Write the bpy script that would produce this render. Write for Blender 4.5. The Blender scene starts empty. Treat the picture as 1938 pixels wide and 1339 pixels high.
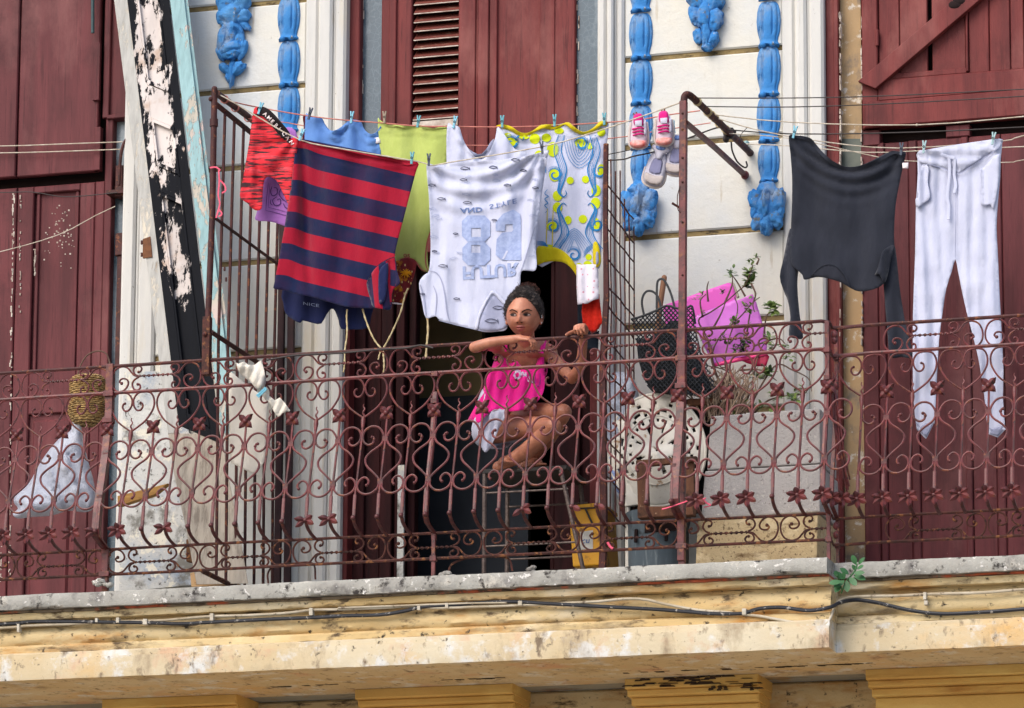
import bpy, bmesh, math, random
from mathutils import Vector, Matrix, noise
from mathutils.geometry import delaunay_2d_cdt
R = math.radians
rnd = random.Random(7)
scene = bpy.context.scene
COL = scene.collection

# ------------------------------------------------------------------ camera
F, CX, CY = 7500.0, 969.0, 1145.0
def _cal():
    Z = Vector((1200-CX, 42000+CY, -F)).normalized()
    X = -Vector((-25000-CX, -(2300-CY), -F)).normalized()
    X = (X - Z*X.dot(Z)).normalized()
    Y = Z.cross(X)
    return X, Y, Z
_X, _Y, _Z = _cal()
def ray(px, py):
    d = Vector((px-CX, -(py-CY), -F))
    return Vector((_X.dot(d), _Y.dot(d), _Z.dot(d)))
CAM = Vector((0, -1.0, 5.8)) - ray(969, 669.5)*(F/425.0/F)
def P(px, py, Y=0.0):
    """point of the photograph (source pixels) at depth Y"""
    d = ray(px, py)
    return CAM + d*((Y-CAM.y)/d.y)
def wx(px, py=150, Y=0.0): return P(px, py, Y).x
def wz(px, py, Y=0.0): return P(px, py, Y).z
cam_d = bpy.data.cameras.new('camera'); cam_o = bpy.data.objects.new('camera', cam_d); COL.objects.link(cam_o)
# columns of the camera-to-world rotation are the camera axes in world space
ax = [Vector((_X[i], _Y[i], _Z[i])) for i in range(3)]
m = Matrix((( ax[0].x, ax[1].x, ax[2].x, CAM.x), (ax[0].y, ax[1].y, ax[2].y, CAM.y), (ax[0].z, ax[1].z, ax[2].z, CAM.z), (0,0,0,1)))
cam_o.matrix_world = m
cam_d.sensor_fit = 'HORIZONTAL'; cam_d.sensor_width = 36; cam_d.lens = 36*F/1938
cam_d.shift_y = (CY-669.5)/1938; cam_d.clip_start = .5; cam_d.clip_end = 500
scene.camera = cam_o

# ------------------------------------------------------------------ mesh helpers
class MB:
    def __init__(s): s.v=[]; s.f=[]; s.m=[]; s.uv={}
    def add(s, vs, fs, mi=0):
        o=len(s.v); s.v += [tuple(p) for p in vs]
        for f in fs: s.f.append(tuple(i+o for i in f)); s.m.append(mi)
        return o
    def quadbox(s, a, b, c, d, back, mi=0):
        """front quad a b c d (counter-clockwise seen from -Y), extruded by vector back"""
        a,b,c,d=[Vector(p) for p in (a,b,c,d)]; k=Vector(back)
        s.add([a,b,c,d,a+k,b+k,c+k,d+k], [(0,1,2,3),(7,6,5,4),(0,4,5,1),(1,5,6,2),(2,6,7,3),(3,7,4,0)], mi)
    def box(s, x0,x1,y0,y1,z0,z1, mi=0):
        s.quadbox((x0,y0,z0),(x1,y0,z0),(x1,y0,z1),(x0,y0,z1),(0,y1-y0,0),mi)
    def cbox(s, x0,x1,y0,y1,z0,z1,c=.004,mi=0):
        """box whose front (y0) edges are chamfered by c"""
        s.add([(x0+c,y0,z0+c),(x1-c,y0,z0+c),(x1-c,y0,z1-c),(x0+c,y0,z1-c),(x0,y0+c,z0),(x1,y0+c,z0),(x1,y0+c,z1),(x0,y0+c,z1),(x0,y1,z0),(x1,y1,z0),(x1,y1,z1),(x0,y1,z1)],
              [(0,1,2,3),(0,4,5,1),(1,5,6,2),(2,6,7,3),(3,7,4,0),(4,8,9,5),(5,9,10,6),(6,10,11,7),(7,11,8,4),(11,10,9,8)],mi)
    def tube(s, pts, r, n=6, ref=None, flat=1.0, cap=True, mi=0, closed=False):
        pts=[Vector(p) for p in pts]; N=len(pts)
        if N<2: return
        rs = r if isinstance(r,(list,tuple)) else [r]*N
        T=[]
        for i in range(N):
            a=pts[i-1] if (i>0 or closed) else pts[i]; b=pts[(i+1)%N] if (i<N-1 or closed) else pts[i]
            t=b-a; T.append(t.normalized() if t.length>1e-9 else Vector((0,0,1)))
        side=None; vs=[]
        for i in range(N):
            t=T[i]
            if ref is not None:
                q=t.cross(Vector(ref)); 
                if q.length<1e-4: q=side or t.orthogonal()
                q.normalize(); 
            else:
                q = t.orthogonal() if side is None else side-t*side.dot(t)
                if q.length<1e-6: q=t.orthogonal()
                q.normalize()
            side=q; w=t.cross(q)
            for k in range(n):
                A=2*math.pi*(k+.5)/n
                vs.append(pts[i]+q*(math.cos(A)*rs[i])+w*(math.sin(A)*rs[i]*flat))
        fs=[]
        for i in range(N if closed else N-1):
            j=(i+1)%N
            for k in range(n):
                k2=(k+1)%n
                fs.append((i*n+k, i*n+k2, j*n+k2, j*n+k))
        if cap and not closed:
            fs.append(tuple(range(n))[::-1]); fs.append(tuple((N-1)*n+k for k in range(n)))
        s.add(vs,fs,mi)
    def ball(s, c, r, nu=10, nv=7, ax=None, mi=0, disp=None):
        """ellipsoid; r scalar or (rx,ry,rz); ax = 3 axis vectors"""
        c=Vector(c); r=(r,r,r) if not isinstance(r,(list,tuple)) else r
        ax=ax or (Vector((1,0,0)),Vector((0,1,0)),Vector((0,0,1)))
        vs=[]; 
        for j in range(nv+1):
            th=math.pi*j/nv
            for i in range(nu):
                ph=2*math.pi*i/nu
                d=Vector((math.sin(th)*math.cos(ph), math.sin(th)*math.sin(ph), math.cos(th)))
                k=disp(d) if disp else 1
                vs.append(c+ax[0]*(d.x*r[0]*k)+ax[1]*(d.y*r[1]*k)+ax[2]*(d.z*r[2]*k))
        fs=[]
        for j in range(nv):
            for i in range(nu):
                i2=(i+1)%nu
                fs.append((j*nu+i, (j+1)*nu+i, (j+1)*nu+i2, j*nu+i2))
        s.add(vs,fs,mi)
    def rings(s, rings, cap=True, mi=0):
        n=len(rings[0]); vs=[p for r in rings for p in r]; fs=[]
        for i in range(len(rings)-1):
            for k in range(n):
                k2=(k+1)%n; fs.append((i*n+k,i*n+k2,(i+1)*n+k2,(i+1)*n+k))
        if cap: fs.append(tuple(range(n))[::-1]); fs.append(tuple((len(rings)-1)*n+k for k in range(n)))
        s.add(vs,fs,mi)
    def build(s, name, mats, parent=None, smooth=True, solid=0, bevel=0, angle=40, subsurf=0):
        me=bpy.data.meshes.new(name); me.from_pydata(s.v,[],s.f)
        if not isinstance(mats,(list,tuple)): mats=[mats]
        for q in mats: me.materials.append(q)
        me.polygons.foreach_set('material_index', s.m)
        if s.uv:
            ul=me.uv_layers.new(name='UVMap')
            for lp in me.loops:
                ul.data[lp.index].uv=s.uv.get(lp.vertex_index,(0,0))
        me.validate()
        bm=bmesh.new(); bm.from_mesh(me)
        bmesh.ops.remove_doubles(bm, verts=bm.verts, dist=1e-6)
        bmesh.ops.recalc_face_normals(bm, faces=bm.faces)
        if not smooth: pass
        bm.to_mesh(me); bm.free()
        if smooth:
            me.polygons.foreach_set('use_smooth',[True]*len(me.polygons))
            me.set_sharp_from_angle(angle=R(angle))
        o=bpy.data.objects.new(name,me); COL.objects.link(o)
        if parent is not None: adopt(o,parent)
        if solid:
            k=o.modifiers.new('solid','SOLIDIFY'); k.thickness=solid; k.offset=0
        if bevel:
            k=o.modifiers.new('bevel','BEVEL'); k.width=bevel; k.segments=2; k.limit_method='ANGLE'; k.angle_limit=R(35)
        if subsurf:
            k=o.modifiers.new('sub','SUBSURF'); k.levels=subsurf; k.render_levels=subsurf
        return o
def adopt(o,parent):
    o.parent=parent
    o.matrix_parent_inverse=WM(parent).inverted()
def WM(o):
    """world matrix without needing a depsgraph update"""
    m=Matrix.Translation(o.location) @ o.rotation_euler.to_matrix().to_4x4() @ Matrix.Diagonal((*o.scale,1))
    if o.parent is not None: m = WM(o.parent) @ o.matrix_parent_inverse @ m
    return m
def tag(o,label=None,cat=None,group=None,kind=None):
    if label: o['label']=label
    if cat: o['category']=cat
    if group: o['group']=group
    if kind: o['kind']=kind
    return o
def empty(name,loc,label=None,cat=None,group=None,kind=None):
    o=bpy.data.objects.new(name,None); COL.objects.link(o); o.location=loc; o.empty_display_size=.05
    return tag(o,label,cat,group,kind)
def catmull(pts,n=6,closed=False):
    pts=[Vector(p) for p in pts]; N=len(pts); out=[]
    for i in range(N if closed else N-1):
        p1=pts[i]; p2=pts[(i+1)%N]
        p0=pts[i-1] if (i>0 or closed) else p1*2-p2
        p3=pts[(i+2)%N] if (i<N-2 or closed) else p2*2-p1
        for k in range(n):
            t=k/n
            out.append(.5*((2*p1)+(p2-p0)*t+(2*p0-5*p1+4*p2-p3)*t*t+(3*p1-p0-3*p2+p3)*t**3))
    if not closed: out.append(pts[-1])
    return out
def PP(lst,Y):
    return [P(q[0],q[1], q[2] if len(q)>2 else Y) for q in lst]
def gauss(x,s): return math.exp(-(x/s)**2)
def interp(x,tab):
    if x<=tab[0][0]: return tab[0][1]
    for a,b in zip(tab,tab[1:]):
        if x<=b[0]: return a[1]+(b[1]-a[1])*(x-a[0])/(b[0]-a[0])
    return tab[-1][1]

# ------------------------------------------------------------------ materials
def srgb(*c):
    return tuple(((v/255)/12.92 if v/255<=.04045 else ((v/255+.055)/1.055)**2.4) for v in c)+(1,)
class NT:
    def __init__(s,name):
        s.m=bpy.data.materials.new(name); s.m.use_nodes=True; s.t=s.m.node_tree; s.t.nodes.clear()
        s.out=s.n('ShaderNodeOutputMaterial'); s.b=s.n('ShaderNodeBsdfPrincipled')
        s.l(s.b.outputs[0],s.out.inputs[0]); s.tc=s.n('ShaderNodeTexCoord')
    def n(s,t,**k):
        q=s.t.nodes.new(t)
        for a,b in k.items(): setattr(q,a,b)
        return q
    def l(s,a,b): s.t.links.new(a,b)
    def coord(s,scale=(1,1,1),src='Object',rot=(0,0,0)):
        mp=s.n('ShaderNodeMapping'); mp.inputs['Scale'].default_value=scale; mp.inputs['Rotation'].default_value=rot
        s.l(s.tc.outputs[src],mp.inputs[0]); return mp.outputs[0]
    def noise(s,scale,stretch=(1,1,1),detail=6,rough=.6,src='Object',dist=0,rot=(0,0,0)):
        q=s.n('ShaderNodeTexNoise'); q.inputs['Scale'].default_value=scale; q.inputs['Detail'].default_value=detail
        q.inputs['Roughness'].default_value=rough; q.inputs['Distortion'].default_value=dist
        s.l(s.coord(stretch,src,rot),q.inputs['Vector']); return q.outputs['Fac']
    def ramp(s,fac,lo,hi,a=0.,b=1.):
        q=s.n('ShaderNodeMapRange'); q.clamp=True
        q.inputs['From Min'].default_value=lo; q.inputs['From Max'].default_value=hi
        q.inputs['To Min'].default_value=a; q.inputs['To Max'].default_value=b
        s.l(fac,q.inputs['Value']); return q.outputs[0]
    def math(s,op,a,b=None):
        q=s.n('ShaderNodeMath',operation=op)
        for i,x in enumerate((a,b)):
            if x is None: continue
            if isinstance(x,(int,float)): q.inputs[i].default_value=x
            else: s.l(x,q.inputs[i])
        return q.outputs[0]
    def mix(s,fac,a,b):
        q=s.n('ShaderNodeMix',data_type='RGBA')
        for i,x in ((0,fac),(6,a),(7,b)):
            if isinstance(x,(int,float)): q.inputs[i].default_value=x
            elif isinstance(x,tuple): q.inputs[i].default_value=x
            else: s.l(x,q.inputs[i])
        return q.outputs[2]
    def base(s,c):
        if isinstance(c,tuple): s.b.inputs['Base Color'].default_value=c
        else: s.l(c,s.b.inputs['Base Color'])
    def rough(s,r):
        if isinstance(r,(int,float)): s.b.inputs['Roughness'].default_value=r
        else: s.l(r,s.b.inputs['Roughness'])
    def bump(s,h,dist=.003,strength=.6):
        q=s.n('ShaderNodeBump'); q.inputs['Distance'].default_value=dist; q.inputs['Strength'].default_value=strength
        s.l(h,q.inputs['Height']); s.l(q.outputs[0],s.b.inputs['Normal'])
def M(name,c1,c2=None,scale=6,stretch=(1,1,1),lo=.35,hi=.65,rough=.8,patches=(),bump=None,spec=.3,coat=0,metal=0,sss=0,src='Object'):
    """two-tone noise paint; patches: (colour, scale, stretch, lo, hi); bump: (scale, stretch, distance, strength)"""
    t=NT(name); c=c1
    if c2 is not None: c=t.mix(t.ramp(t.noise(scale,stretch,src=src),lo,hi),c1,c2)
    for (pc,ps,pst,plo,phi) in patches:
        plo,phi=.5+(plo-.5)*.62,.5+(phi-.5)*.68
        c=t.mix(t.ramp(t.noise(ps,pst,detail=8,rough=.65,src=src),plo,phi),c,pc)
    t.base(c); t.rough(rough); t.b.inputs['Specular IOR Level'].default_value=spec
    t.b.inputs['Metallic'].default_value=metal
    if coat: t.b.inputs['Coat Weight'].default_value=coat; t.b.inputs['Coat Roughness'].default_value=.3
    if sss:
        t.b.inputs['Subsurface Weight'].default_value=sss; t.b.inputs['Subsurface Scale'].default_value=.01
        t.b.inputs['Subsurface Radius'].default_value=(1,.4,.2)
    if bump: t.bump(t.noise(bump[0],bump[1],detail=8,rough=.7,src=src),bump[2],bump[3])
    return t.m
def fabric(name,c,c2=None,rough=.9,weave=900,fold=.004):
    c=tuple(x*.76 for x in c[:3])+(1,); c2=tuple(x*.76 for x in c2[:3])+(1,) if c2 else None
    t=NT(name); c2=c2 or tuple(min(1,x*.82) for x in c[:3])+(1,)
    col=t.mix(t.ramp(t.noise(14,(1,1,.5),detail=5),.35,.7),c,c2)
    col=t.mix(t.ramp(t.noise(260,detail=2),.45,.9,0,.25),col,tuple(x*.6 for x in c[:3])+(1,))
    t.base(col); t.rough(rough); t.b.inputs['Specular IOR Level'].default_value=.15
    t.b.inputs['Sheen Weight'].default_value=.15; t.b.inputs['Sheen Roughness'].default_value=.5
    h=t.math('ADD',t.noise(22,(1,1,.45),detail=4,rough=.5),t.math('MULTIPLY',t.noise(300,detail=1),.06))
    t.bump(h,fold*2.2,.75)
    return t.m
S=srgb
IRON=M('rusty_iron',S(112,50,50),S(64,30,29),18,rough=.42,spec=.4,patches=((S(120,68,42),30,(1,1,1),.6,.7),(S(48,28,26),45,(1,1,1),.62,.72),(S(170,120,112),90,(1,1,1),.84,.9)),bump=(120,(1,1,1),.002,.5))
IRON_BROWN=M('brown_iron',S(80,42,40),S(48,27,26),20,rough=.6,spec=.25,patches=((S(120,70,45),40,(1,1,1),.6,.7),(S(150,110,100),80,(1,1,1),.84,.9)),bump=(120,(1,1,1),.002,.5))
IRON_LOW=M('dirty_iron',S(84,44,36),S(50,28,24),22,rough=.75,patches=((S(130,84,50),30,(1,1,1),.58,.7),(S(40,26,24),45,(1,1,1),.6,.72)),bump=(120,(1,1,1),.002,.6))
PLASTER=M('cream_plaster',S(212,206,190),S(196,199,200),1.3,rough=.9,patches=(
  (S(204,194,170),1.3,(1,1,.5),.58,.85),(S(196,192,182),3.0,(2,1,.25),.6,.9),(S(168,152,126),8,(2.5,1,.3),.68,.9),(S(150,140,124),22,(1,1,1),.74,.84),(S(110,98,82),60,(1,1,1),.79,.83)),bump=(18,(1,1,1),.008,.7))
PLASTER_TRIM=M('trim_plaster',S(204,202,196),S(188,187,184),3,(3,1,.3),rough=.9,patches=(
  (S(196,182,154),2,(2,1,.3),.6,.85),(S(172,160,140),10,(4,1,.2),.66,.86),(S(110,98,82),55,(1,1,1),.79,.83)),bump=(30,(1,1,.6),.005,.5))
JOINT=M('joint_mortar',S(150,130,88),S(112,96,66),8,rough=.95,patches=((S(60,50,38),14,(1,1,3),.55,.7),),bump=(50,(1,1,1),.006,.8))
LOWWALL=M('worn_lower_plaster',S(196,196,192),S(172,172,170),3,rough=.92,patches=(
  (S(140,154,172),4,(1,1,1),.58,.76),(S(118,116,110),7,(1,1,1),.58,.72),(S(210,205,190),12,(1,1,1),.6,.66),(S(80,78,74),40,(1,1,1),.66,.74)),bump=(40,(1,1,1),.008,.7))
WOOD=M('oxblood_painted_wood',S(102,50,53),S(78,37,40),2.2,(5,5,.6),rough=.6,spec=.2,patches=(
  (S(74,34,37),8,(8,8,.4),.58,.75),(S(128,82,80),1.6,(1.4,1.4,.6),.54,.9),(S(60,28,30),1.6,(1,1,1),.56,.84),(S(178,150,140),60,(3,3,.7),.88,.91)),bump=(24,(8,8,.3),.0025,.6))
WOOD_RED=M('brick_red_painted_wood',S(116,52,50),S(90,39,39),2.2,(5,5,.6),rough=.6,spec=.2,patches=(
  (S(82,35,35),8,(8,8,.4),.58,.75),(S(146,90,84),1.6,(1.4,1.4,.6),.54,.9),(S(66,28,28),1.6,(1,1,1),.56,.84),(S(200,180,168),70,(3,3,.5),.86,.9)),bump=(24,(8,8,.3),.003,.6))
WOOD_SHADED=M('shaded_maroon_wood',S(54,24,26),S(40,18,20),3,(6,6,.5),rough=.7,spec=.12,patches=((S(34,16,18),7,(6,6,.4),.55,.75),(S(120,80,76),70,(2,2,1),.88,.92)),bump=(24,(8,8,.3),.0025,.6))  # shade on the lower leaves put into a darker copy of the door wood
SLAT=M('louvre_wood',S(112,54,44),S(92,42,36),4,(.5,6,6),rough=.7,patches=((S(150,120,100),30,(.5,3,3),.66,.74),),bump=(30,(.5,8,8),.002,.6))
CHIP=M('chipped_white_paint',S(205,195,182),S(150,130,118),20,rough=.9)
SEAM=M('dark_seam',S(34,22,22),rough=1)
BEIGE=M('beige_board',S(176,146,108),S(150,128,98),4,(1,1,.4),rough=.9,patches=((S(120,108,96),6,(1,1,.7),.55,.7),(S(196,186,172),20,(1,1,1),.62,.7)),bump=(30,(1,1,1),.004,.5))
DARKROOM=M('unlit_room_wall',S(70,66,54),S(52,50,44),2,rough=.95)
BLUE=M('chalky_blue_paint',S(56,124,190),S(86,142,194),6,rough=.95,spec=.08,patches=((S(126,146,172),6,(1,1,.8),.54,.72),(S(34,80,132),14,(1,1,1),.58,.72),(S(104,108,108),22,(1,1,1),.64,.74),(S(176,182,186),45,(1,1,1),.74,.79)),bump=(55,(1,1,1),.009,.9))
LEDGE=M('lichened_ledge_stone',S(166,164,156),S(146,143,136),5,rough=.95,patches=(
  (S(100,96,94),5,(1,1,1),.62,.78),(S(190,184,172),9,(1,1,1),.60,.72),(S(56,52,50),18,(1,1,1),.60,.72),(S(208,204,198),30,(1,1,1),.66,.70)),bump=(40,(1,1,1),.010,.8))
BRICK=M('exposed_brick_edge',S(190,96,64),S(150,76,54),14,(1,1,1),rough=.95,patches=((S(120,106,88),2.2,(1,.3,.3),.44,.52),(S(80,66,54),14,(1,1,1),.56,.66),),bump=(60,(1,1,1),.006,.8))
OCHRE=M('stained_ochre_plaster',S(206,188,148),S(196,168,118),2.5,(.6,1,1),rough=.92,patches=(
  (S(212,200,176),3,(.5,1,1),.56,.8),(S(178,128,66),4,(.4,1,1.4),.56,.76),(S(112,96,74),4,(.45,1,1.3),.58,.74),(S(96,80,60),11,(.5,1,1.4),.60,.72),(S(54,48,42),26,(1,1,1),.66,.76)),bump=(36,(1,1,1),.007,.7))
FASCIA=M('cream_fascia_plaster',S(202,190,164),S(194,174,138),2.2,(.7,1,1),rough=.92,patches=(
  (S(206,162,96),1.4,(.6,1,1),.56,.8),(S(196,156,128),4,(1,1,.8),.60,.78),(S(206,204,198),7,(1,1,1),.56,.7),(S(146,128,104),3.4,(1.3,1,.6),.58,.8),(S(120,104,86),12,(1.4,1,.7),.62,.78),(S(84,76,64),30,(1,1,1),.68,.78)),bump=(36,(1,1,1),.006,.7))
SOFFIT=M('grimy_soffit_plaster',S(158,156,144),S(140,140,130),2.5,(.6,1,1),rough=.95,patches=((S(110,72,52),5,(.5,2,1),.6,.72),(S(64,56,46),9,(.4,3,1),.62,.72),(S(150,116,56),3,(1,1,1),.6,.75)),bump=(40,(1,1,1),.006,.6))
YELLOW=M('yellow_house_paint',S(222,182,108),S(204,164,90),2.5,(.5,1,1),rough=.9,patches=(
  (S(226,196,120),4,(.4,1,2),.58,.8),(S(170,118,60),5,(.3,1,2.5),.66,.84),(S(70,56,44),5,(.3,1,3),.76,.86),(S(190,186,120),9,(.5,1,2),.74,.84)),bump=(36,(1,1,1),.006,.7))
STREET=M('asphalt_street',S(150,144,136),S(130,126,120),1.2,rough=.95)
CONCRETE=M('speckled_concrete',S(176,170,166),S(160,155,152),6,rough=.95,patches=((S(116,110,106),60,(1,1,1),.66,.76),(S(204,198,188),75,(1,1,1),.64,.74),(S(140,134,130),5,(1,1,1),.6,.84)),bump=(90,(1,1,1),.008,.8))
CEMENT=M('sandy_cement',S(200,178,138),S(184,160,122),5,rough=.95,patches=((S(120,100,74),60,(1,1,1),.6,.68),(S(210,190,152),12,(1,1,1),.56,.68),(S(110,84,56),4,(1,1,3),.6,.74)),bump=(80,(1,1,1),.010,.8))
CABLE=M('black_cable',S(44,46,52),S(30,32,38),8,rough=.5,patches=((S(150,145,138),40,(1,1,1),.66,.7),))
CABLE_W=M('grey_white_cable',S(190,180,160),S(160,146,122),8,rough=.8,patches=((S(110,96,80),30,(1,1,1),.62,.7),))
CORD=M('white_cord',S(205,196,180),S(170,155,135),30,rough=.9)
CORD_PINK=M('pink_cord',S(205,130,115),S(170,105,95),30,rough=.9)
WIRE=M('dark_wire',S(58,50,48),S(40,36,36),30,rough=.6)
TWINE=M('jute_twine',S(206,190,150),S(170,150,108),60,rough=.95,bump=(200,(1,1,1),.002,.7))
# ------------------------------------------------------------------ setting: street, building, balcony
def plane_obj(name, pts, mat, label=None):
    b=MB(); b.add(pts,[tuple(range(len(pts)))]); o=b.build(name,mat,smooth=False); tag(o,kind='structure'); return o
plane_obj('street',[(-60,-60,0),(60,-60,0),(60,60,0),(-60,60,0)],STREET)

ZF=4.785                      # balcony floor
ZTOP=wz(900,-420)             # facade modelled up to here
bld=empty('apartment_building',(0,0,0),'weathered cream house front with oxblood doors and blue plaster garlands','building')
XL0,XL1=wx(-430),wx(233,500)          # left door opening
XC0,XC1=wx(657,150),wx(1133,150)      # middle door opening
XR0,XR1=wx(1563,400),wx(1563,400)+1.22
XEND0,XEND1=XL0-2.2,XR1+2.4

# wall: core with joint mortar + chamfered blocks
wall=MB(); B0=.012
def blocks(x0,x1,zs,yb=0.0):
    """rusticated courses between joints zs"""
    zs=sorted(zs); g=.013
    edges=[ZF-.2]+zs+[ZTOP]
    for a,b in zip(edges,edges[1:]):
        wall.cbox(x0,x1,yb,yb+.2,a+(g if a>ZF else 0),b-(g if b<ZTOP else 0),.007,0)
zR=[wz(1330,101),wz(1370,264),wz(1388,436)]
zR=[zR[0]+.415]+zR+[zR[-1]-.43,zR[-1]-.86]
zL=[wz(380,16),wz(445,171),wz(470,496),wz(500,665)]
zL=[zL[0]+.42,*zL,zL[1]-.39]
xLp0,xLp1=wx(300,300),wx(576,300)
xRp0,xRp1=wx(1182,300),wx(1482,300)
for x0,x1,zs in ((xLp0,xLp1,zL),(xRp0,xRp1,zR),(XEND0,XL0-.3,zL),(XR1+.3,XEND1,zR)):
    wall.box(x0,x1,.012,.3,ZF-.2,ZTOP,1); blocks(x0,x1,zs)
def strips(x0,x1,spec):
    """vertical mouldings: spec = list of (fraction0, fraction1, depth)"""
    for a,b,d in spec:
        wall.cbox(x0+(x1-x0)*a,x0+(x1-x0)*b,-d,.2,ZF-.2,ZTOP,min(.012,(x1-x0)*(b-a)*.3),2)
strips(wx(576,300),XC0,[(0,.3,.012),(.3,.36,.004),(.36,.68,.04),(.68,.74,.018),(.74,1,.03)])
strips(XC1,wx(1182,300),[(0,.34,.03),(.34,.42,.018),(.42,.62,.04),(.62,.7,.01),(.7,1,.016)])
strips(wx(1482,300),XR0,[(0,.3,.012),(.3,.36,.003),(.36,.6,.035),(.6,.66,.015),(.66,1,.028)])
strips(XL1,wx(300,300),[(0,.4,.03),(.4,.5,.012),(.5,1,.02)])
strips(XL0-.3,XL0,[(0,.5,.012),(.5,1,.03)]); strips(XR1,XR1+.3,[(0,.5,.03),(.5,1,.012)])
# lintels above the openings (outside the frame)
for a,b in ((XL0,XL1),(XC0,XC1),(XR0,XR1)): wall.box(a-.01,b+.01,.02,.3,ZTOP-.25,ZTOP+.2,0)
wall.build('wall',[PLASTER,JOINT,PLASTER_TRIM],bld)
# worn grey-blue plinth plaster low on the wall left of the middle door (a skim coat a few mm proud)
pl=MB()
pts=[(236,705),(300,702),(345,730),(352,800),(372,860),(380,1105),(226,1120),(229,900)]
pts=[P(x,y,-.036) for x,y in pts]
pl.add(pts,[tuple(range(len(pts)))[::-1]]); 
pl.build('plinth_render',LOWWALL,bld,smooth=False,solid=.008)

def zz(px,py,Y=.06): return wz(px,py,Y)
# ---- middle door
D=MB(); Y0=.07
door=bpy.data.objects.new('door',None); COL.objects.link(door); door.location=((XC0+XC1)/2,Y0,ZF); adopt(door,bld)
zt=ZTOP-.25; zm=wz(870,430,Y0)
def cx(px,py=120,Y=Y0): return wx(px,py,Y)
fr=MB()
for a,b,y in ((657,685,.03),(722,780,.06),(1022,1090,.055)):
    fr.cbox(cx(a),cx(b),y,.2,zm,zt,.006)
for a,b,y in ((738,752,.045),(1046,1052,.048)): fr.cbox(cx(a),cx(b),y,.1,zm,zt,.004)
fr.cbox(cx(657),cx(1133),.05,.2,zm-.12,zm,.006)
for a,b in ((651,662),(1118,1136)): fr.cbox(wx(a,800,.04),wx(b,800,.04),.02,.2,ZF,zm-.12,.005)
fr.build('frame',WOOD_RED,door,bevel=.002)
st=MB()
for a,b,y in ((868,900,.065),(900,905,.072),(905,925,.06),(925,940,.072)): st.cbox(cx(a),cx(b),y,.2,zm,zt,.004)
st.build('stile',WOOD_RED,door)
pn=MB(); pn.cbox(cx(938),cx(1024),.088,.2,zm,zt,.003); pn.build('panel',WOOD_RED,door)
gl=NT('wired_glass'); wv=gl.n('ShaderNodeTexVoronoi'); wv.inputs['Scale'].default_value=38; gl.l(gl.coord((1,1,.8)),wv.inputs['Vector']); wv.feature='DISTANCE_TO_EDGE'
c=gl.mix(gl.ramp(gl.noise(3.5,(1,1,.7)),.5,.64),S(66,82,92),S(140,150,156))
c=gl.mix(gl.ramp(wv.outputs['Distance'],.02,.06,.45,0),c,S(96,112,122)); gl.base(c); gl.rough(.22); gl.b.inputs['Specular IOR Level'].default_value=.6
gl.bump(gl.noise(60),.002,.4); GLASS=gl.m
for a,b in ((685,722),(1090,1133)):
    g=MB(); g.box(cx(a)-.002,cx(b)+.002,.085,.2,zm,zt); g.build('glass_pane',GLASS,door,smooth=False)
# flaking putty on the glazing edges
pu=MB()
for px in (684,1092):
    for k in range(60):
        z=zm+(zt-zm)*rnd.random(); x=cx(px)+rnd.uniform(-.004,.006); h=rnd.uniform(.01,.05); pu.box(x-.0025,x+.0025,.078,.09,z,z+h)
pu.build('putty',CHIP,door,smooth=False)['kind']='stuff'
lv=MB(); x0,x1=cx(783),cx(868); z=wz(825,222,Y0); n=0
lv.box(x0,x1,.13,.2,zm,zt,1)
dz=.0445
k=0
while z+k*dz<zt:
    a=z+k*dz; tl=rnd.uniform(-.0015,.0015)
    lv.quadbox((x0,.066,a),(x1,.066,a+tl),(x1,.118,a+dz+.002+tl),(x0,.118,a+dz+.002),(0,.004,-.008),0); k+=1
for a in range(k):    # pale worn lower lips of the slats
    zz0=z+a*dz
    lv.box(x0,x1,.0645,.068,zz0-.0075,zz0-.003,2)
lv.box(x0,x1,.06,.15,z-.05,z-.016,2)
lv.box(x0,x1,.05,.2,zm,z-.05,0)
lv.build('louvre',[SLAT,SEAM,CHIP],door,smooth=False)
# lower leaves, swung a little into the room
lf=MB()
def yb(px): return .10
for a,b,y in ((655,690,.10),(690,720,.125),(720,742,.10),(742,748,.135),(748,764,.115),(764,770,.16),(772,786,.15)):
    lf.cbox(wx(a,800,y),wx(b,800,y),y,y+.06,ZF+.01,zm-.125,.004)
lf.build('door_leaf',WOOD_SHADED,door)
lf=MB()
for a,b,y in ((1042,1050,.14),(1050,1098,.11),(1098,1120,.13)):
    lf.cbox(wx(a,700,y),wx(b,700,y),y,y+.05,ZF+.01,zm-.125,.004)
lf.build('door_leaf',WOOD_SHADED,door)
sp=MB(); sp.box(wx(752,1040,.10),wx(764,1040,.10),.095,.112,ZF+.01,wz(757,880,.1)); sp.build('bare_post',LOWWALL,door)
# room behind
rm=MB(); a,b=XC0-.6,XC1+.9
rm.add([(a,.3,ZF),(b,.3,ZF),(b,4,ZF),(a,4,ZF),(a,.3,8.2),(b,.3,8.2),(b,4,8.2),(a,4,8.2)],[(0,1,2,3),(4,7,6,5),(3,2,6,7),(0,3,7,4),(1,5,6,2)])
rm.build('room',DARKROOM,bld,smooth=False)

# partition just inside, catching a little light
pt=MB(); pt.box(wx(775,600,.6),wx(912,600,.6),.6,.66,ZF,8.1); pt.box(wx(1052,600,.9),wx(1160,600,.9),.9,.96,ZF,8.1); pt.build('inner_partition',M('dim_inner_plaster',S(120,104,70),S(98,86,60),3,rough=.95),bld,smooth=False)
pt=MB(); pt.box(wx(775,900,.55),wx(1000,900,.55),.55,.59,ZF,P(850,750,.55).z); pt.build('inner_cupboard',M('blue_black_cupboard',S(34,39,47),S(26,30,37),4,rough=.8),bld,smooth=False)
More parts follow.
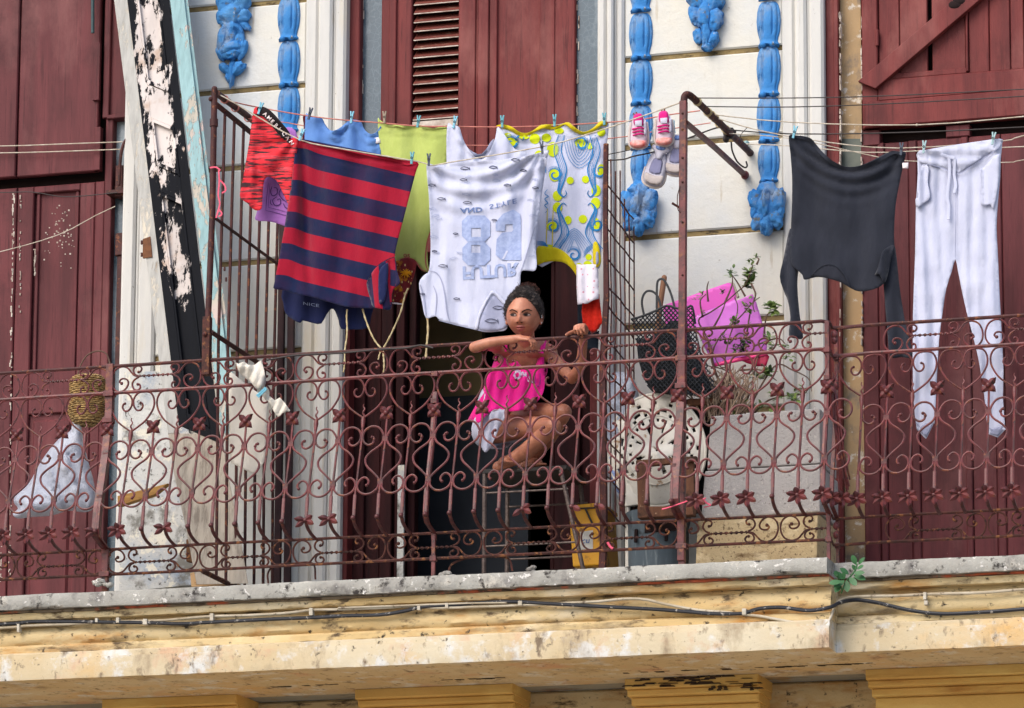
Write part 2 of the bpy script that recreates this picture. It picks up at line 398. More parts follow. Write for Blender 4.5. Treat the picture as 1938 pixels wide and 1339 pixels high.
# ---- left door
door=bpy.data.objects.new('door',None); COL.objects.link(door); door.location=((XL0+XL1)/2,.06,ZF); adopt(door,bld)
zsh=wz(90,330,.03); zlo=wz(90,352,.06)
d=MB(); d.box(XL0,wx(238,200,.1),.12,.25,ZF,zt,1)
d.build('backing_board',[WOOD,SEAM],door,smooth=False)
d=MB()       # upper shutter boards
xa=[-430,-300,-190,-80,33,186]
for p,q in zip(xa,xa[1:]): d.cbox(wx(p+1.2,200,.02),wx(q-1.2,200,.02),.02 if q<100 else .028,.06,zsh,zt,.005)
d.cbox(wx(176,200,.02),wx(188,200,.02),.012,.03,wz(180,190,.02),wz(180,82,.02),.002)
d.cbox(wx(180,200,.02),wx(192,200,.02),.016,.05,zsh,wz(186,240,.02),.002)
d.build('shutter',WOOD,door)
d=MB()       # fixed frame
for p,q,y in ((194,206,.04),(206,244,.06)): d.cbox(wx(p,200,y),wx(q,200,y),y,.12,wz(220,221,y),zt,.004)
d.cbox(wx(194,500,.05),wx(208,500,.05),.05,.12,ZF,wz(220,221,.05)-.002,.004)
d.cbox(wx(204,221,.05),wx(243,221,.05),.035,.12,wz(220,225,.05),wz(220,217,.05),.004)
d.build('frame',WOOD,door)
g=MB(); g.box(wx(209,500,.1),XL1+.01,.10,.13,ZF,wz(220,223,.06)); g.build('glass_pane',GLASS,door,smooth=False)
d=MB()       # lower leaf: stiles, rails, sunk panels
zA=wz(100,363,.05); zB=wz(100,700,.05); zC=wz(100,785,.05)
for off in (0,-185,-370):
    def X(p): return wx(p+off,600,.05)
    d.cbox(X(-8),X(26),.045,.1,ZF+.01,zlo,.005); d.cbox(X(27.5),X(58),.048,.1,ZF+.01,zlo,.005)
    d.cbox(X(146),X(174),.05,.1,ZF+.01,zlo,.005)
    for z0,z1 in ((zA,zlo),(zC+.01,zB-.005),(ZF+.01,ZF+.07)): d.cbox(X(58)-.001,X(146)+.001,.05,.1,z0,z1,.005)
    d.cbox(X(58)-.001,X(146)+.001,.075,.1,zB-.006,zA+.001,.002)
    for z0,z1 in ((ZF+.07,zC+.011),): d.cbox(X(58),X(146),.068,.1,z0,z1,.002); d.cbox(X(66),X(138),.056,.07,z0+.03,z1-.03,.01)
    d.cbox(X(62),X(68),.062,.08,zB,zA,.003); d.cbox(X(136),X(142),.062,.08,zB,zA,.003)
d.cbox(wx(175.5,600,.05),wx(193,600,.05),.046,.1,ZF+.01,zlo,.005)
d.build('door_leaf',WOOD,door)
# dribbles of white paint
dr=MB()
for px,py0,py1,n in ((25,365,560,40),(22,560,1100,55),(39,365,600,26),(2,1010,1105,20),(66,470,520,14),(74,900,960,5)):
    for k in range(n):
        y=rnd.uniform(py0,py1); x=px+rnd.gauss(0,.9)-(y-py0)*.008; h=rnd.uniform(3,12)*(.4 if rnd.random()<.5 else 1); wd=rnd.uniform(.5,1.4)
        a=P(x-wd,y+h,.043); b_=P(x+wd*.5,y+h,.043); c_=P(x+wd,y,.043); e_=P(x-wd,y,.043)
        dr.quadbox(a,b_,c_,e_,(0,.006,0))
for k in range(70):
    x,y=rnd.gauss(118,16),rnd.gauss(440,26); s_=rnd.uniform(.5,1.5)
    dr.quadbox(P(x-s_,y+s_*2,.0735),P(x+s_,y+s_*2,.0735),P(x+s_,y,.0735),P(x-s_,y,.0735),(0,.004,0))
dr.build('paint_drips',CHIP,door,smooth=False)['kind']='stuff'
# iron strap with hook on the glazing, drawn pipe above
ir=MB(); y=.035
ir.cbox(wx(219,400,y),wx(236,400,y),y,.09,wz(228,482,y),wz(228,440,y),.003); ir.cbox(wx(222,400,y),wx(233,400,y),y+.01,.09,wz(228,690,y),wz(228,482,y),.003)
ir.cbox(wx(219,400,y),wx(238,400,y),y-.02,.09,wz(228,372,y),wz(228,352,y),.004); ir.box(wx(206,365,y),wx(243,365,y),y-.04,.09,wz(228,369,y),wz(228,362,y))
ir.cbox(wx(219,300,y),wx(232,300,y),y,.09,wz(228,352,y),wz(228,312,y),.003)
ir.build('iron_strap',IRON_BROWN,door); ir=MB()
ir.tube(catmull(PP([(225,350),(228,300),(233,275),(241,262),(247,262)],-.02),5),.008,8); ir.build('strap_hook',IRON_BROWN,door); ir=MB(); ir.tube(catmull(PP([(233,352),(238,300),(246,285)],-.0),5),.007,8)
ir.build('strap_hook',IRON_BROWN,door)
pp=MB(); pp.tube(PP([(176,-300,-.01),(175.5,62,-.01)],0),.0085,10); pp.build('grey_green_pipe',M('pipe_paint',S(60,82,84),S(48,66,70),20,rough=.5),door)

# ---- right door
door=bpy.data.objects.new('door',None); COL.objects.link(door); door.location=((XR0+XR1)/2,.06,ZF); adopt(door,bld)
y=.05
def X(p,py=400,Y=.05): return wx(p,py,Y)
d=MB(); d.box(XR0,XR1,.13,.25,ZF,zt,0); d.build('backing_board',SEAM,door,smooth=False)
d=MB(); d.cbox(XR0-.001,X(1591),.02,.13,ZF,zt,.008); d.cbox(X(1583),X(1592.5),.012,.05,ZF,zt,.004); d.build('frame',WOOD_RED,door)
d=MB(); d.box(X(1592),X(1631),.07,.13,ZF,zt); d.build('beige_board',BEIGE,door,smooth=False)
ch=MB()
for px in (1589.5,1630.5):
    for k in range(70):
        yy=rnd.uniform(20,640); h=rnd.uniform(2,14); x=px+rnd.uniform(-1,1); w_=rnd.uniform(.4,1.3)
        ch.quadbox(P(x-w_,yy+h,.009 if px<1600 else .04),P(x+w_,yy+h,.009 if px<1600 else .04),P(x+w_,yy,.009 if px<1600 else .04),P(x-w_,yy,.009 if px<1600 else .04),(0,.03,0))
ch.build('paint_chips',CHIP,door,smooth=False)['kind']='stuff'
gp=MB(); gp.quadbox(P(1593,318,.066),P(1631,318,.066),P(1631,262,.066),P(1593,262,.066),(0,.004,0)); gp.build('glass_pane',M('dim_green_glass',S(92,96,84),S(70,78,72),9,rough=.3),door,smooth=False)
zs0,zs1=wz(1780,232,.03),wz(1780,182,.03)
d=MB()       # shutter with brace
d.cbox(X(1632,100),X(1662,100),.035,.08,zs0,zt,.005)
d.cbox(X(1637,100),XR1,.015,.08,zs0,zs1-.001,.006)
d.cbox(X(1662,100),XR1,.03,.08,zs1,wz(1780,141,.03),.006)
for p,q,yv in ((1663,1702,.052),(1703.5,1755,.05),(1764,1828,.05),(1834,1872,.045),(1873.5,1912,.045),(1913.5,1938,.043),(1940,2010,.045)):
    d.cbox(X(p,80),X(q,80),yv,.08,wz(1780,141,.03),zt,.004)
d.cbox(X(1829,80),X(1833,80),.03,.08,wz(1780,138,.03),zt,.003)
d.cbox(X(1668,80),X(1829,80),.04,.06,wz(1780,141,.03)+.0015,wz(1780,130,.03),.003)
d.build('shutter',WOOD_RED,door)
br=MB(); a,b=P(1640,160,.0),P(1835,-6,.0); far=a+(b-a)*1.55; t=(b-a).normalized(); nn=Vector((-t.z,0,t.x))
nn=nn*.042
br.quadbox(a-nn+t*.02,far-nn,far+nn,a+nn-t*.02,(0,.035,0)); br.build('brace',WOOD_RED,door,smooth=False,bevel=.003)
rt=MB(); c0=a+(b-a)*.93+nn*.4
for k in range(9): rt.ball(c0+t*(.026*k-.03)+nn*rnd.uniform(-.2,.5)+Vector((0,-.0,0)),(.03,.006,.02),8,5)
rt.build('rotten_patch',SEAM,door)
hg=MB(); hg.tube(PP([(1660,56,.03),(1660,86,.03)],0),.008,8); hg.build('hinge',WOOD_RED,door)
d=MB()       # lower leaves
zt2=wz(1780,262,.06)
for off in (0,182):
    for p,q,yv in ((1632,1662,.058),(1663.5,1676,.052),(1676.5,1722,.062),(1722.5,1738,.053),(1739,1836,.058)):
        if off and p<1650: continue
        d.cbox(X(p+off-(22 if off else 0),600),X(q+off-(22 if off else 0),600),yv,.12,ZF+.01,zt2,.005)
for p,q in ((1640,1700),(1700,1840),(1850,1950)): d.cbox(X(p,1040)+.02,X(q,1040)-.02,.042,.06,ZF+.03,ZF+.085,.014)
d.cbox(X(1632,240),X(1665,240),.05,.12,zt2-.01,zs0-.001,.004); d.cbox(X(1790,240),X(1835,240),.05,.12,zt2+.001,wz(1800,238,.06),.004)
d.build('door_leaf',WOOD,door)

# ---- plaster garlands
def husk_mb(h=.205,w=.112):
    b=MB(); rows=[]; m_=34
    wp=[(0,.30),(.06,.40),(.2,.47),(.42,.50),(.65,.46),(.8,.38),(.87,.36),(.95,.44),(1,.42)]
    for k in range(25):
        t=k/24; ww=w*interp(t,wp); dd=.034*interp(t,[(0,.45),(.2,.85),(.5,1),(.8,.75),(.88,.72),(.96,.95),(1,.5)])
        ring=[]
        for i in range(m_):
            th=math.pi*i/(m_-1)
            g=0
            for tg,wd,t0,t1 in ((1.12,.10,.08,.80),(math.pi-1.12,.10,.08,.80),(.55,.12,.0,.95),(math.pi-.55,.12,.0,.95)):
                if t0<t<t1: g+=.34*gauss(th-tg,wd)*min(1,(t-t0)*8,(t1-t)*8)
            lob=.012*abs(math.cos(th*1.5)) if t>.9 else 0
            nz=.05*noise.noise(Vector((th*1.7,t*4,1)))
            rr=1-g+nz
            ring.append(Vector((ww*math.cos(th)*(1-.25*g),-dd*math.sin(th)*rr-.004,-h*t+lob*(t-.9)*8)))
        ring+= [Vector((ww*.9*math.cos(math.pi),.012,-h*t)),Vector((ww*.9,.012,-h*t))]
        rows.append(ring)
    b.rings(rows)
    for s_ in (-1,1): b.ball((s_*w*.19,-.026,-h*.955),(w*.13,.016,h*.06),10,7,disp=lambda d:1+.2*noise.noise(d*2))
    return b
def husk_old(h=.205,w=.112):
    b=MB()
    # centre petal, two side petals, two beads: local z from 0 (top) to -h, y towards the viewer negative
    def petal(cx0,wid,dep,z0,z1,tw,lift):
        rings=[]
        for k in range(13):
            t=k/12; z=z0+(z1-z0)*t
            pr=(math.sin(math.pi*min(1,.16+t*.84))**.55)*(1-.28*t*t)
            ww=max(.003,wid*pr); dd=max(.003,dep*pr*(1+.35*math.sin(math.pi*t)))
            c=Vector((cx0+tw*t*t,-lift*math.sin(math.pi*(.15+.8*t)),-z))
            rings.append([c+Vector((ww*math.cos(a),dd*min(.3,math.sin(a)) if math.sin(a)>0 else dd*math.sin(a),0)) for a in [2*math.pi*i/14 for i in range(14)]])
        b.rings(rings)
    petal(-w*.30,w*.21,.026,.004,h*.93,-w*.05,.004); petal(w*.30,w*.21,.026,.004,h*.93,w*.05,.004)
    petal(0,w*.31,.034,.0,h*.86,0,.016)
    for s_ in (-1,1): b.ball((s_*w*.2,-.016,-h*.93),(w*.15,.024,h*.085),10,7)
    b.ball((0,-.012,-.006),(w*.3,.026,.016),10,6)
    return b
def blob_mb(c,parts,seed=0):
    b=MB(); r_=random.Random(seed)
    for (dx,dz,rx,rz,dep,rot) in parts:
        a=R(rot); ax=(Vector((math.cos(a),0,math.sin(a))),Vector((0,1,0)),Vector((-math.sin(a),0,math.cos(a))))
        ph=r_.random()*9
        b.ball((c.x+dx,c.y-dep*.35,c.z+dz),(rx*1.12,dep*.72,rz*1.12),22,16,ax,disp=lambda d,ph=ph: 1+.30*noise.noise(d*2.1+Vector((ph,ph,ph)))+.16*noise.noise(d*5.5+Vector((ph,1,ph))))
    return b
def garland(px,yts,bottom=None,par=bld):
    x=wx(px,100,-.0)
    base=None; hm=None
    if bottom=='rosette':
        c=P(px,393,-.03); base=blob_mb(c,[(0,.0,.05,.06,.05,0),(-.05,.03,.035,.055,.04,25),(.05,.025,.035,.055,.045,-20),(-.035,-.06,.03,.05,.04,-30),(.035,-.055,.032,.05,.045,25),(0,-.085,.03,.05,.05,0),(0,.075,.045,.04,.045,0),(-.06,-.015,.02,.04,.03,0),(.062,-.02,.02,.04,.03,0),(0,.02,.02,.07,.07,0)],int(px)).build('garland',BLUE,par,subsurf=1)
    else:
        c=P(px,yts[0][0],-.01); b=MB(); b.ball((c.x,-.005,c.z),(.045,.03,.02),10,6); base=b.build('garland',BLUE,par)
    protos=None
    for (y0,y1,tint) in yts:
        top=P(px,y0,-.02); bot=P(px,y1,-.02)
        if protos is None:
            protos=husk_mb().build('husk',BLUE,base); o=protos
        else:
            o=protos.copy(); COL.objects.link(o); adopt(o,base)
        o.location=(top.x,.004,top.z); s_=(top.z-bot.z)/.205; o.scale=(min(1.05,s_*1.02+.0),1,s_)
        o.matrix_parent_inverse=WM(base).inverted()
    return base
garland(545,[(-170,-92,0),(-90,-10,0),(-6,76,0),(77,163,0),(164,250,0)])
garland(1211,[(-150,-65,0),(-62,22,0),(24,112,0),(113,198,0),(199,282,0),(280,352,0)],'rosette')
garland(1453,[(-88,-1,0),(2,88,0),(87,182,0),(181,269,0),(270,345,0)],'rosette')
def drop(px,y0,spec,seed):
    c=P(px,y0,-.02); return blob_mb(Vector((c.x,-.01,c.z)),spec,seed).build('garland',BLUE,bld,subsurf=1)
k=1/425
drop(440,80,[(-14*k,90*k,20*k,30*k,.05,15),(14*k,84*k,22*k,26*k,.05,-20),(0,60*k,26*k,22*k,.06,0),(-18*k,56*k,16*k,18*k,.04,0),(20*k,54*k,18*k,16*k,.045,0),(0,22*k,18*k,30*k,.05,5),(-18*k,12*k,12*k,34*k,.045,-10),(16*k,10*k,10*k,26*k,.04,8),(22*k,40*k,8*k,22*k,.03,45),(0,-14*k,25*k,16*k,.06,0),(2*k,-28*k,20*k,10*k,.055,0),(-24*k,-24*k,8*k,14*k,.04,30),(22*k,-18*k,10*k,20*k,.04,-20),(-14*k,-56*k,9*k,16*k,.035,50),(14*k,-58*k,11*k,16*k,.04,-50),(0,-66*k,7*k,28*k,.035,-4),(-8*k,-76*k,5*k,10*k,.03,20)],5)
drop(1336,40,[(0,70*k,22*k,40*k,.05,0),(-18*k,44*k,16*k,24*k,.05,20),(18*k,40*k,20*k,24*k,.05,-20),(-20*k,14*k,13*k,22*k,.04,10),(20*k,2*k,15*k,22*k,.05,-10),(0,12*k,14*k,32*k,.055,0),(2*k,-24*k,9*k,30*k,.05,0),(-14*k,-30*k,11*k,15*k,.04,0),(16*k,-38*k,11*k,16*k,.04,-15),(4*k,-54*k,12*k,9*k,.035,0)],11)

# ---- balcony slab, cornice and the wall below
XJ=wx(1568,1070,-1.05)
def prof(x0,x1,dy,name,parts):
    o_=None
prof_spec=[ # (mat, [(Y,z) from top front to back])
]
zl=lambda py,Y=-1.08: wz(0+6,py,Y)
zTopL=wz(700,1094.5,-1.08)
z1=zl(1157); z2=zl(1163,-1.04); z3=zl(1176,-1.03); z4=zl(1188,-.99); z5=zl(1224,-1.0); z6=zl(1238,-1.02); z7=zl(1250,-1.035); z8=wz(650,1262.5,-1.05)
def strip(x0,x1,dy,pts,mat,name,seed,amp=.004,ends=True,segs=None):
    """a run of masonry: profile pts (Y,z) pushed along X with slight unevenness, closed at the back"""
    b=MB(); n=segs or max(2,int((x1-x0)/.022)); rings=[]
    for i in range(n+1):
        x=x0+(x1-x0)*i/n
        rg=[]
        for j,(Y,z) in enumerate(pts):
            w_=amp*noise.noise(Vector((x*5.3,j*3.1+seed,seed*1.7)))+amp*.9*noise.noise(Vector((x*21,j*2.3+seed,9)))+amp*2.2*max(0,noise.noise(Vector((x*9,j*5.3+seed,4)))-.42)
            back=(Y>-.6)
            rg.append(Vector((x,Y+dy+(0 if back else w_),z+(0 if back else w_*.8))))
        rings.append(rg)
    b.rings(rings); return b.build(name,mat,bld,angle=50)
def run(x0,x1,dy,seed):
    strip(x0,x1,dy,[(-1.08,z1+.006),(-1.085,z1+.02),(-1.083,zTopL-.012),(-1.075,zTopL),(-.3,zTopL),(-.3,z1+.006)],LEDGE,'ledge_slab',seed,.005)
    strip(x0,x1,dy,[(-1.05,z2+.002),(-1.052,z1+.0055),(-.3,z1+.0055),(-.3,z2+.002)],BRICK,'brick_course',seed+1,.006)
    strip(x0,x1,dy,[(-1.035,z3),(-1.042,z3+.012),(-1.04,z2+.0015),(-.3,z2+.0015),(-.3,z3)],OCHRE,'ledge_band',seed+2,.004)
    m=(z4+z5)/2
    strip(x0,x1,dy,[(-.995,z5),(-1.012,z5+.02),(-1.012,m+.0),(-.996,z4-.002),(-.985,z4+.008),(-.985,z3-.001),(-.3,z3-.001),(-.3,z5)],OCHRE,'cornice_bulge',seed+3,.004)
    strip(x0,x1,dy,[(-1.024,z6),(-1.024,z5-.012),(-1.008,z5-.001),(-.3,z5-.001),(-.3,z6)],OCHRE,'cornice_fillet',seed+4,.003)
    strip(x0,x1,dy,[(-1.04,z7),(-1.04,z6-.008),(-1.028,z6-.001),(-.3,z6-.001),(-.3,z7)],FASCIA,'cornice_fillet',seed+5,.003)
    strip(x0,x1,dy,[(-1.052,z8),(-1.056,z8+.03),(-1.054,z7-.001),(-.3,z7-.001),(-.3,z8)],FASCIA,'fascia',seed+6,.003)
run(XEND0,XJ,0,1); run(XJ+.0005,XEND1,.15,20)
sl=MB(); sl.box(XEND0,XEND1,-.74,.3,z8+.004,zTopL-.004); sl.build('balcony_slab',SOFFIT,bld,smooth=False)
# wall and corbels below
lw=MB()
lw.box(XEND0,XEND1,-.02,.3,0,z8+.003,0); lw.cbox(XEND0,XEND1,-.12,-.018,z8-.5,z8+.003,.01,1)
for pa,pb in ((-600,-260),(196,450),(674,972),(1184,1436),(1640,2300)):
    a=wx(pa,1312,-.4); b_=wx(pb,1312,-.4)
    for (Yf,za,zb,e_) in ((-.42,z8-.045,z8+.003,0),(-.39,z8-.075,z8-.0455,.004),(-.345,z8-.11,z8-.0755,.012),(-.30,z8-.40,z8-.1105,.02)):
        lw.cbox(a+e_,b_-e_,Yf,-.02,za,zb,.006,0)
lw.build('lower_wall',[YELLOW,OCHRE],bld)
for pa,pb in ():
    a=wx(pa,1312,-.7); b_=wx(pb,1312,-.7); cbm=MB()
    zz1=z8+.002; zz0=z8-.075; ov=.0
    cbm.add([(a,-.86,zz1),(b_,-.86,zz1),(b_+.05,-.80,zz0),(a-.0+.05,-.80,zz0),(a,-.1,zz1),(b_,-.1,zz1),(b_+.05,-.1,zz0),(a+.05,-.1,zz0)],[(0,1,2,3),(3,2,6,7),(0,3,7,4),(1,5,6,2),(4,7,6,5),(0,4,5,1)])
    cbm.build('corbel',SOFFIT,bld,smooth=False,bevel=.006)
fl=MB()
for x0,x1,y0,y1,n,ln in ((1185,1435,1270,1286,40,26),(1180,1440,1286,1298,26,34),(1330,1440,1296,1306,14,18),(1560,1660,1290,1322,10,22),(1460,1600,1262,1276,14,30),(840,960,1262,1280,12,26),(520,640,1262,1276,10,30)):
    for k_ in range(n):
        x=rnd.uniform(x0,x1); y=rnd.uniform(y0,y1); l=rnd.uniform(.3,1)*ln; h=rnd.uniform(1,4.5)
        Yv=-.425 if (y>1276 and x<1436 and x>1184) else None
        if Yv is None:
            p=P(x,y,-.6); p.z=z8+.0005; fl.quadbox(p+Vector((-l/850,0,-.001)),p+Vector((l/850,.005,-.001)),p+Vector((l/900,h/90,-.001)),p+Vector((-l/1000,h/100,-.001)),(0,0,.003)); continue
        fl.quadbox(P(x-l/2,y+h*.6,Yv),P(x+l/2,y+h*.3,Yv),P(x+l*.4,y-h*.5,Yv),P(x-l*.35,y-h*.4,Yv),(0,.02,0))
fl.build('flaked_paint',M('bare_dark_render',S(74,58,44),S(48,38,30),12,rough=.95),bld,smooth=False)['kind']='stuff'
# crumbled lumps on the ledge
lm=MB()
for px,py,s_,n in ((843,1090,20,14),(190,1104,26,18),(1005,1080,8,5)):
    for k_ in range(n):
        p=P(px+rnd.gauss(0,s_*.4),py+rnd.uniform(-7,3),-1.05); r_=rnd.uniform(.006,.016); ph=rnd.random()*9
        lm.ball(p,(r_*1.3,r_,r_*.8),8,6,disp=lambda d,ph=ph:1+.3*noise.noise(d*2+Vector((ph,0,0))))
lm.build('loose_mortar',LEDGE,bld)['kind']='stuff'
# ------------------------------------------------------------------ balcony railing
YR=-1.0
ZT,ZS,ZST=wz(737,659.5,YR),wz(737,711,YR),wz(737,783,YR)
ZLO,ZBO=wz(737,1012.5,YR),wz(737,1061,YR)
U=.2235; S0=-2.365
def zrow(py,off): return wz(737,py,YR-off)
# vertical stations measured on the baluster at px 737
def Yd(py): return 650+py/2.849   # zoomed rows -> source rows
Zjt,Zwid,Zjb,Zbt,Zball=[zrow(Yd(q),o) for q,o in ((510,.035),(612,.065),(742,.098),(800,.112),(931,.135))]
_tk=[(0,0),(.04,.012),(.12,.045),(.25,.078),(.42,.103),(.62,.122),(.82,.132),(1,.135)]
PROF=[(ZLO-.001,0)]+[(ZLO+(Zball-ZLO)*a,b) for a,b in _tk[1:]]+[(Zbt,.118),(Zjb,.098),(Zjt,.035),(ZST,.012),(ZST+.09,0),(ZT+1,0)]
def out(z): return interp(z,PROF)
rail=empty('balcony_railing',(S0+U*8,YR,zTopL),'rusty red-brown wrought iron balcony railing with scrolls and star flowers','railing')
def L(s,z,off=0.): return Vector((s,-out(z)-off,z))
def flatbar(b,pts,w=.0047,d=.0045,n=6): b.tube(pts,w,n,ref=(0,1,0),flat=d/w)
def zr(q,o=None):
    """zoomed row -> z, iterating on the belly offset"""
    z=zrow(Yd(q),0)
    for _ in range(4): z=zrow(Yd(q),out(z))
    return z
def sc(pts,n=5): # scroll in local (s fraction of U, zoomed row) -> 3D points
    return [L(p.x,p.z) for p in catmull([Vector((a*U,0,zr(q))) for a,q in pts],n)]
def curlend(b,p,r=.0085): b.ball(p,(r,.008,r),8,6)
# one heart: two mirrored lobes between spike bars
def heart_mb():
    b=MB()
    for sg in (-1,1):
        pts=[(0,392),(.14,368),(.30,335),(.42,290),(.47,250),(.455,212),(.38,184),(.24,177),(.10,185),(.02,215),(.025,250),(.09,275),(.17,276),(.22,258),(.205,240),(.17,236)]
        p=sc([(sg*a,q) for a,q in pts]); flatbar(b,p); curlend(b,p[-1],.006)
    return b
def vase_mb():
    b=MB()
    for sg in (-1,1):
        pts=[(.05,497),(.26,494),(.235,512),(.26,532),(.35,540),(.45,522),(.48,490),(.43,458),(.30,441),(.15,450),(.05,485),(.035,515),(.10,546),(.27,578),(.37,612),(.33,652),(.17,692),(.05,725),(.035,750),(.05,775),(.16,800),(.31,804),(.44,785),(.48,752),(.43,725),(.34,714),(.26,730),(.255,748),(.285,757)]
        p=sc([(sg*a,q) for a,q in pts[2:]],4); flatbar(b,p,.0053); curlend(b,p[0],.0075); curlend(b,p[-1],.0075)
        q=sc([(sg*.235,512),(sg*.255,500),(sg*.285,499)],3); flatbar(b,q,.0053); curlend(b,q[-1],.0075)
    for zc in (zr(512),zr(742)): b.box(-.012,.012,-out(zc)-.008,-out(zc)+.006,zc-.010,zc+.010)
    return b
def bar_mb(ztop,spike):
    b=MB(); zs=[]
    n=26
    for k in range(n+1): zs.append(ZLO+(ztop-ZLO)*k/n)
    lo=[z for z in zs if z<zr(805)]; hi=[z for z in zs if z>=zr(812)]
    lo=[ZLO+ (zr(805)-ZLO)*k/14 for k in range(15)]
    b.tube([L(0,z) for z in lo],.0085,6,ref=(0,1,0),flat=.7)
    b.tube([L(0,lo[-1]-.002)]+[L(0,z) for z in hi],.0052,6)
    if spike:
        z0=ztop; b.tube([L(0,z0-.05),L(0,z0-.015),L(0,z0)],[.006,.011,.009],8)
        q=[L(.004*math.sin(k*1.15),z0+k*.006,.002*math.cos(k*1.15)) for k in range(12)]
        b.tube(q,[.0055*(1-.055*k) for k in range(12)],6)
    b.ball(L(0,Zball,.009),.012,10,7)
    return b
def star_mb():
    b=MB(); c=L(0,ZST,.006)
    for k in range(4):
        a=R(45+90*k); d=Vector((math.cos(a),0,math.sin(a))); n_=Vector((-d.z,0,d.x)); e=Vector((0,-1,0))
        ln=.046 if k in(0,1) else .043
        pts=[c+d*(ln*t) for t in (0.1,.35,.6,.85,1)]
        wv_=[.008,.0155,.0145,.007,.001]
        for s_ in (-1,1):
            vs=[]; 
            for p,w_,t in zip(pts,wv_,(.1,.35,.6,.85,1)):
                vs+= [p+e*(.010+.016*t-.012*t*t), p+n_*(s_*w_)+e*(.002+.016*t-.012*t*t), p+e*(-.004+.012*t-.01*t*t)]
            fs=[]
            for i in range(4):
                fs+=[(i*3,i*3+1,i*3+4,i*3+3),(i*3+1,i*3+2,i*3+5,i*3+4),(i*3+2,i*3,i*3+3,i*3+5)]
            b.add(vs,fs)
    b.ball(c+Vector((0,-.012,0)),.0125,10,7); b.ball(c,(.016,.008,.016),10,6)
    return b
def leaf_mb(mask=0x3f):
    b=MB(); c=L(0,Zball,.010)
    for k in range(6):
        if not mask>>k&1: continue
        a=R(90+60*k+8); d=Vector((math.cos(a),-.35,math.sin(a)*.8)); n_=d.cross(Vector((0,-1,0))).normalized()
        rg=[]
        for i,t in enumerate((.15,.35,.55,.75,.92,1)):
            w_=(.006,.0125,.0135,.0105,.005,.001)[i]; p=c+d*(.05*t)+Vector((0,0,-.008*t*t))
            rg.append([p+n_*w_+Vector((0,.001,0)),p+Vector((0,-.007,0)),p-n_*w_+Vector((0,.001,0)),p+Vector((0,.004,0))])
        b.rings(rg)
    return b
def frieze_mb(flip,half=False):
    """between two pair centres: half a scroll pair at each end and the twisted link; two units long, s from 0 to 2U"""
    b=MB(); za,zb=(ZT,ZS) if not flip else (ZLO,ZBO)
    Hh=za-zb
    def q(s,t):   # t: 0 at the upper rail, 1 at the lower rail
        t=1-t if flip else t
        return Vector((s*U,0,za-Hh*t))
    for sg in ((1,) if half else (0,1)):
        def m(pts,w=.0044):
            p=catmull([q(a if sg else (2-a),t) for a,t in pts],6); flatbar(b,p,w); return p
        p=m([(.245,.66),(.20,.60),(.235,.50),(.31,.49),(.375,.56),(.39,.70),(.33,.88),(.22,.97),(.11,.90),(.035,.70),(.03,.42),(.10,.15),(.24,.035),(.37,.10),(.46,.28),(.53,.40),(.66,.43)]); curlend(b,p[0],.008)
        p=m([(.60,.41),(.53,.34),(.50,.18),(.545,.06),(.63,.05),(.68,.15),(.65,.26),(.61,.27)],.0045); curlend(b,p[-1],.007)
        p=m([(.62,.46),(.53,.55),(.48,.70),(.51,.88),(.59,.95),(.655,.87),(.64,.74),(.60,.73)],.0045); curlend(b,p[-1],.007)
    # twisted bar
    vs=[];n=40
    rg=[]
    for k in range(n+1):
        t=k/n; c=q(.64+(.36 if half else .72)*t,.43); A=t*math.pi*(3.5 if half else 7)
        rg.append([c+Vector((0,math.sin(A+o)*.006*(1 if i%2 else 1),math.cos(A+o)*.0075*(1 if i%2==0 else .45))) for i,o in enumerate((0,math.pi/2,math.pi,3*math.pi/2))])
    b.rings(rg)
    return b
proto={}
def inst(kind,fn,s,Yp,mat,parent,name,angle=50):
    if kind not in proto:
        o=fn().build(name,mat,None,angle=angle); proto[kind]=o.data
    else:
        o=bpy.data.objects.new(name,proto[kind]); COL.objects.link(o)
    o.location=(s,Yp,0); 
    o.parent=parent; o.matrix_parent_inverse=WM(parent).inverted()
    return o
leafy={0:63,.5:63,1:63,1.5:63,2:0b000110,2.5:63,3:0,3.5:0b110110,4:0,5:0,5.5:0,6.5:0b110110,7:0b110110,11:0b110100,12:0b010000,12.5:0b010000,14.5:63,15:63,15.5:63,16:0,16.5:63,17:63}
def baluster(k,s,Yp,star,leaf):
    o=inst('star_bar' if star else 'spike_bar', (lambda:bar_mb(ZST,False)) if star else (lambda:bar_mb(zr(392),True)), s,Yp,IRON,rail,'baluster')
    if star: inst('star',star_mb,s,Yp,IRON,o,'star_flower')
    if leaf:
        inst('leaf%d'%leaf,lambda:leaf_mb(leaf),s,Yp,IRON,o,'leaf_flower')
def section(k0,k1,sfun,Yp,leaf,post=()):
    k=k0
    while k<=k1+.01:
        s=sfun(k); star=abs(k-round(k))<.01
        baluster(k,s,Yp,star,leaf.get(round(k*2)/2,0))
        if star: inst('vase',vase_mb,s,Yp,IRON,rail,'vase_scroll')
        else: inst('heart',heart_mb,s,Yp,IRON,rail,'heart_scroll')
        k+=.5
sm=lambda k:S0+U*k
section(-2,17,sm,YR,leafy)
SX0=P(1680,740,-.85).x-U; sr=lambda k:SX0+U*k
section(.5,8,sr,-.85,{k/2:63 for k in range(1,17)})
for k in range(-2,16,2): 
    inst('friezeA',lambda:frieze_mb(False),sm(k),YR,IRON,rail,'frieze_scroll'); inst('friezeB',lambda:frieze_mb(True),sm(k),YR,IRON_LOW,rail,'frieze_scroll')
for k in range(1,8,2):
    inst('friezeA',None,sr(k)-.02,-.85,IRON,rail,'frieze_scroll'); inst('friezeB',None,sr(k)-.02,-.85,IRON_LOW,rail,'frieze_scroll')
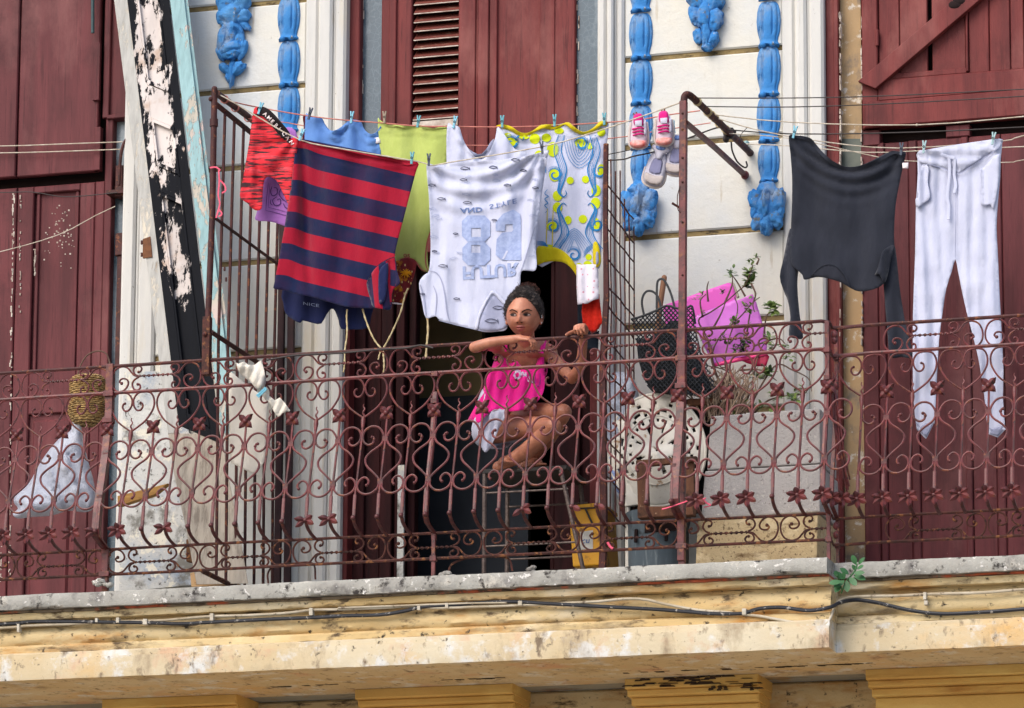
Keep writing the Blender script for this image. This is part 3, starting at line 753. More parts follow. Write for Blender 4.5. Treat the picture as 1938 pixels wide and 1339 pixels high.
inst('friezeAh',lambda:frieze_mb(False,True),sm(16),YR,IRON,rail,'frieze_scroll'); inst('friezeBh',lambda:frieze_mb(True,True),sm(16),YR,IRON_LOW,rail,'frieze_scroll')
XC=sm(17)-.012; XC2=P(1580,632,-.85).x
# rails
def railbar(z,mat,r,fl=.8,sag=.004,a=None,skip=None):
    b=MB(); pts=[]
    x=-3.2
    while x<XC-.03: pts.append((x,YR,z+sag*noise.noise(Vector((x*1.1,z*7,0))))); x+=.12
    pts+= [(XC-.02,YR,z),(XC+.015,YR+.02,z-.004),(XC2-.01,-.87,z),(XC2+.03,-.85,z+.002)]
    x=XC2+.15
    while x<XC2+1.9: pts.append((x,-.85,z+.006+sag*noise.noise(Vector((x*1.1,z*7,3))))); x+=.12
    b.tube(pts,r,6,ref=(0,1,0),flat=fl,mi=0)
    return b.build('rail',mat,rail)
railbar(ZT,IRON_BROWN,.0085); railbar(ZS,IRON,.0085); railbar(ZLO,IRON_LOW,.007); railbar(ZBO,IRON_LOW,.0072)
# stray wire lashed along the top rail
# posts follow the belly
def post(px,w,ztop,mat=IRON,name='post',Yp=YR,py=760):
    s=wx(px,py,Yp); b=MB(); zs=[ztop-(ztop-ZLO)*k/24 for k in range(25)]
    rg=[]
    for z in zs+[ZLO-.03]:
        o_=-out(z)*.95+.006
        rg.append([Vector((s-w/2,Yp+o_-w*.45,z)),Vector((s+w/2,Yp+o_-w*.45,z)),Vector((s+w/2,Yp+o_+w*.45,z)),Vector((s-w/2,Yp+o_+w*.45,z))])
    b.rings(rg); b.box(s-w*.4,s+w*.4,Yp-w*.3,Yp+w*.4,zTopL-.02,ZLO+.005)
    for z in (ZS-.005,ZST+.045,ZBO+.0): b.box(s-w*.68,s+w*.68,Yp-out(z)-w*.6,Yp-out(z)+w*.6,z-.012,z+.012)
    return b.build(name,mat,rail,bevel=.002,smooth=False)
post(207,.036,ZT+.012); post(823,.022,ZST+.09); post(1290,.036,ZT+.0); post(1566,.020,ZT+.0); post(1583,.018,ZT,Yp=-.85)
# corner: short return with lashed twigs of iron
b=MB()
for k in range(7):
    a=rnd.uniform(0,1); p0=Vector((XC+.02+rnd.uniform(-.01,.02),YR+.02+a*.03,ZST+rnd.uniform(.0,.09))); p1=Vector((XC2+.05+rnd.uniform(-.02,.04),-.93-rnd.random()*.03,ZLO+rnd.uniform(.1,.16)))
    mid=(p0+p1)/2+Vector((rnd.uniform(-.02,.015),-.03,rnd.uniform(-.03,.03)))
    b.tube(catmull([p0,mid,p1],6),.004,5)
for z,c in ((ZT-.055,.016),(ZT-.08,.014),(ZST+.02,.02),(ZLO-.05,.014),(ZLO-.09,.014)): b.ball((XC+.03,YR+.04,z),(c,c,c*1.3),8,6)
b.build('corner_return',IRON,rail)
o=inst('leaf63',lambda:leaf_mb(63),XC2+.02,-.9,IRON,rail,'leaf_flower'); o=inst('leaf63',None,XC2+.06,-.88,IRON,rail,'leaf_flower')
# loose iron arc standing on the ledge
b=MB(); b.tube(catmull(PP([(848,1090),(855,1068),(885,1056),(930,1053),(962,1057),(970,1080)],-.98),5),.005,6); b.build('loose_hoop',IRON_LOW,rail)
b=MB(); b.tube(catmull(PP([(508,1104),(507,1085),(520,1070),(555,1066),(592,1066),(597,1096)],-.98),5),.0045,6); b.build('loose_hoop',IRON_LOW,rail)

# ------------------------------------------------------------------ left pole with side grille
grille=empty('iron_side_grille',P(386,690,-1.0),'tall rusty side grille of vertical bars with pole, left of the washing','grille')
b=MB(); pole=PP([(406,168),(405,225),(402,400),(394,600)],-1.0); b.tube(pole,.0145,12); b.tube([pole[1]+Vector((0,0,.0)),pole[1]-Vector((0,0,.035))],.0195,12)
b.ball(pole[0],.0145,10,6); b.ball(P(399,187,-1.01),.012,8,6)
b.build('pole',IRON_BROWN,grille)
b=MB(); a=P(392,640,-1.0); b.box(a.x-.018,a.x+.018,-1.018,-.982,ZT-.07,a.z+.1); b.build('pole_sleeve',IRON_LOW,grille,smooth=False,bevel=.002)
def along(px0,py0,Yw,xoff=0):
    p=P(px0,py0,-1.0); return p,Vector((p.x+xoff,Yw,p.z))
b=MB(); p,q=along(408,196,-.04); b.tube([p,q],.017,4,flat=.6); b.build('top_bar',IRON_BROWN,grille)
b=MB(); p,q=along(404,410,-.04); b.tube([p,q],.008,6); b.build('cross_bar',IRON_BROWN,grille)
b=MB(); p,q=along(400,628,-.04); b.tube([p,q],.014,4,flat=.7); b.ball(P(388,632,-1.02),.012,8,6); b.build('cross_bar',IRON_BROWN,grille)
b=MB(); p,q=along(383,1080,-.04); b.tube([p,q],.014,4,flat=.7); b.build('cross_bar',IRON_LOW,grille)
pt=P(408,196,-1.0); pb=P(383,1080,-1.0)
for k in range(7):
    Yk=-.875+k*.125; b=MB()
    b.tube([Vector((pt.x+(.0),Yk,pt.z)),Vector(((pt.x*.45+pb.x*.55),Yk,(pt.z+pb.z)/2)),Vector((pb.x+.02,Yk,pb.z))],.0072,6)
    b.build('bar',IRON_BROWN,grille)
b=MB()
for dx in (0,.05):
    b.box(pt.x-.02+dx,pt.x+.012+dx,-.06,-.035,zTopL,pt.z+.0)
b.build('wall_post',M('dark_iron',S(60,34,36),S(46,28,30),20,rough=.7),grille,smooth=False,bevel=.002)
# clothes arm on the left
def arm(name,pts,r,mat,label,cat='bracket',parent=None):
    pass
rack=empty('drying_bracket',P(408,172,-1.0),'short rusty arm from left pole top to wall, holding line ends','bracket')
b=MB(); A0=P(410,176,-1.0); A1=P(520,262,-.1); b.tube([A0,A0*.5+A1*.5+Vector((0,0,.006)),A1],.016,10); b.build('arm',IRON_BROWN,rack)
for t in (.12,.3,.52):
    b=MB()
    c=A0+(A1-A0)*t; d=(A1-A0).normalized(); n1=d.orthogonal().normalized(); n2=d.cross(n1)
    for j in range(3): b.tube([c+d*(.006*j)+n1*(.0185*math.cos(k*.628))+n2*(.0185*math.sin(k*.628))+d*(.0006*k) for k in range(11)],.0022,5)
    b.build('lashing',CORD_PINK,rack)
# right clothes post
rack2=empty('drying_bracket',P(1290,640,-1.0),'rusty square clothes post with arm and strut, rising above the railing','bracket')
b=MB(); a0=P(1294,192,-1.0); a1=P(1290,1062,-1.0)
xs=a0.x; b.quadbox((a1.x-.016,-1.02,a1.z),(a1.x+.016,-1.02,a1.z),(a0.x+.016,-1.02,a0.z),(a0.x-.016,-1.02,a0.z),(0,.034,0))
b.build('post',IRON,rack2,smooth=False,bevel=.003)
b=MB()
for py in (214,244,298,344,420,520):
    b.ball(P(1291.5,py,-1.022),(.005,.005,.005),8,5)
b.build('rivet',IRON_LOW,rack2)
b=MB(); arc=catmull([P(1294,196,-1.004),P(1296,182,-1.0),P(1305,180,-.98),P(1330,202,-.80),P(1415,284,-.05),P(1419,289,-.0)],8); b.tube(arc,.0165,12); b.build('arm',IRON_BROWN,rack2)
b=MB(); b.tube([P(1298,232,-1.0),P(1350,276,-.5),P(1409,330,-.02)],.016,6,flat=.8); b.ball(P(1410,331,-.02),(.02,.02,.022),8,6); b.build('strut',IRON,rack2)
b=MB()
def wrap(b,c,d,r,turns,wr):
    n1=d.orthogonal().normalized(); n2=d.cross(n1)
    b.tube([c+d*(.0009*k)+n1*(r*math.cos(k*.628))+n2*(r*math.sin(k*.628)) for k in range(int(turns*10)+1)],wr,5)
d=(P(1415,284,-.05)-P(1330,202,-.80)).normalized()
for px,py,Yv,t in ((1318,190,-.9,3),(1338,210,-.73,2.5),(1345,216,-.66,3),(1352,222,-.6,2),(1360,232,-.52,3),(1372,243,-.42,4),(1385,254,-.3,2)):
    b=MB(); wrap(b,P(px,py,Yv),d,.0185,t,.0024); b.build('lashing',TWINE,rack2)
b=MB(); b.ball(P(1381,252,-.34),(.03,.03,.028),10,7,disp=lambda d:1+.3*noise.noise(d*2)); b.ball(P(1374,262,-.36),(.016,.02,.02),8,6)
b.tube(catmull(PP([(1384,268,-.34),(1386,285,-.33),(1395,305,-.3),(1408,316,-.28),(1414,314,-.28),(1412,305,-.28)],0),5),.004,6); b.build('black_wiring',WIRE,rack2); b=MB()
b.tube(catmull(PP([(1415,240,-.1),(1404,252,-.12),(1402,260,-.12),(1410,272,-.1)],0),5),.002,5); b.build('black_wiring',WIRE,rack2)
b=MB(); b.ball(P(1412,271,-.02),(.016,.014,.014),10,7); b.build('insulator',M('green_glass_knob',S(120,150,150),rough=.2,spec=.6),rack2)
b=MB(); b.tube(catmull(PP([(1287,352,-1.02),(1282,372,-1.03),(1283,395,-1.03),(1288,402,-1.02)],0),4),.0022,5); b.tube(PP([(1272,384,-1.03),(1292,396,-1.0)],0),.006,6); b.build('hook',IRON_LOW,rack2)

# ------------------------------------------------------------------ mesh panel on the right
mesh=empty('wire_mesh_panel',P(1140,700,-.99),'rusty bent wire mesh side panel beside the yellow patterned top','mesh panel')
b=MB(); b.tube(PP([(1147,272),(1146,420),(1148,560),(1141,700),(1143,1010),(1140,1078)],-.985),[.012,.012,.014,.0175,.0175,.0175],6); b.build('post',IRON_BROWN,mesh)
pz=[275,345,392,430,483,537,576,640,700,760,830,900,960]
def mp(i,py):     # point of the mesh: column i (0..6), row py at the post
    Yv=-.985+i*.082; base=P(1147,py,-.985)
    sag=.012*noise.noise(Vector((py*.02,i*.5,1)))
    return Vector((base.x+.007*noise.noise(Vector((py*.008,i*.4,4))),Yv,base.z-.006*i+sag))
for r_ in pz[1:]:
    b=MB(); b.tube(catmull([mp(i,r_) for i in range(7)],4),.0038,5); b.build('wire',IRON_BROWN,mesh)
for i in range(1,7):
    top={1:290,2:300,3:285,4:330,5:345,6:360}[i]
    b=MB(); b.tube(catmull([mp(i,p) for p in [top]+[q for q in pz if q>top+20]],4),.0036,5); b.build('wire',IRON_BROWN,mesh)
# ------------------------------------------------------------------ washing lines
def line(name,pts,r,mat,label,Y=-.9,sub=6):
    b=MB(); b.tube(catmull(PP(pts,Y),sub),r,6); o=b.build(name,mat); tag(o,label,'clothesline','washing lines'); return o
YA=-.93      # outer line, left bay
YB=-.70      # inner line, left bay
line('washing_line',[(414,178,-.99),(440,192,-.97),(480,216,YA),(565,263,YA),(640,280,YA),(790,305,YA),(815,313,YA),(850,307,YA),(1026,277,YA),(1130,248,-.95),(1220,218,-.97),(1292,192,-.99)],.0032,CORD,'white cord sagging between the two rusty poles, in front of the other cords',sub=3)
line('washing_line',[(430,190,-.9),(495,204,YB),(590,220,YB),(665,228,YB),(720,232,YB),(790,238,YB),(860,239,YB),(950,240,YB),(1050,237,YB),(1150,231,YB),(1206,227,YB),(1258,218,YB),(1325,209,YB)],.003,CORD_PINK,'pink cord holding the blue vest, lime shirt and patterned top',sub=3)
line('washing_line',[(470,224,-.55),(545,232,-.55),(640,250,-.55),(800,268,-.55),(940,275,-.55),(1150,262,-.55),(1240,248,-.55),(1345,232,-.55)],.0026,CORD_PINK,'thin faded pink cord behind the blue vest and white vest',sub=3)
line('washing_line',[(1150,292,-.62),(1215,279,-.62),(1300,262,-.6),(1330,256,-.6)],.0024,WIRE,'thin dark wire passing just above the white slip-on shoes')
line('washing_line',[(1149,303,-.7),(1180,301,-.7),(1200,295,-.7),(1240,286,-.68),(1300,262,-.6),(1345,245,-.5),(1362,240,-.45)],.0038,WIRE,'twisted dark wire tied from mesh panel to bracket arm')
RL=[([(1318,185,-.93),(1500,185,-.93),(1700,180,-.93),(2100,160,-.93)],WIRE,.0028,'dark wire, topmost of the lines from the bracket to the right'),
 ([(1330,201,-.78),(1500,202,-.78),(1720,194,-.78),(2100,172,-.78)],WIRE,.0028,'dark wire, second from the top above the dark jersey'),
 ([(1345,216,-.66),(1500,231,-.66),(1735,236,-.66),(1938,220,-.66),(2100,206,-.66)],CORD,.0030,'pale knotted cord crossing the gap under the plank shutter'),
 ([(1365,244,-.45),(1500,253,-.45),(1725,250,-.45),(1938,240,-.45),(2100,232,-.45)],WIRE,.0034,'thick dark wire just under the pale knotted cord'),
 ([(1352,222,-.6),(1440,247,-.6),(1560,268,-.6),(1700,280,-.6),(1893,267,-.6),(1938,256,-.6),(2100,225,-.6)],CORD,.0030,'pale cord carrying the white trousers and the dark jersey'),
 ([(1412,272,-.1),(1500,276,-.2),(1640,288,-.25),(1760,284,-.25),(1938,277,-.25),(2100,270,-.25)],CORD,.0028,'pale cord from the glass insulator behind the dark jersey'),
 ([(1380,252,-.4),(1500,262,-.4),(1640,292,-.4),(1715,304,-.4),(1900,307,-.4),(1938,302,-.4),(2100,285,-.4)],CORD,.0024,'lowest pale cord behind the white trousers')]
for pts,mt,r,lb in RL: line('washing_line',pts,r,mt,lb,sub=3)
b=MB(); b.ball(P(1735,236,-.66),.006,8,6); b.build('knot',CORD,bpy.data.objects['washing_line.007'])
for pts,lb,r,mt in (([(-200,276,.0),(0,276,.0),(120,272,.0),(232,268,.0)],'white cord, upper of the pair crossing the left shutter',.003,CORD),
  ([(-200,290,.0),(0,289,.0),(120,286,.0),(230,282,.0)],'white cord, lower of the pair crossing the left shutter',.003,CORD),
  ([(-200,366,-.03),(0,364,-.03),(60,363,-.03),(110,371,-.03),(150,371,-.03),(222,364,-.03)],'dark wire drooping across the left door top',.0026,WIRE),
  ([(-200,520,-.05),(0,476,-.05),(110,444,-.05),(180,408,-.05),(218,390,-.05)],'pale wire slanting up across the left door panel',.0024,CORD)):
    o=line('washing_line',pts,r,mt,lb,sub=3)

# ------------------------------------------------------------------ cloth
def area(o): return sum(o[i][0]*o[(i+1)%len(o)][1]-o[(i+1)%len(o)][0]*o[i][1] for i in range(len(o)))/2
def densify(o,sp):
    out_=[]
    for i in range(len(o)):
        a=o[i]; b=o[(i+1)%len(o)]; d=math.hypot(b[0]-a[0],b[1]-a[1]); n=max(1,int(d/sp))
        for k in range(n): out_.append((a[0]+(b[0]-a[0])*k/n,a[1]+(b[1]-a[1])*k/n))
    return out_
def smooth_outline(o,n=4): return [(p.x,p.y) for p in catmull([(a,b,0) for a,b in o],n,closed=True)]
def inside(x,y,o):
    c=False; j=len(o)-1
    for i in range(len(o)):
        if (o[i][1]>y)!=(o[j][1]>y) and x<(o[j][0]-o[i][0])*(y-o[i][1])/(o[j][1]-o[i][1])+o[i][0]: c=not c
        j=i
    return c
def edged(x,y,o):
    m_=1e9
    for i in range(len(o)):
        ax_,ay=o[i-1]; bx,by=o[i]; dx,dy=bx-ax_,by-ay; l=dx*dx+dy*dy
        t=max(0,min(1,((x-ax_)*dx+(y-ay)*dy)/l)) if l>0 else 0
        m_=min(m_,(ax_+dx*t-x)**2+(ay+dy*t-y)**2)
    return math.sqrt(m_)
def triangulate(outline,sp):
    o=densify(outline,sp)
    xs=[p[0] for p in o]; ys=[p[1] for p in o]; pts=list(o); r_=random.Random(3)
    y=min(ys)+sp*.5; row=0
    while y<max(ys):
        x=min(xs)+sp*(.5 if row%2 else 0)
        while x<max(xs):
            q=(x+r_.uniform(-.12,.12)*sp,y+r_.uniform(-.12,.12)*sp)
            if inside(q[0],q[1],o) and edged(q[0],q[1],o)>sp*.45: pts.append(q)
            x+=sp
        y+=sp*.87; row+=1
    n=len(o)
    v,e,f,_,_,_=delaunay_2d_cdt([Vector(p) for p in pts],[(i,(i+1)%n) for i in range(n)],[],1,1e-5)
    return [(p.x,p.y) for p in v],[tuple(q) for q in f]
def cloth(name,outline,Yf,mat,parent=None,sp=6,uvf=None,thick=.0018,sm=3,off=0):
    if sm: outline=smooth_outline(outline,sm)
    v,f=triangulate(outline,sp)
    Y=Yf if callable(Yf) else (lambda x,y:Yf)
    b=MB(); b.v=[tuple(P(x,y,Y(x,y)+off)) for x,y in v]; b.f=f; b.m=[0]*len(f)
    u=uvf or (lambda x,y:(x/100,-y/100))
    for i,(x,y) in enumerate(v): b.uv[i]=u(x,y)
    return b.build(name,mat,parent,solid=thick,angle=180)
def pillow(name,outline,Y0,dep,mat,parent=None,sp=6,sm=3,rim=16,wr=None,pw=.5,back=1.):
    """closed puffed body: front and back bulge around depth Y0"""
    if sm: outline=smooth_outline(outline,sm)
    v,f=triangulate(outline,sp); b=MB()
    od=densify(outline,sp); no=len(od)
    h=[]
    for x,y in v:
        d=edged(x,y,outline); t=min(1,d/rim); h.append(dep*(1-(1-t)**2)**pw*(1+(wr(x,y) if wr else 0)))
    Yb=Y0 if callable(Y0) else (lambda x,y:Y0)
    b.v=[tuple(P(x,y,Yb(x,y)-k)) for (x,y),k in zip(v,h)]; n=len(v)
    b.v+=[tuple(P(x,y,Yb(x,y)+k*back)) for (x,y),k in zip(v,h)]
    b.f=list(f)+[tuple(i+n for i in reversed(q)) for q in f]; b.m=[0]*len(b.f)
    for i,(x,y) in enumerate(v): b.uv[i]=b.uv[i+n]=(x/100,-y/100)
    return b.build(name,mat,parent,angle=180)
def decal(name,polys,Yf,mat,parent,off=-.0045,sp=5):
    """flat printed shapes lying on a cloth (pixel polygons)"""
    b=MB(); Y=Yf if callable(Yf) else (lambda x,y:Yf)
    for o in polys:
        v,f=triangulate(o,sp); b.add([P(x,y,Y(x,y)+off) for x,y in v],f)
    return b.build(name,mat,parent,angle=180)
def strokes(name,lines,Yf,mat,parent,off=-.0045,sub=4):
    b=MB(); Y=Yf if callable(Yf) else (lambda x,y:Yf)
    for ln,w in lines:
        p=[(q.x,q.y) for q in catmull([(a,c,0) for a,c in ln],sub)]; n=len(p); vs=[]
        for i in range(n):
            a=p[max(0,i-1)]; c=p[min(n-1,i+1)]; dx,dy=c[0]-a[0],c[1]-a[1]; l=math.hypot(dx,dy) or 1
            t=i/(n-1); ww=(w*(.35+.65*math.sin(math.pi*min(1,max(0,.08+t*.84)))) )/2
            for s_ in (-1,1):
                x,y=p[i][0]-dy/l*ww*s_,p[i][1]+dx/l*ww*s_; vs.append(P(x,y,Y(x,y)+off))
        b.add(vs,[(i*2,i*2+1,i*2+3,i*2+2) for i in range(n-1)])
    return b.build(name,mat,parent,angle=180)
def text_print(name,txt,org,ux,uy,Yf,mat,parent,off=-.0045,bold=0):
    """letters set on a cloth; org = baseline start, ux / uy = pixel vectors of one em"""
    cu=bpy.data.curves.new('t','FONT'); cu.body=txt; cu.size=1; cu.resolution_u=2; cu.offset=bold; cu.fill_mode='FRONT'
    ob=bpy.data.objects.new('t',cu); COL.objects.link(ob)
    dg=bpy.context.evaluated_depsgraph_get(); me=bpy.data.meshes.new_from_object(ob.evaluated_get(dg))
    b=MB(); vs=[]
    for v in me.vertices:
        x=org[0]+ux[0]*v.co.x+uy[0]*v.co.y; y=org[1]+ux[1]*v.co.x+uy[1]*v.co.y; vs.append(P(x,y,(Yf(x,y) if callable(Yf) else Yf)+off))
    b.add(vs,[tuple(p.vertices) for p in me.polygons])
    bpy.data.objects.remove(ob); bpy.data.curves.remove(cu); bpy.data.meshes.remove(me)
    return b.build(name,mat,parent,angle=180)
def drape(Y0,*terms):
    """terms: (kind, ...): ('v',amp,wavelength,phase,slant) vertical folds; ('r',x,y,amp,n,reach) folds radiating from a peg; ('s',x0,y0,x1,y1,sag,amp,wl,reach) swags; ('n',amp,scale); ('t',fx,fy) tilt"""
    def fn(x,y):
        d=0
        for t in terms:
            k=t[0]
            if k=='v': d+=t[1]*math.sin(2*math.pi*(x+t[4]*y+8*noise.noise(Vector((x*.006,y*.006,t[3]))))/t[2]+t[3])
            elif k=='r':
                dx,dy=x-t[1],y-t[2]; r_=math.hypot(dx,dy); d+=t[3]*math.sin(t[4]*math.atan2(dx,dy+4))*gauss(r_,t[5])*min(1,r_/20)
            elif k=='s':
                u_=(x-t[1])/(t[3]-t[1]); 
                if -.15<u_<1.15:
                    yl=t[2]+(t[4]-t[2])*u_+t[5]*4*max(0,u_*(1-u_)); q=(y-yl); d+=t[6]*math.sin(2*math.pi*q/t[7])*gauss(q,t[8])*max(0,min(1,4*(u_+.1)*(1.1-u_)))
            elif k=='w': d+=t[1]*(noise.noise(Vector((x/t[2],y/(t[2]*t[3]),t[1]*700)))+.5*noise.noise(Vector((x/t[2]*2.3,y/(t[2]*t[3]*.8),t[1]*900))))
            elif k=='n': d+=t[1]*noise.noise(Vector((x/t[2],y/t[2],t[1]*900)))
            elif k=='t': d+=t[1]*(x-t[3])+t[2]*(y-t[4])
            elif k=='c':   # one crease along a line
                px,py,qx,qy=t[1:5]; l=math.hypot(qx-px,qy-py); nx,ny=-(qy-py)/l,(qx-px)/l; q=(x-px)*nx+(y-py)*ny; s_=((x-px)*(qx-px)+(y-py)*(qy-py))/l/l
                if -.1<s_<1.1: d+=t[5]*gauss(q,t[6])*min(1,max(0,(s_+.1)*5))*min(1,max(0,(1.1-s_)*5))
        return Y0+d
    return fn
def garment(name,label,cat): 
    return name,label,cat
WASH='washing hung on the balcony lines'
def T(o,label,cat): return tag(o,label,cat,WASH)
# --- fabrics
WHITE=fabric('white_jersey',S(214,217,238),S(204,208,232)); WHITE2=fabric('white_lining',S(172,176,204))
NAVY=fabric('navy_cotton',S(30,38,82)); LIME=fabric('lime_cotton',S(204,218,122),S(190,206,108)); SKY=fabric('sky_blue_knit',S(112,158,226),S(98,144,214))
CHAR=fabric('charcoal_knit',S(47,50,61),S(39,42,52)); LILAC=fabric('lilac_cotton',S(190,128,210),S(178,116,200)); REDC=fabric('scarlet_cotton',S(214,40,22),S(196,30,18))
YEL=fabric('yellow_rib',S(228,208,24),S(214,190,18)); YELP=M('yellow_print',S(184,196,30),rough=.9,spec=.1); BLUP=M('blue_print',S(44,116,172),rough=.9,spec=.1); INKB=M('slate_blue_ink',S(104,122,164),rough=.9,spec=.1)
INKF=M('pale_slate_print',S(150,158,186),rough=.9,spec=.1); GREYP=M('faded_grey_print',S(138,150,186),S(158,170,202),60,rough=.9,spec=.1); INK=M('dark_ink',S(64,66,84),rough=.9,spec=.1); PURP=M('dark_purple_ink',S(84,50,110),rough=.9); WHP=M('white_print',S(236,226,226),rough=.9)
BLACKC=fabric('black_elastic',S(36,26,28)); PINKTRIM=fabric('rose_trim',S(196,110,96))
# striped cloth
def striped():
    t=NT('red_navy_stripes'); uvn=t.n('ShaderNodeSeparateXYZ'); t.l(t.tc.outputs['UV'],uvn.inputs[0])
    f=t.math('FRACT',t.math('MULTIPLY',uvn.outputs['Y'],.5)); k=t.math('GREATER_THAN',f,.5)
    c=t.mix(k,S(148,10,38),S(9,24,60)); c=t.mix(t.ramp(t.noise(240,detail=2),.5,.9,0,.3),c,S(50,14,30)); c=t.mix(t.ramp(t.noise(10),.4,.7,0,.2),c,S(90,14,44))
    t.base(c); t.rough(.9); t.b.inputs['Specular IOR Level'].default_value=.15; t.b.inputs['Sheen Weight'].default_value=.2
    t.bump(t.math('ADD',t.noise(22,(1,1,.45),detail=3),t.math('MULTIPLY',t.noise(300,detail=1),.06)),.006,.7); return t.m
STRIPE=striped()
def spacedye():
    t=NT('red_black_spacedye'); q=t.noise(1,(26,1,90),detail=3,src='UV',rot=(0,0,0)); mp=t.noise(1,(2.4,22,1),detail=4,rough=.6,src='UV',rot=(0,0,R(14)))
    c=t.mix(t.ramp(mp,.50,.56),S(206,30,44),S(44,14,22)); c=t.mix(t.ramp(t.noise(1,(2,9,1),src='UV'),.5,.75,0,.5),c,S(240,110,120))
    t.base(c); t.rough(.85); t.bump(t.noise(24,(1,1,.5)),.006,.7); return t.m
DYE=spacedye()
def dots():
    t=NT('white_pink_dots'); v=t.n('ShaderNodeTexVoronoi'); v.inputs['Scale'].default_value=9; t.l(t.tc.outputs['UV'],v.inputs['Vector']); v.inputs['Randomness'].default_value=.35
    c=t.mix(t.ramp(v.outputs['Distance'],.16,.2,.75,0),S(222,216,226),S(206,110,130)); t.base(c); t.rough(.9); t.bump(t.noise(26,(1,1,.5)),.006,.6); return t.m
def floral():
    t=NT('dark_floral'); v=t.n('ShaderNodeTexVoronoi'); v.inputs['Scale'].default_value=16; t.l(t.coord((1,.55,1),'UV',(0,0,.5)),v.inputs['Vector'])
    c=t.mix(t.ramp(v.outputs['Distance'],.17,.22,1,0),S(112,22,26),S(222,190,120)); c=t.mix(t.ramp(t.noise(2.3,src='UV'),.55,.62),c,S(214,140,20)); t.base(c); t.rough(.9); return t.m

# --- red space-dyed shorts
fY=drape(-.90,('r',562,262,.012,9,150),('v',.007,34,1,-.25),('c',480,225,474,392,-.018,5),('c',500,230,552,330,.012,10),('n',.012,40))
o=cloth('shorts',[(481,205),(496,212),(515,231),(532,252),(546,262),(563,262),(560,300),(550,375),(546,386),(536,366),(524,342),(508,334),(500,342),(497,368),(495,394),(482,397),(468,384),(454,371),(460,338),(472,268)],fY,DYE)
sh=T(o,'red and black streaked shorts hanging by one corner, leftmost on the lines','shorts')
bY=lambda x,y:fY(x,y)+.01
cloth('waistband',[(486,204),(496,201),(508,206),(520,217),(534,233),(546,248),(550,258),(548,270),(540,266),(524,250),(508,230),(492,214)],lambda x,y:fY(x,y)-.004,BLACKC,sh,sp=5)
for k,chx in enumerate('AMERICAN'):
    a=(497+k*7.1,211+k*6.6+.18*k*k*.6)
    ang=R(38+k*3); text_print('lettering',chx,(a[0],a[1]+5),(11*math.cos(ang),11*math.sin(ang)),(11*math.sin(ang)*.9,-11*math.cos(ang)*.9),fY,WHP,sh,off=-.011,bold=.02)
cloth('back_lining',[(497,330),(524,338),(536,362),(548,388),(551,372),(556,330),(530,310)],lambda x,y:fY(x,y)+.02,fabric('dark_red_lining',S(120,30,30)),sh)
# --- lilac bandana-print cloth
fY=drape(-.80,('v',.006,50,0,.1),('n',.008,50)); 
o=cloth('bandana',[(484,416),(487,398),(497,340),(512,300),(530,255),(546,240),(563,258),(556,330),(546,431),(538,427),(512,419)],fY,LILAC); T(o,'lilac bandana print cloth showing under the red shorts','bandana')
strokes('paisley_print',[([(508,345),(505,372),(503,398)],1.2),([(503,398),(522,402),(546,409)],1.2),([(511,346),(509,370),(508,392)],.9),([(508,392),(525,396),(546,402)],.9),([(515,352),(512,362),(516,370),(524,366),(524,356),(518,354)],2),([(524,372),(516,378),(520,388),(530,386),(530,376),(524,378)],2),([(532,356),(528,366),(534,376),(542,382)],2),([(536,384),(540,392),(546,394)],2),([(513,376),(512,384),(516,388)],1.6),([(526,350),(530,345)],1.6),([(535,366),(540,372)],1.4)],fY,PURP,o)
# --- sky-blue vest
fY=drape(-.66,('s',612,226,664,228,24,.010,16,26),('s',676,230,722,240,22,.010,16,26),('v',.008,36,2,0),('r',668,228,.01,8,90),('n',.006,50))
o=cloth('vest',[(578,222),(586,219),(600,221),(610,224),(616,236),(627,247),(641,243),(655,232),(663,226),(677,227),(684,231),(690,245),(701,253),(712,250),(718,241),(722,243),(720,300),(716,420),(660,470),(590,440),(577,330)],fY,SKY)
ve=T(o,'sky blue vest with two scooped armholes, pegged above striped shirt','vest')
cloth('care_label',[(709,261),(719,259),(720,270),(711,271)],lambda x,y:fY(x,y)-.006,WHP,ve,sm=0)
cloth('dark_lining',[(573,221),(580,219),(579,262),(572,262),(575,240)],lambda x,y:fY(x,y)+.012,fabric('maroon_print_lining',S(96,22,40)),ve)
# --- lime shirt
fY=drape(-.66,('v',.008,60,.6,0),('s',718,232,790,238,6,.006,14,16),('s',790,238,850,240,6,.006,14,16),('n',.010,60),('c',770,330,778,480,-.008,10))
o=cloth('shirt',[(715,224),(722,232),(735,236),(752,235),(770,238),(790,237),(820,243),(848,240),(846,300),(842,380),(828,420),(818,434),(809,462),(810,500),(813,512),(803,514),(795,506),(790,497),(780,490),(768,488),(756,492),(749,500),(740,440),(728,340),(719,280)],fY,LIME)
lm_=T(o,'lime green shirt hanging upside down behind the striped shirt','shirt')
strokes('hem_fold',[([(716,226),(735,238),(752,236),(770,240),(792,238),(818,244),(846,242)],5)],fY,LIME,lm_,off=-.006)
strokes('neck_trim',[([(750,498),(758,491),(770,488),(782,491),(790,499),(797,509),(806,513)],3.2)],fY,PINKTRIM,lm_)
strokes('armhole_trim',[([(846,404),(824,424),(812,446),(806,475),(806,500),(811,513)],3)],fY,PINKTRIM,lm_)
text_print('lettering','os',(763,486),(14,1),(0,-14),fY,PINKTRIM,lm_,bold=.02)
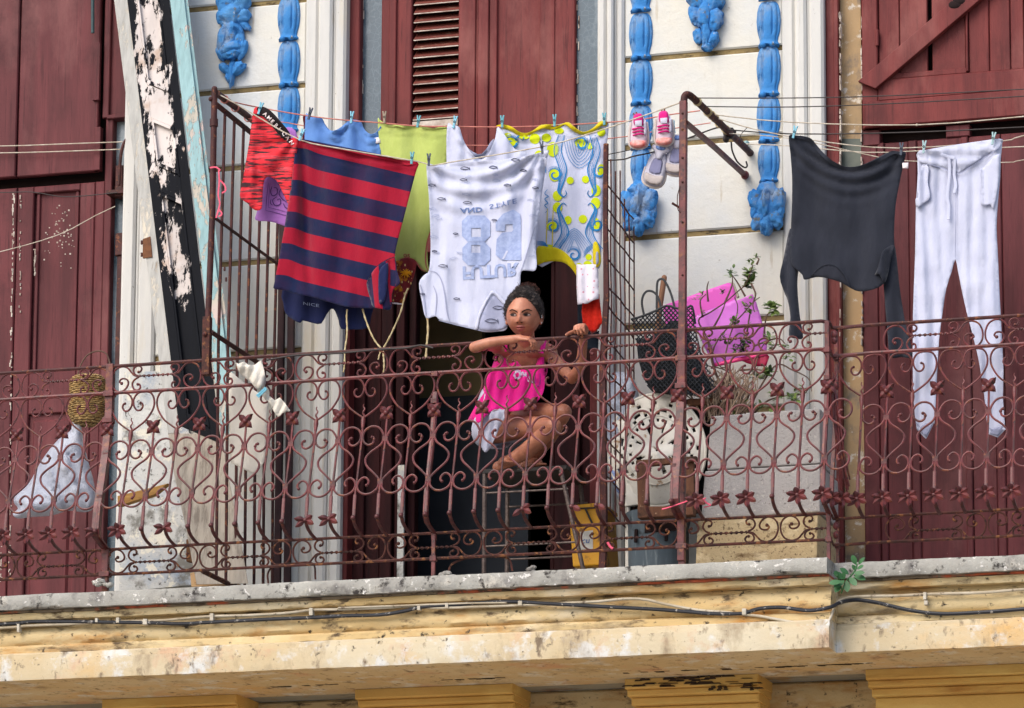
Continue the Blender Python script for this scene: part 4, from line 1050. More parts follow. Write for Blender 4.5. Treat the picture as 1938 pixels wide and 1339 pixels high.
# --- plain white vest behind
fY=drape(-.74,('s',862,238,942,240,58,.012,18,26),('v',.008,30,0,0),('n',.006,40))
o=cloth('vest',[(846,240),(856,237),(869,240),(876,262),(888,284),(900,297),(912,301),(922,294),(931,278),(938,258),(942,240),(952,250),(975,282),(1004,300),(1000,400),(930,440),(856,420),(846,330)],fY,WHITE)
T(o,'plain white vest with deep scoop neck behind the 82 jersey','vest')
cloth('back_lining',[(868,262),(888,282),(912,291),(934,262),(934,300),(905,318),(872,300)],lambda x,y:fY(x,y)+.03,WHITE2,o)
# --- yellow and blue patterned top
fY=drape(-.70,('s',952,238,1046,236,14,.009,16,22),('s',1066,234,1148,231,18,.010,18,26),('v',.008,52,.5,0),('c',1138,260,1128,500,-.012,10),('n',.008,60))
o=cloth('top',[(939,240),(950,236),(966,241),(980,250),(998,252),(1014,244),(1024,237),(1046,236),(1062,234),(1076,232),(1088,243),(1101,250),(1113,249),(1126,242),(1136,233),(1150,230),(1152,240),(1150,262),(1144,300),(1141,400),(1138,470),(1137,500),(1130,511),(1112,514),(1098,520),(1088,510),(1074,497),(1050,493),(1016,500),(1006,400),(1000,310),(965,290),(948,268)],fY,WHITE)
tp=T(o,'white top with yellow dots and blue swirls, yellow neckband at its lower edge','top')
cloth('neckband',[(1016,468),(1030,466),(1052,468),(1068,476),(1082,490),(1094,508),(1101,517),(1093,523),(1082,508),(1068,497),(1050,494),(1030,496),(1015,500)],lambda x,y:fY(x,y)-.006,YEL,tp,sp=5)
cloth('hem_roll',[(939,238),(950,235),(968,239),(982,249),(998,251),(1014,243),(1024,236),(1046,235),(1060,235),(1076,231),(1090,242),(1102,249),(1113,247),(1126,239),(1136,229),(1150,230),(1147,238),(1138,238),(1126,247),(1112,254),(1098,254),(1084,247),(1070,236),(1058,241),(1042,245),(1028,243),(1014,249),(998,257),(982,256),(966,247),(950,242)],lambda x,y:fY(x,y)-.007,YEL,tp,sp=4)
cloth('armband',[(1123,460),(1130,458),(1136,478),(1137,497),(1130,506),(1123,500),(1122,482)],lambda x,y:fY(x,y)-.008,YEL,tp,sp=5)
cloth('lining',[(1128,478),(1132,478),(1133,496),(1128,499)],lambda x,y:fY(x,y)-.011,WHITE2,tp,sp=5)
def disc(x,y,rx,ry=None,n=18): ry=ry or rx; return [(x+rx*math.cos(2*math.pi*k/n),y+ry*math.sin(2*math.pi*k/n)) for k in range(n)]
dots_=[(1079,341,7),(1108,339,7),(1055,370,9,10),(1128,360,9,11),(1055,392,9,10),(1127,384,9,11),(1075,416,7,8),(1103,414,8,8),(1050,330,11,13),(1138,322,8,12),(1046,428,11,9),(1129,424,6,12),(1034,260,9,8),(1046,282,11,14),(1100,270,12,9),(1058,247,9,6),(968,268,13,9),(992,258,10,5),(1116,276,6,6),(1138,250,8,8),(1012,262,10,10),(1038,470,14,8),(1112,500,8,7),(1096,504,7,7),(1114,486,6,6),(960,256,8,5),(1020,298,10,14)]
decal('yellow_dots',[disc(*d) for d in dots_],fY,YELP,tp)
sw=[];
def arc_(cx_,cy_,r0,r1,a0,a1,w,n=12):
    return ([(cx_+(r0+(r1-r0)*k/n)*math.cos(R(a0+(a1-a0)*k/n)),cy_+(r0+(r1-r0)*k/n)*math.sin(R(a0+(a1-a0)*k/n))) for k in range(n+1)],w)
for cx_,cy_ ,sg in ((1050,330,1),(1046,428,1),(1136,322,-1),(1130,424,-1),(968,270,1),(1100,272,1),(1086,482,1)):
    for q in range(3): sw.append(arc_(cx_,cy_,13+q*2.2,3,200+q*12,(200+q*12)+430*sg,2.6 if q==0 else 1))
for sg,x0 in ((1,1092),(-1,1092)):
    for q in range(5):
        o_=q*3.4
        sw.append(([(x0-sg*(24+o_*.8),255),(x0-sg*(30+o_),285),(x0-sg*(20+o_),318),(x0-sg*(26+o_*.6),345),(x0-sg*(32+o_*.3),362),(x0-sg*(26),372),(x0-sg*20,366),(x0-sg*22,360)] ,2.4 if q in(0,4) else .9))
        sw.append(([(x0-sg*(20),388),(x0-sg*(27),384),(x0-sg*(33+o_*.3),396),(x0-sg*(26+o_*.6),412),(x0-sg*(16+o_),440),(x0-sg*(30+o_),465),(x0-sg*(40+o_*1.2),476)],2.4 if q in (0,4) else .9))
for q in range(6):
    r_=8+q*4.5
    sw.append(([(1100-r_*1.1,262),(1100-r_*.8,278+q*4),(1096,290+q*5.5),(1096+r_*.8,278+q*4),(1098+r_*1.1,260)],1.2))
    sw.append(([(1088-r_*1.3,476+q),(1088-r_*.7,462-q*2),(1087,452-q*4),(1087+r_*.7,462-q*2),(1088+r_*1.3,474+q)],1.2))
for q in range(4): sw.append(([(1018,300+q*6),(1030,306+q*5),(1033,318+q*3)],1.4)); sw.append(([(1016,456+q*2.2),(1030,458+q*2),(1040,470)],1.4))
for q in range(3): sw.append(([(1104,478+q*4),(1112,468+q*4),(1124,460+q*3)],1.4))
sw.append(([(1036,358),(1031,366),(1038,371),(1031,376),(1037,384),(1031,388),(1037,396),(1032,402)],1.8))
for q in range(3): sw.append(arc_(986,262,9-q,4,180,430,1.4)); 
strokes('swirl_print',sw,fY,BLUP,tp,off=-.0055)
strokes('neck_tie',[([(1036,394),(1035,430),(1034,462)],2),([(1047,394),(1046,430),(1045,480)],2)],fY,YEL,tp,off=-.008)
# --- 82 jersey
fY=drape(-.90,('w',.014,26,6),('s',812,312,1024,284,38,.013,34,60),('r',1026,284,.014,13,210),('r',812,314,.010,10,150),('c',1000,330,985,470,.016,9),('c',1012,330,998,490,-.014,6),('c',830,380,880,600,.008,20),('n',.010,60),('v',.005,48,1,.1))
o=cloth('jersey',[(807,317),(811,309),(822,312),(838,311),(868,307),(897,306),(940,302),(969,299),(1000,294),(1026,287),(1039,284),(1036,296),(1030,336),(1025,370),(1022,395),(1016,440),(1014,470),(1016,500),(1012,512),(1000,512),(986,514),(984,540),(972,556),(962,580),(961,610),(957,624),(940,627),(918,628),(897,623),(880,618),(866,614),(848,610),(832,605),(824,598),(806,601),(799,572),(793,536),(803,520),(812,511),(815,470),(814,420),(811,360)],fY,WHITE,sp=5)
je=T(o,'white jersey hung upside down with big faded grey 82','jersey')
strokes('seam',[([(812,512),(826,516),(836,532),(842,560),(846,590),(852,610)],2),([(830,606),(866,615),(900,623),(918,627)],1.4),([(985,514),(1000,470),(1012,430)],1.5)],fY,WHITE2,je)
cloth('neck_ribbing',[(898,621),(903,600),(912,578),(924,559),(933,549),(948,560),(960,573),(960,582),(946,568),(934,556),(926,564),(916,582),(908,602),(904,622)],lambda x,y:fY(x,y)-.008,WHITE,je,sp=5)
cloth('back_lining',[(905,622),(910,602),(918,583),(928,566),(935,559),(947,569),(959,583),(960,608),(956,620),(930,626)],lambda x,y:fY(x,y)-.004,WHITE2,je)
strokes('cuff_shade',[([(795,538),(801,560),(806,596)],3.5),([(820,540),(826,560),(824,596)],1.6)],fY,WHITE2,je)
# numerals (hung upside down, seen from the inside: flipped top to bottom)
def ring8(x0,y0,x1,y1,hx0,hy0,hx1,hy1,ch):
    # octagon with square hole, as four trapezoid polygons
    o8=[(x0+ch,y0),(x1-ch,y0),(x1,y0+ch),(x1,y1-ch),(x1-ch,y1),(x0+ch,y1),(x0,y1-ch),(x0,y0+ch)]
    return [[o8[7],o8[0],o8[1],o8[2],(hx1,hy0),(hx0,hy0)],[o8[2],o8[3],(hx1,hy1),(hx1,hy0)],[o8[3],o8[4],o8[5],o8[6],(hx0,hy1),(hx1,hy1)],[o8[6],o8[7],(hx0,hy0),(hx0,hy1)]]
num=ring8(874,407,928,457,892,431,910,448,11)+ring8(875,457.5,928,502,892,463,909,478,11)
num+=[[(938,420),(952,404),(972,396),(984,404),(986,414),(972,440),(970,424),(957,424),(955,437),(938,436)],[(940,452),(950,440),(969,438),(986,414),(986,492),(950,492),(938,482)]]
decal('big_number',num,fY,GREYP,je)
hole=[[(958,463),(970,456),(969,466),(958,470)],[(956,424),(971,422),(970,440),(956,440)],[(950,490),(958,474),(962,474),(954,490)]]
decal('number_gap',hole[2:],fY,WHITE,je,off=-.0058)
text_print('lettering','AND',(871,394),(19,-1.2),(1.5,13),fY,INKB,je,bold=.03)
text_print('lettering','STYLE',(925,387),(20,-4.6),(1.5,13),fY,INKB,je,bold=.0)
text_print('lettering','FUTUR',(874,505),(34,-2.4),(1,34),fY,GREYP,je,bold=.035)
fish=[]
for k in range(40):
    x,y=rnd.uniform(818,1020),rnd.uniform(318,600)
    if not inside(x,y,[(816,318),(1024,300),(1010,500),(955,560),(920,620),(830,596),(818,500)]) or (872<x<990 and 385<y<540): continue
    s_=rnd.uniform(5,8)*rnd.choice((-1,1)); a=rnd.uniform(-.25,.25)
    pr=[(-1,.15),(-.3,-.22),(.4,-.15),(1,.05)]; p2=[(-1,.15),(-.3,.3),(.4,.2),(1,.05)]; tl=[(1,-.3),(.9,.05),(1.1,.4)]
    for q in (pr,p2,tl): fish.append(([(x+s_*u*math.cos(a)-s_*v*math.sin(a),y+abs(s_)*u*math.sin(a)*(1 if s_>0 else -1)+abs(s_)*v) for u,v in q],.8))
strokes('fish_print',fish,fY,INKF,je,off=-.0062)
fish=[]
for x,y,s_ in ((880,318,9),(933,316,8),(877,340,7),(960,350,7),(817,350,7),(884,383,8),(835,376,8),(862,442,5),(822,475,5),(935,416,5),(943,582,11),(930,607,13),(799,556,5),(975,302,8),(1013,355,6),(990,322,6),(864,565,6),(838,503,9)):
    fish+=[([(x-s_,y),(x-s_*.3,y-s_*.3),(x+s_*.5,y-s_*.2),(x+s_,y+s_*.1)],1.5),([(x-s_,y),(x,y+s_*.25),(x+s_,y+s_*.1)],1.5),([(x+s_*.9,y-s_*.3),(x+s_,y+s_*.4)],1.3)]
strokes('fish_print',fish,fY,INK,je,off=-.009)
# --- striped shirt
def su(x,y):
    X=(x-500)*3.347; Yq=(y-240)*3.347
    xl=215-(Yq-80)*.158
    d=X-xl; bend=18*gauss(d-28,40)*-1 if d>0 else 0
    return (x/100,-((Yq-130-.225*max(0,d)-30*math.exp(-max(0,d)/70)*0+ (14*math.exp(-((d-60)/60)**2)) - 8)/100.3))
fY=drape(-.90,('w',.016,46,5),('r',565,263,.012,6,200),('c',572,290,586,560,.022,9),('c',560,300,540,540,-.010,14),('v',.008,75,.4,.25),('s',570,264,790,306,8,.007,16,20),('n',.012,80))
o=cloth('shirt',[(561,262),(568,263),(604,270),(640,278),(682,287),(720,295),(760,302),(791,307),(787,325),(775,370),(762,420),(752,458),(747,486),(751,512),(757,535),(745,546),(741,560),(740,584),(722,583),(690,583),(655,580),(618,570),(588,561),(560,556),(538,549),(519,546),(519,536),(526,500),(540,420),(553,335)],fY,STRIPE,sp=5,uvf=su)
st_=T(o,'navy and red broad-striped polo shirt, largest garment on the front cord','shirt')
slv=[(747,487),(735,490),(720,499),(708,510),(698,526),(694,536),(697,552),(702,568),(706,580),(722,584),(740,585),(741,562),(746,545),(757,535),(751,512)]
def su2(x,y):
    return (0,-( (x-694-(y-540)*.10)/14.5 +.2))
sY=lambda x,y: fY(x,y)-.012-.016*math.sin((x-700)/9.0)-.01*gauss(x-731,6)
cloth('sleeve',slv,sY,STRIPE,st_,sp=4,uvf=su2)
strokes('sleeve_seam',[([(747,486),(733,491),(716,502),(702,520),(695,536)],2)],lambda x,y:fY(x,y)-.014,fabric('dark_navy_seam',S(16,18,44)),st_)
cloth('placket',[(718,512),(728,500),(735,500),(733,540),(727,570),(718,574),(716,540)],lambda x,y:sY(x,y)-.008,NAVY,st_,sp=5)
b=MB(); b.ball(P(720,570,-.955),(.008,.004,.008),10,6); b.build('button',INK,st_)
strokes('hem_roll',[([(564,263),(604,271),(650,281),(700,292),(745,302),(770,310),(790,307)],6)],fY,fabric('crimson_hem',S(176,20,48)),st_,off=-.010)
strokes('hem_roll',[([(566,262),(610,271),(660,281),(720,293),(780,304)],3)],fY,NAVY,st_,off=-.013)
# --- navy shorts below it
fY=drape(-.78,('v',.010,40,0,.1),('n',.008,40))
o=cloth('shorts',[(535,545),(536,572),(540,592),(552,603),(568,611),(573,606),(592,611),(608,612),(618,595),(627,584),(634,588),(641,606),(646,622),(672,623),(696,620),(702,600),(705,560),(660,480),(580,480)],fY,NAVY,sm=2)
ns=T(o,'navy shorts peeping out below the striped polo shirt','shorts')
text_print('lettering','NICE',(573,576),(14,2.2),(0,-8),fY,GREYP,ns)
# --- floral cloth, dotted cloth, scarlet cloth
o=cloth('cloth',[(744,500),(755,492),(772,488),(788,495),(784,520),(774,548),(762,576),(750,574),(742,573),(746,545)],drape(-.74,('v',.008,22,0,0)),floral()); T(o,'dark red floral cloth with cream hem between striped and lime shirts','cloth')
strokes('hem',[([(742,573),(752,574),(762,575)],3)],-.75,WHP,o)
b=MB(); 
for k in range(14):
    a=k*2.4; b.tube(PP([(768,515,-.755),(768+11*math.cos(a),517+9*math.sin(a),-.752)],0),[.004,.0015],5)
b.build('flower_print',M('orange_petal',S(224,150,20),rough=.9),o)
fY=drape(-.72,('v',.007,24,0,0),('c',1098,520,1104,572,-.01,5)); o=cloth('cloth',[(1091,500),(1132,500),(1133,540),(1133,565),(1122,568),(1112,574),(1093,576),(1091,540)],fY,dots(),sm=1); T(o,'white cloth with pink dots hanging under the patterned top','cloth')
fY=drape(-.68,('v',.009,14,0,0)); o=cloth('cloth',[(1104,560),(1134,556),(1137,585),(1140,610),(1133,622),(1122,629),(1112,622),(1104,616),(1101,590)],fY,REDC,sm=1); T(o,'scarlet cloth hanging lowest beside the girl\'s raised hand','cloth')
o=cloth('cloth',[(1093,570),(1106,570),(1104,616),(1120,632),(1134,625),(1132,662),(1094,660)],-.62,fabric('dark_teal_cotton',S(26,36,48)),sm=1); T(o,'dark navy cloth behind the scarlet cloth','cloth')
# --- charcoal jersey on the right
fY=drape(-.66,('w',.010,40,4),('s',1500,258,1690,290,40,.016,26,48),('r',1497,258,.010,8,120),('r',1708,288,.012,8,140),('v',.006,80,0,0),('n',.012,70),('c',1515,300,1500,420,-.008,12))
o=cloth('jumper',[(1493,257),(1506,256),(1520,257),(1535,262),(1548,277),(1562,293),(1576,304),(1600,315),(1628,313),(1657,300),(1685,286),(1700,286),(1714,288),(1711,305),(1704,338),(1695,388),(1692,440),(1692,470),(1684,486),(1678,520),(1671,538),(1650,548),(1625,551),(1607,543),(1594,535),(1576,529),(1560,525),(1544,524),(1523,529),(1518,519),(1507,509),(1498,498),(1496,470),(1497,430),(1499,380),(1499,335),(1496,290)],fY,CHAR,sp=6)
ju=T(o,'charcoal long-sleeved jumper pegged by its hem, hanging upside down','jumper')
cloth('sleeve',[(1495,432),(1503,450),(1507,480),(1511,505),(1509,530),(1510,560),(1514,600),(1520,638),(1507,640),(1493,634),(1496,600),(1491,568),(1484,552),(1476,523),(1484,484)],lambda x,y:fY(x,y)+.02+.014*math.sin(x/5.),CHAR,ju)
cloth('sleeve',[(1680,474),(1692,462),(1698,500),(1703,546),(1713,609),(1727,672),(1706,675),(1685,673),(1679,620),(1674,560),(1672,520)],lambda x,y:fY(x,y)+.025+.010*math.sin(x/6.),CHAR,ju)
cloth('cuff_fold',[(1692,464),(1676,470),(1668,482),(1662,505),(1656,520),(1664,518),(1674,534),(1680,520),(1686,490)],lambda x,y:fY(x,y)-.012-.012*math.sin((x-1660)/5.),CHAR,ju,sp=5)
cloth('neck_lining',[(1535,521),(1548,508),(1562,500),(1580,502),(1594,514),(1603,530),(1607,542),(1590,533),(1570,527),(1550,523)],lambda x,y:fY(x,y)-.005,fabric('dark_grey_lining',S(44,46,56)),ju)
strokes('neck_seam',[([(1533,522),(1546,508),(1562,499),(1580,501),(1594,513),(1603,528),(1608,544)],3)],lambda x,y:fY(x,y)-.006,CHAR,ju,off=-.006)
strokes('hem_roll',[([(1494,257),(1515,259),(1535,267),(1552,287),(1576,308),(1602,319),(1630,317),(1660,304),(1690,289),(1713,289)],7)],fY,CHAR,ju,off=-.012)
cloth('care_label',[(1708,308),(1719,307),(1719,318),(1708,318)],-.665,WHP,ju,sm=0)
# --- white trousers
def legs(x,y):
    return 0
fY=drape(-.66,('w',.014,13,14),('w',.012,30,8),('r',1745,285,.008,8,70),('r',1890,266,.008,8,70),('n',.008,40),('c',1808,300,1808,480,.012,7))
o=cloth('trousers',[(1737,288),(1748,284),(1770,280),(1800,275),(1839,269),(1870,266),(1893,263),(1897,270),(1894,300),(1893,335),(1889,380),(1886,427),(1888,470),(1890,511),(1892,560),(1895,616),(1899,700),(1898,752),(1902,806),(1903,812),(1901,814),(1890,826),(1887,827),(1874,822),(1871,821),(1870,817),(1866,780),(1862,741),(1852,680),(1840,630),(1829,588),(1820,547),(1813,512),(1808,490),(1801,514),(1791,545),(1784,590),(1777,644),(1772,741),(1769,796),(1768,801),(1766,803),(1754,828),(1752,829),(1750,828),(1738,815),(1736,813),(1735,810),(1728,741),(1728,596),(1732,480),(1733,420),(1734,380),(1737,328)],fY,WHITE,sp=5,sm=2)
tr=T(o,'long white drawstring trousers hanging down behind the railing','trousers')
cloth('waistband',[(1737,287),(1770,281),(1800,275),(1839,269),(1893,262),(1896,272),(1885,283),(1862,296),(1838,312),(1810,328),(1788,318),(1764,312),(1740,305)],lambda x,y:fY(x,y)-.008-.006*math.sin(y/4.),WHITE,tr)
strokes('seam',[([(1742,310),(1765,312),(1790,320),(1810,329),(1840,314),(1870,294),(1892,278)],2),([(1808,330),(1809,400),(1808,470),(1808,488)],1.6),([(1739,306),(1741,330),(1737,360),(1736,390)],1.4)],fY,WHITE2,tr,off=-.016)
for pk,nm in (([(1745,312),(1757,316),(1756,345),(1760,372),(1748,385),(1735,392),(1733,376),(1738,372),(1736,350)],'pocket'),([(1855,322),(1862,316),(1892,290),(1890,340),(1880,395),(1874,386),(1857,388),(1858,360)],'pocket')):
    cloth(nm,pk,lambda x,y:fY(x,y)-.016-.006*math.sin(x/3.),WHITE,tr,sp=5)
strokes('hem',[([(1734,800),(1745,812),(1753,820),(1766,796)],2.2),([(1868,806),(1876,812),(1888,815),(1901,801)],2.2)],fY,WHITE2,tr,off=-.006)
cloth('cuff_lining',[(1740,816),(1744,806),(1752,800),(1760,802),(1764,806),(1753,827)],lambda x,y:fY(x,y)-.003,WHITE2,tr,sp=5,sm=1)
cloth('cuff_lining',[(1873,820),(1878,812),(1886,808),(1894,808),(1899,813),(1888,825)],lambda x,y:fY(x,y)-.003,WHITE2,tr,sp=5,sm=1)
for pts in ([(1782,292),(1795,298),(1797,330),(1793,370),(1796,390),(1795,415)],[(1800,296),(1807,302),(1806,330),(1809,350),(1806,365)],[(1780,291),(1795,296),(1807,299)]):
    b=MB(); b.tube(catmull(PP([(x,y,fY(x,y)-.02) for x,y in pts],0),4),.007,6,flat=.5,ref=(0,1,0)); b.build('drawstring',WHITE,tr)

# ------------------------------------------------------------------ clothes pegs
PEGC={'blue':M('pale_blue_plastic',S(120,186,206),rough=.4,spec=.5),'teal':M('teal_plastic',S(84,158,170),rough=.4,spec=.5),'dark':M('slate_plastic',S(70,78,92),rough=.5),'wood':M('grey_wood_peg',S(176,160,140),S(140,126,110),40,rough=.9),'brown':M('brown_wood_peg',S(120,66,44),S(96,52,36),40,rough=.8),'mint':M('mint_plastic',S(158,188,190),rough=.45,spec=.4)}
def peg(px,py,Y,col,tilt,label,h=24):
    c=P(px,py,Y); k=h/425/.98
    e=empty('clothes_peg',c,label,'clothes peg','clothes pegs')
    a=R(tilt); u=Vector((math.sin(a),0,math.cos(a))); s_=Vector((math.cos(a),0,-math.sin(a))); f=Vector((0,-1,0))
    for sg in (-1,1):
        b=MB(); w=.0045
        prof=[(-.5,.003),(-.2,.0025),(0,.0055),(.2,.006),(.5,.0115)]
        rg=[]
        for t,g in prof:
            p=c+u*(k*t)+f*(.004)+s_*(sg*g*.62)
            rg.append([p-s_*.0032-f*w,p+s_*.0032-f*w,p+s_*.0032+f*w,p-s_*.0032+f*w])
        b.rings(rg); b.build('prong',PEGC[col],e,smooth=False,bevel=.001)
    b=MB(); b.tube([c+f*.010+s_*(.0045*math.cos(t*.7))+u*(.0045*math.sin(t*.7)) for t in range(19)],.0012,5); b.tube([c+f*.010-s_*.0045,c-f*.003-s_*.0045],.0012,5); b.build('spring',WIRE,e)
    return e
for a in ((493,205,-.90,'blue',18,'pale blue peg on the waistband of the red shorts'),(587,215,-.70,'dark',14,'dark slate peg at the left strap of the blue vest'),(666,222,-.70,'blue',6,'pale blue peg at the middle of the blue vest'),
 (728,222,-.70,'wood',0,'grey wooden peg at the left corner of the lime shirt'),(792,230,-.70,'teal',8,'teal peg at the middle of the lime shirt'),(861,231,-.74,'blue',12,'small blue peg where lime shirt meets white vest'),
 (951,230,-.72,'teal',0,'teal peg at the left corner of the patterned top'),(1050,228,-.72,'teal',0,'teal peg at the middle of the patterned top'),(1144,225,-.72,'teal',0,'teal peg at the right corner of the patterned top'),
 (571,255,-.95,'blue',20,'pale blue peg shared by red shorts and striped polo'),(780,299,-.95,'teal',4,'teal peg at the right corner of the striped polo'),(812,302,-.95,'dark',0,'dark slate peg at the left corner of the 82 jersey'),
 (1026,279,-.95,'dark',-6,'dark slate peg at the right corner of the 82 jersey'),(1504,250,-.68,'blue',14,'blue peg at the left corner of the charcoal jumper'),(1706,282,-.69,'dark',4,'dark peg at the right corner of the charcoal jumper'),
 (1749,278,-.69,'mint',6,'mint peg at the left of the white trousers'),(1880,262,-.69,'mint',10,'mint peg at the right of the white trousers'),(1206,224,-.72,'brown',-20,'dark brown peg holding the left pink sneaker'),(1258,218,-.72,'brown',-14,'reddish wooden peg holding the right pink sneaker'),
 (1275,240,-.64,'blue',-10,'blue peg holding the white shoe half hidden by the post'),(1238,257,-.66,'mint',0,'pale green peg between the pink sneaker and the left white shoe')):
    peg(*a)

# ------------------------------------------------------------------ shoes
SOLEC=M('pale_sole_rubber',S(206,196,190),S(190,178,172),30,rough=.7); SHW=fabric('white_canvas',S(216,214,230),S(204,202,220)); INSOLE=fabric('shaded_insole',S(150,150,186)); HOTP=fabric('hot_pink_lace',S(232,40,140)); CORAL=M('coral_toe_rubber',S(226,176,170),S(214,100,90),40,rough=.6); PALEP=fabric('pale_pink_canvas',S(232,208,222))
def sneaker(px,py,label,s=1.):
    e=empty('sneaker',P(px,py-30,-.70),label,'sneaker','pink and white sneakers')
    def q(l): return [(px+x*s,py+y*s) for x,y in l]
    pillow('upper',q([(-12,-24),(-4,-30),(6,-30),(14,-24),(17,-6),(18,14),(15,26),(4,31),(-8,31),(-15,26),(-16,12),(-14,-6)]),-.72,.030,PALEP,e,sp=3.5,rim=11)
    pillow('tongue',q([(-9,-32),(0,-36),(8,-33),(10,-22),(9,-12),(-7,-12),(-10,-22)]),-.752,.008,HOTP,e,sp=4,rim=5)
    pillow('tongue_label',q([(-7,-21),(7,-22),(7,-11),(-6,-10)]),-.762,.005,SHW,e,sp=4,rim=4,sm=0)
    for k in range(3):
        b=MB(); y=-6+k*6; b.tube(catmull([P(px+(-12+k)*s,py+(y+2)*s,-.745),P(px-3*s,py+y*s,-.762),P(px+6*s,py+(y-1)*s,-.760),P(px+12*s,py+(y+1)*s,-.742)],4),.0042,6); b.build('lace',HOTP,e)
    pillow('toe_cap',q([(-15,20),(-8,15),(2,13),(12,15),(17,20),(16,28),(5,33),(-9,33),(-16,28)]),-.735,.020,CORAL,e,sp=4,rim=7)
    b=MB(); b.tube(catmull([P(px+x*s,py+y*s,-.705) for x,y in ((-15,-18),(-18,8),(-17,27),(-6,34),(7,34),(18,27),(20,8),(17,-18))],4),.006,6); b.build('sole',SOLEC,e)
    pillow('side_panel',q([(8,-24),(15,-22),(17,0),(17,8),(9,6),(9,-8)]),-.745,.008,SHW,e,sp=4,rim=5)
sneaker(1208,248,'small pink and white sneaker, left of the hanging pair',.95); sneaker(1256,243,'small pink and white sneaker, right of the hanging pair',.95)
def slipon(px,py,label,ang,s=1.):
    e=empty('canvas_shoe',P(px,py-40,-.66),label,'shoe','white canvas shoes')
    ca,sa=math.cos(R(ang)),math.sin(R(ang))
    def q(l): return [(px+(x*ca-y*sa)*s,py+(x*sa+y*ca)*s) for x,y in l]
    pillow('upper',q([(-12,-22),(0,-28),(12,-24),(19,-8),(21,14),(19,34),(10,42),(-6,42),(-17,36),(-19,14),(-17,-6)]),-.66,.030,SHW,e,sp=3.5,rim=12)
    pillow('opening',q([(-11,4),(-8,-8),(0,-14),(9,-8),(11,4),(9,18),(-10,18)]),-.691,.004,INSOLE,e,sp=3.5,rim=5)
    pillow('tongue',q([(-16,-34),(-2,-38),(14,-36),(17,-28),(8,-20),(6,-10),(-4,-10),(-8,-20),(-15,-26)]),-.695,.010,SHW,e,sp=4,rim=6)
    pillow('tongue_patch',q([(-10,-33),(0,-36),(9,-34),(6,-28),(-6,-27)]),-.705,.005,M('blue_patch',S(110,140,190),S(70,90,150),80,rough=.8),e,sp=3,rim=4)
    pillow('heel_panel',q([(-17,20),(0,22),(18,19),(17,33),(9,39),(-6,39),(-15,34)]),-.69,.007,fabric('cream_heel',S(208,196,192)),e,sp=4,rim=5)
    b=MB(); b.tube(catmull(PP([(x,y,-.655) for x,y in q([(21,8),(21,32),(11,43),(-7,43),(-19,35),(-19,10)])],0),4),.0065,6); b.build('sole',SOLEC,e)
slipon(1243,310,'white canvas shoe hanging clear, heel down, left of the post',14); slipon(1279,290,'white canvas shoe half hidden behind the square clothes post',6,.95)
# ------------------------------------------------------------------ leaning old door leaf
def peeled(name,c_top,c_under,lo,hi,sc=9,st=(1,1,.35),band=None,c3=None):
    t=NT(name); n1=t.math('ADD',t.math('MULTIPLY',t.noise(sc,st,detail=9,rough=.7,dist=.4),.62),t.math('MULTIPLY',t.noise(sc*4.2,(1,1,.3),detail=6,rough=.7),.38)); f=n1
    if band:
        sp=t.n('ShaderNodeSeparateXYZ'); t.l(t.tc.outputs['UV'],sp.inputs[0])
        u=t.math('SUBTRACT',sp.outputs['X'],band[0]); u=t.math('MULTIPLY',u,u); g=t.math('MULTIPLY',u,band[1])
        vb=t.ramp(sp.outputs['Y'],band[2],band[3],0,band[4]); f=t.math('ADD',t.math('SUBTRACT',n1,g),vb)
    k=t.ramp(f,lo,hi); under=t.mix(t.ramp(t.noise(7,(1,1,.4)),.4,.65),c_under,tuple(x*.8 for x in c_under[:3])+(1,))
    if c3: under=t.mix(t.ramp(t.noise(5),.55,.65),under,c3)
    top=t.mix(t.ramp(t.noise(16,(3,3,.3)),.4,.7,0,.5),c_top,tuple(x*.5 for x in c_top[:3])+(1,))
    c=t.mix(k,top,under); t.base(c); t.rough(t.ramp(k,0,1,.75,.9)); t.b.inputs['Specular IOR Level'].default_value=.12; t.bump(t.math('ADD',t.math('MULTIPLY',k,-.6),t.math('MULTIPLY',t.noise(40),.3)),.004,.8); return t.m
BLK=peeled('peeling_black_paint',S(15,17,23),S(206,196,190),.468,.484,band=(.44,.55,.58,.88,-.20),c3=S(178,156,140))
EDGE=peeled('flaking_grey_edge',S(176,174,168),S(206,196,178),.52,.6,14,c3=S(150,136,118))
TURQ=peeled('flaking_turquoise',S(146,178,180),S(186,178,164),.53,.55,10,c3=S(196,176,170))
RAW=peeled('weathered_raw_wood',S(176,166,152),S(140,130,118),.5,.62,9,(5,5,.3),c3=S(190,178,160))
leaf=empty('old_door_leaf',P(390,1080,-.62),'tall old door leaf with peeling black paint and turquoise edge, leaning on the wall','door leaf')
YT,YBm=-.22,-.66          # depth at the top of the picture / at the foot
def dl(px,py,off=0.):
    return P(px,py,YT+(YBm-YT)*(py/1090)+off)
def lx(x0,x1,py): return x0+(x1-x0)*py/820
def slab(pts,off0,off1,name,mat,uv=None,bev=.003):
    """pts: outline of the front face in pixels (left edge down, right edge up), subdivided along its length"""
    b=MB(); n=len(pts)//2; L_=pts[:n]; R_=pts[n:][::-1]; rows=[]
    for (lx_,ly),(rx_,ry) in zip(L_,R_):
        rows.append([dl(lx_,ly,off0),dl(rx_,ry,off0),dl(rx_,ry,off1),dl(lx_,ly,off1)])
    b.rings(rows)
    for i in range(n):
        v=L_[i][1]/820
        for k,u in enumerate((0,1,1,0)): b.uv[i*4+k]=(uv[0]+(uv[1]-uv[0])*u if uv else u,v)
    return b.build(name,mat,leaf,smooth=False,bevel=bev)
ys=[-260,-120,0,100,200,300,400,500,600,700,820]
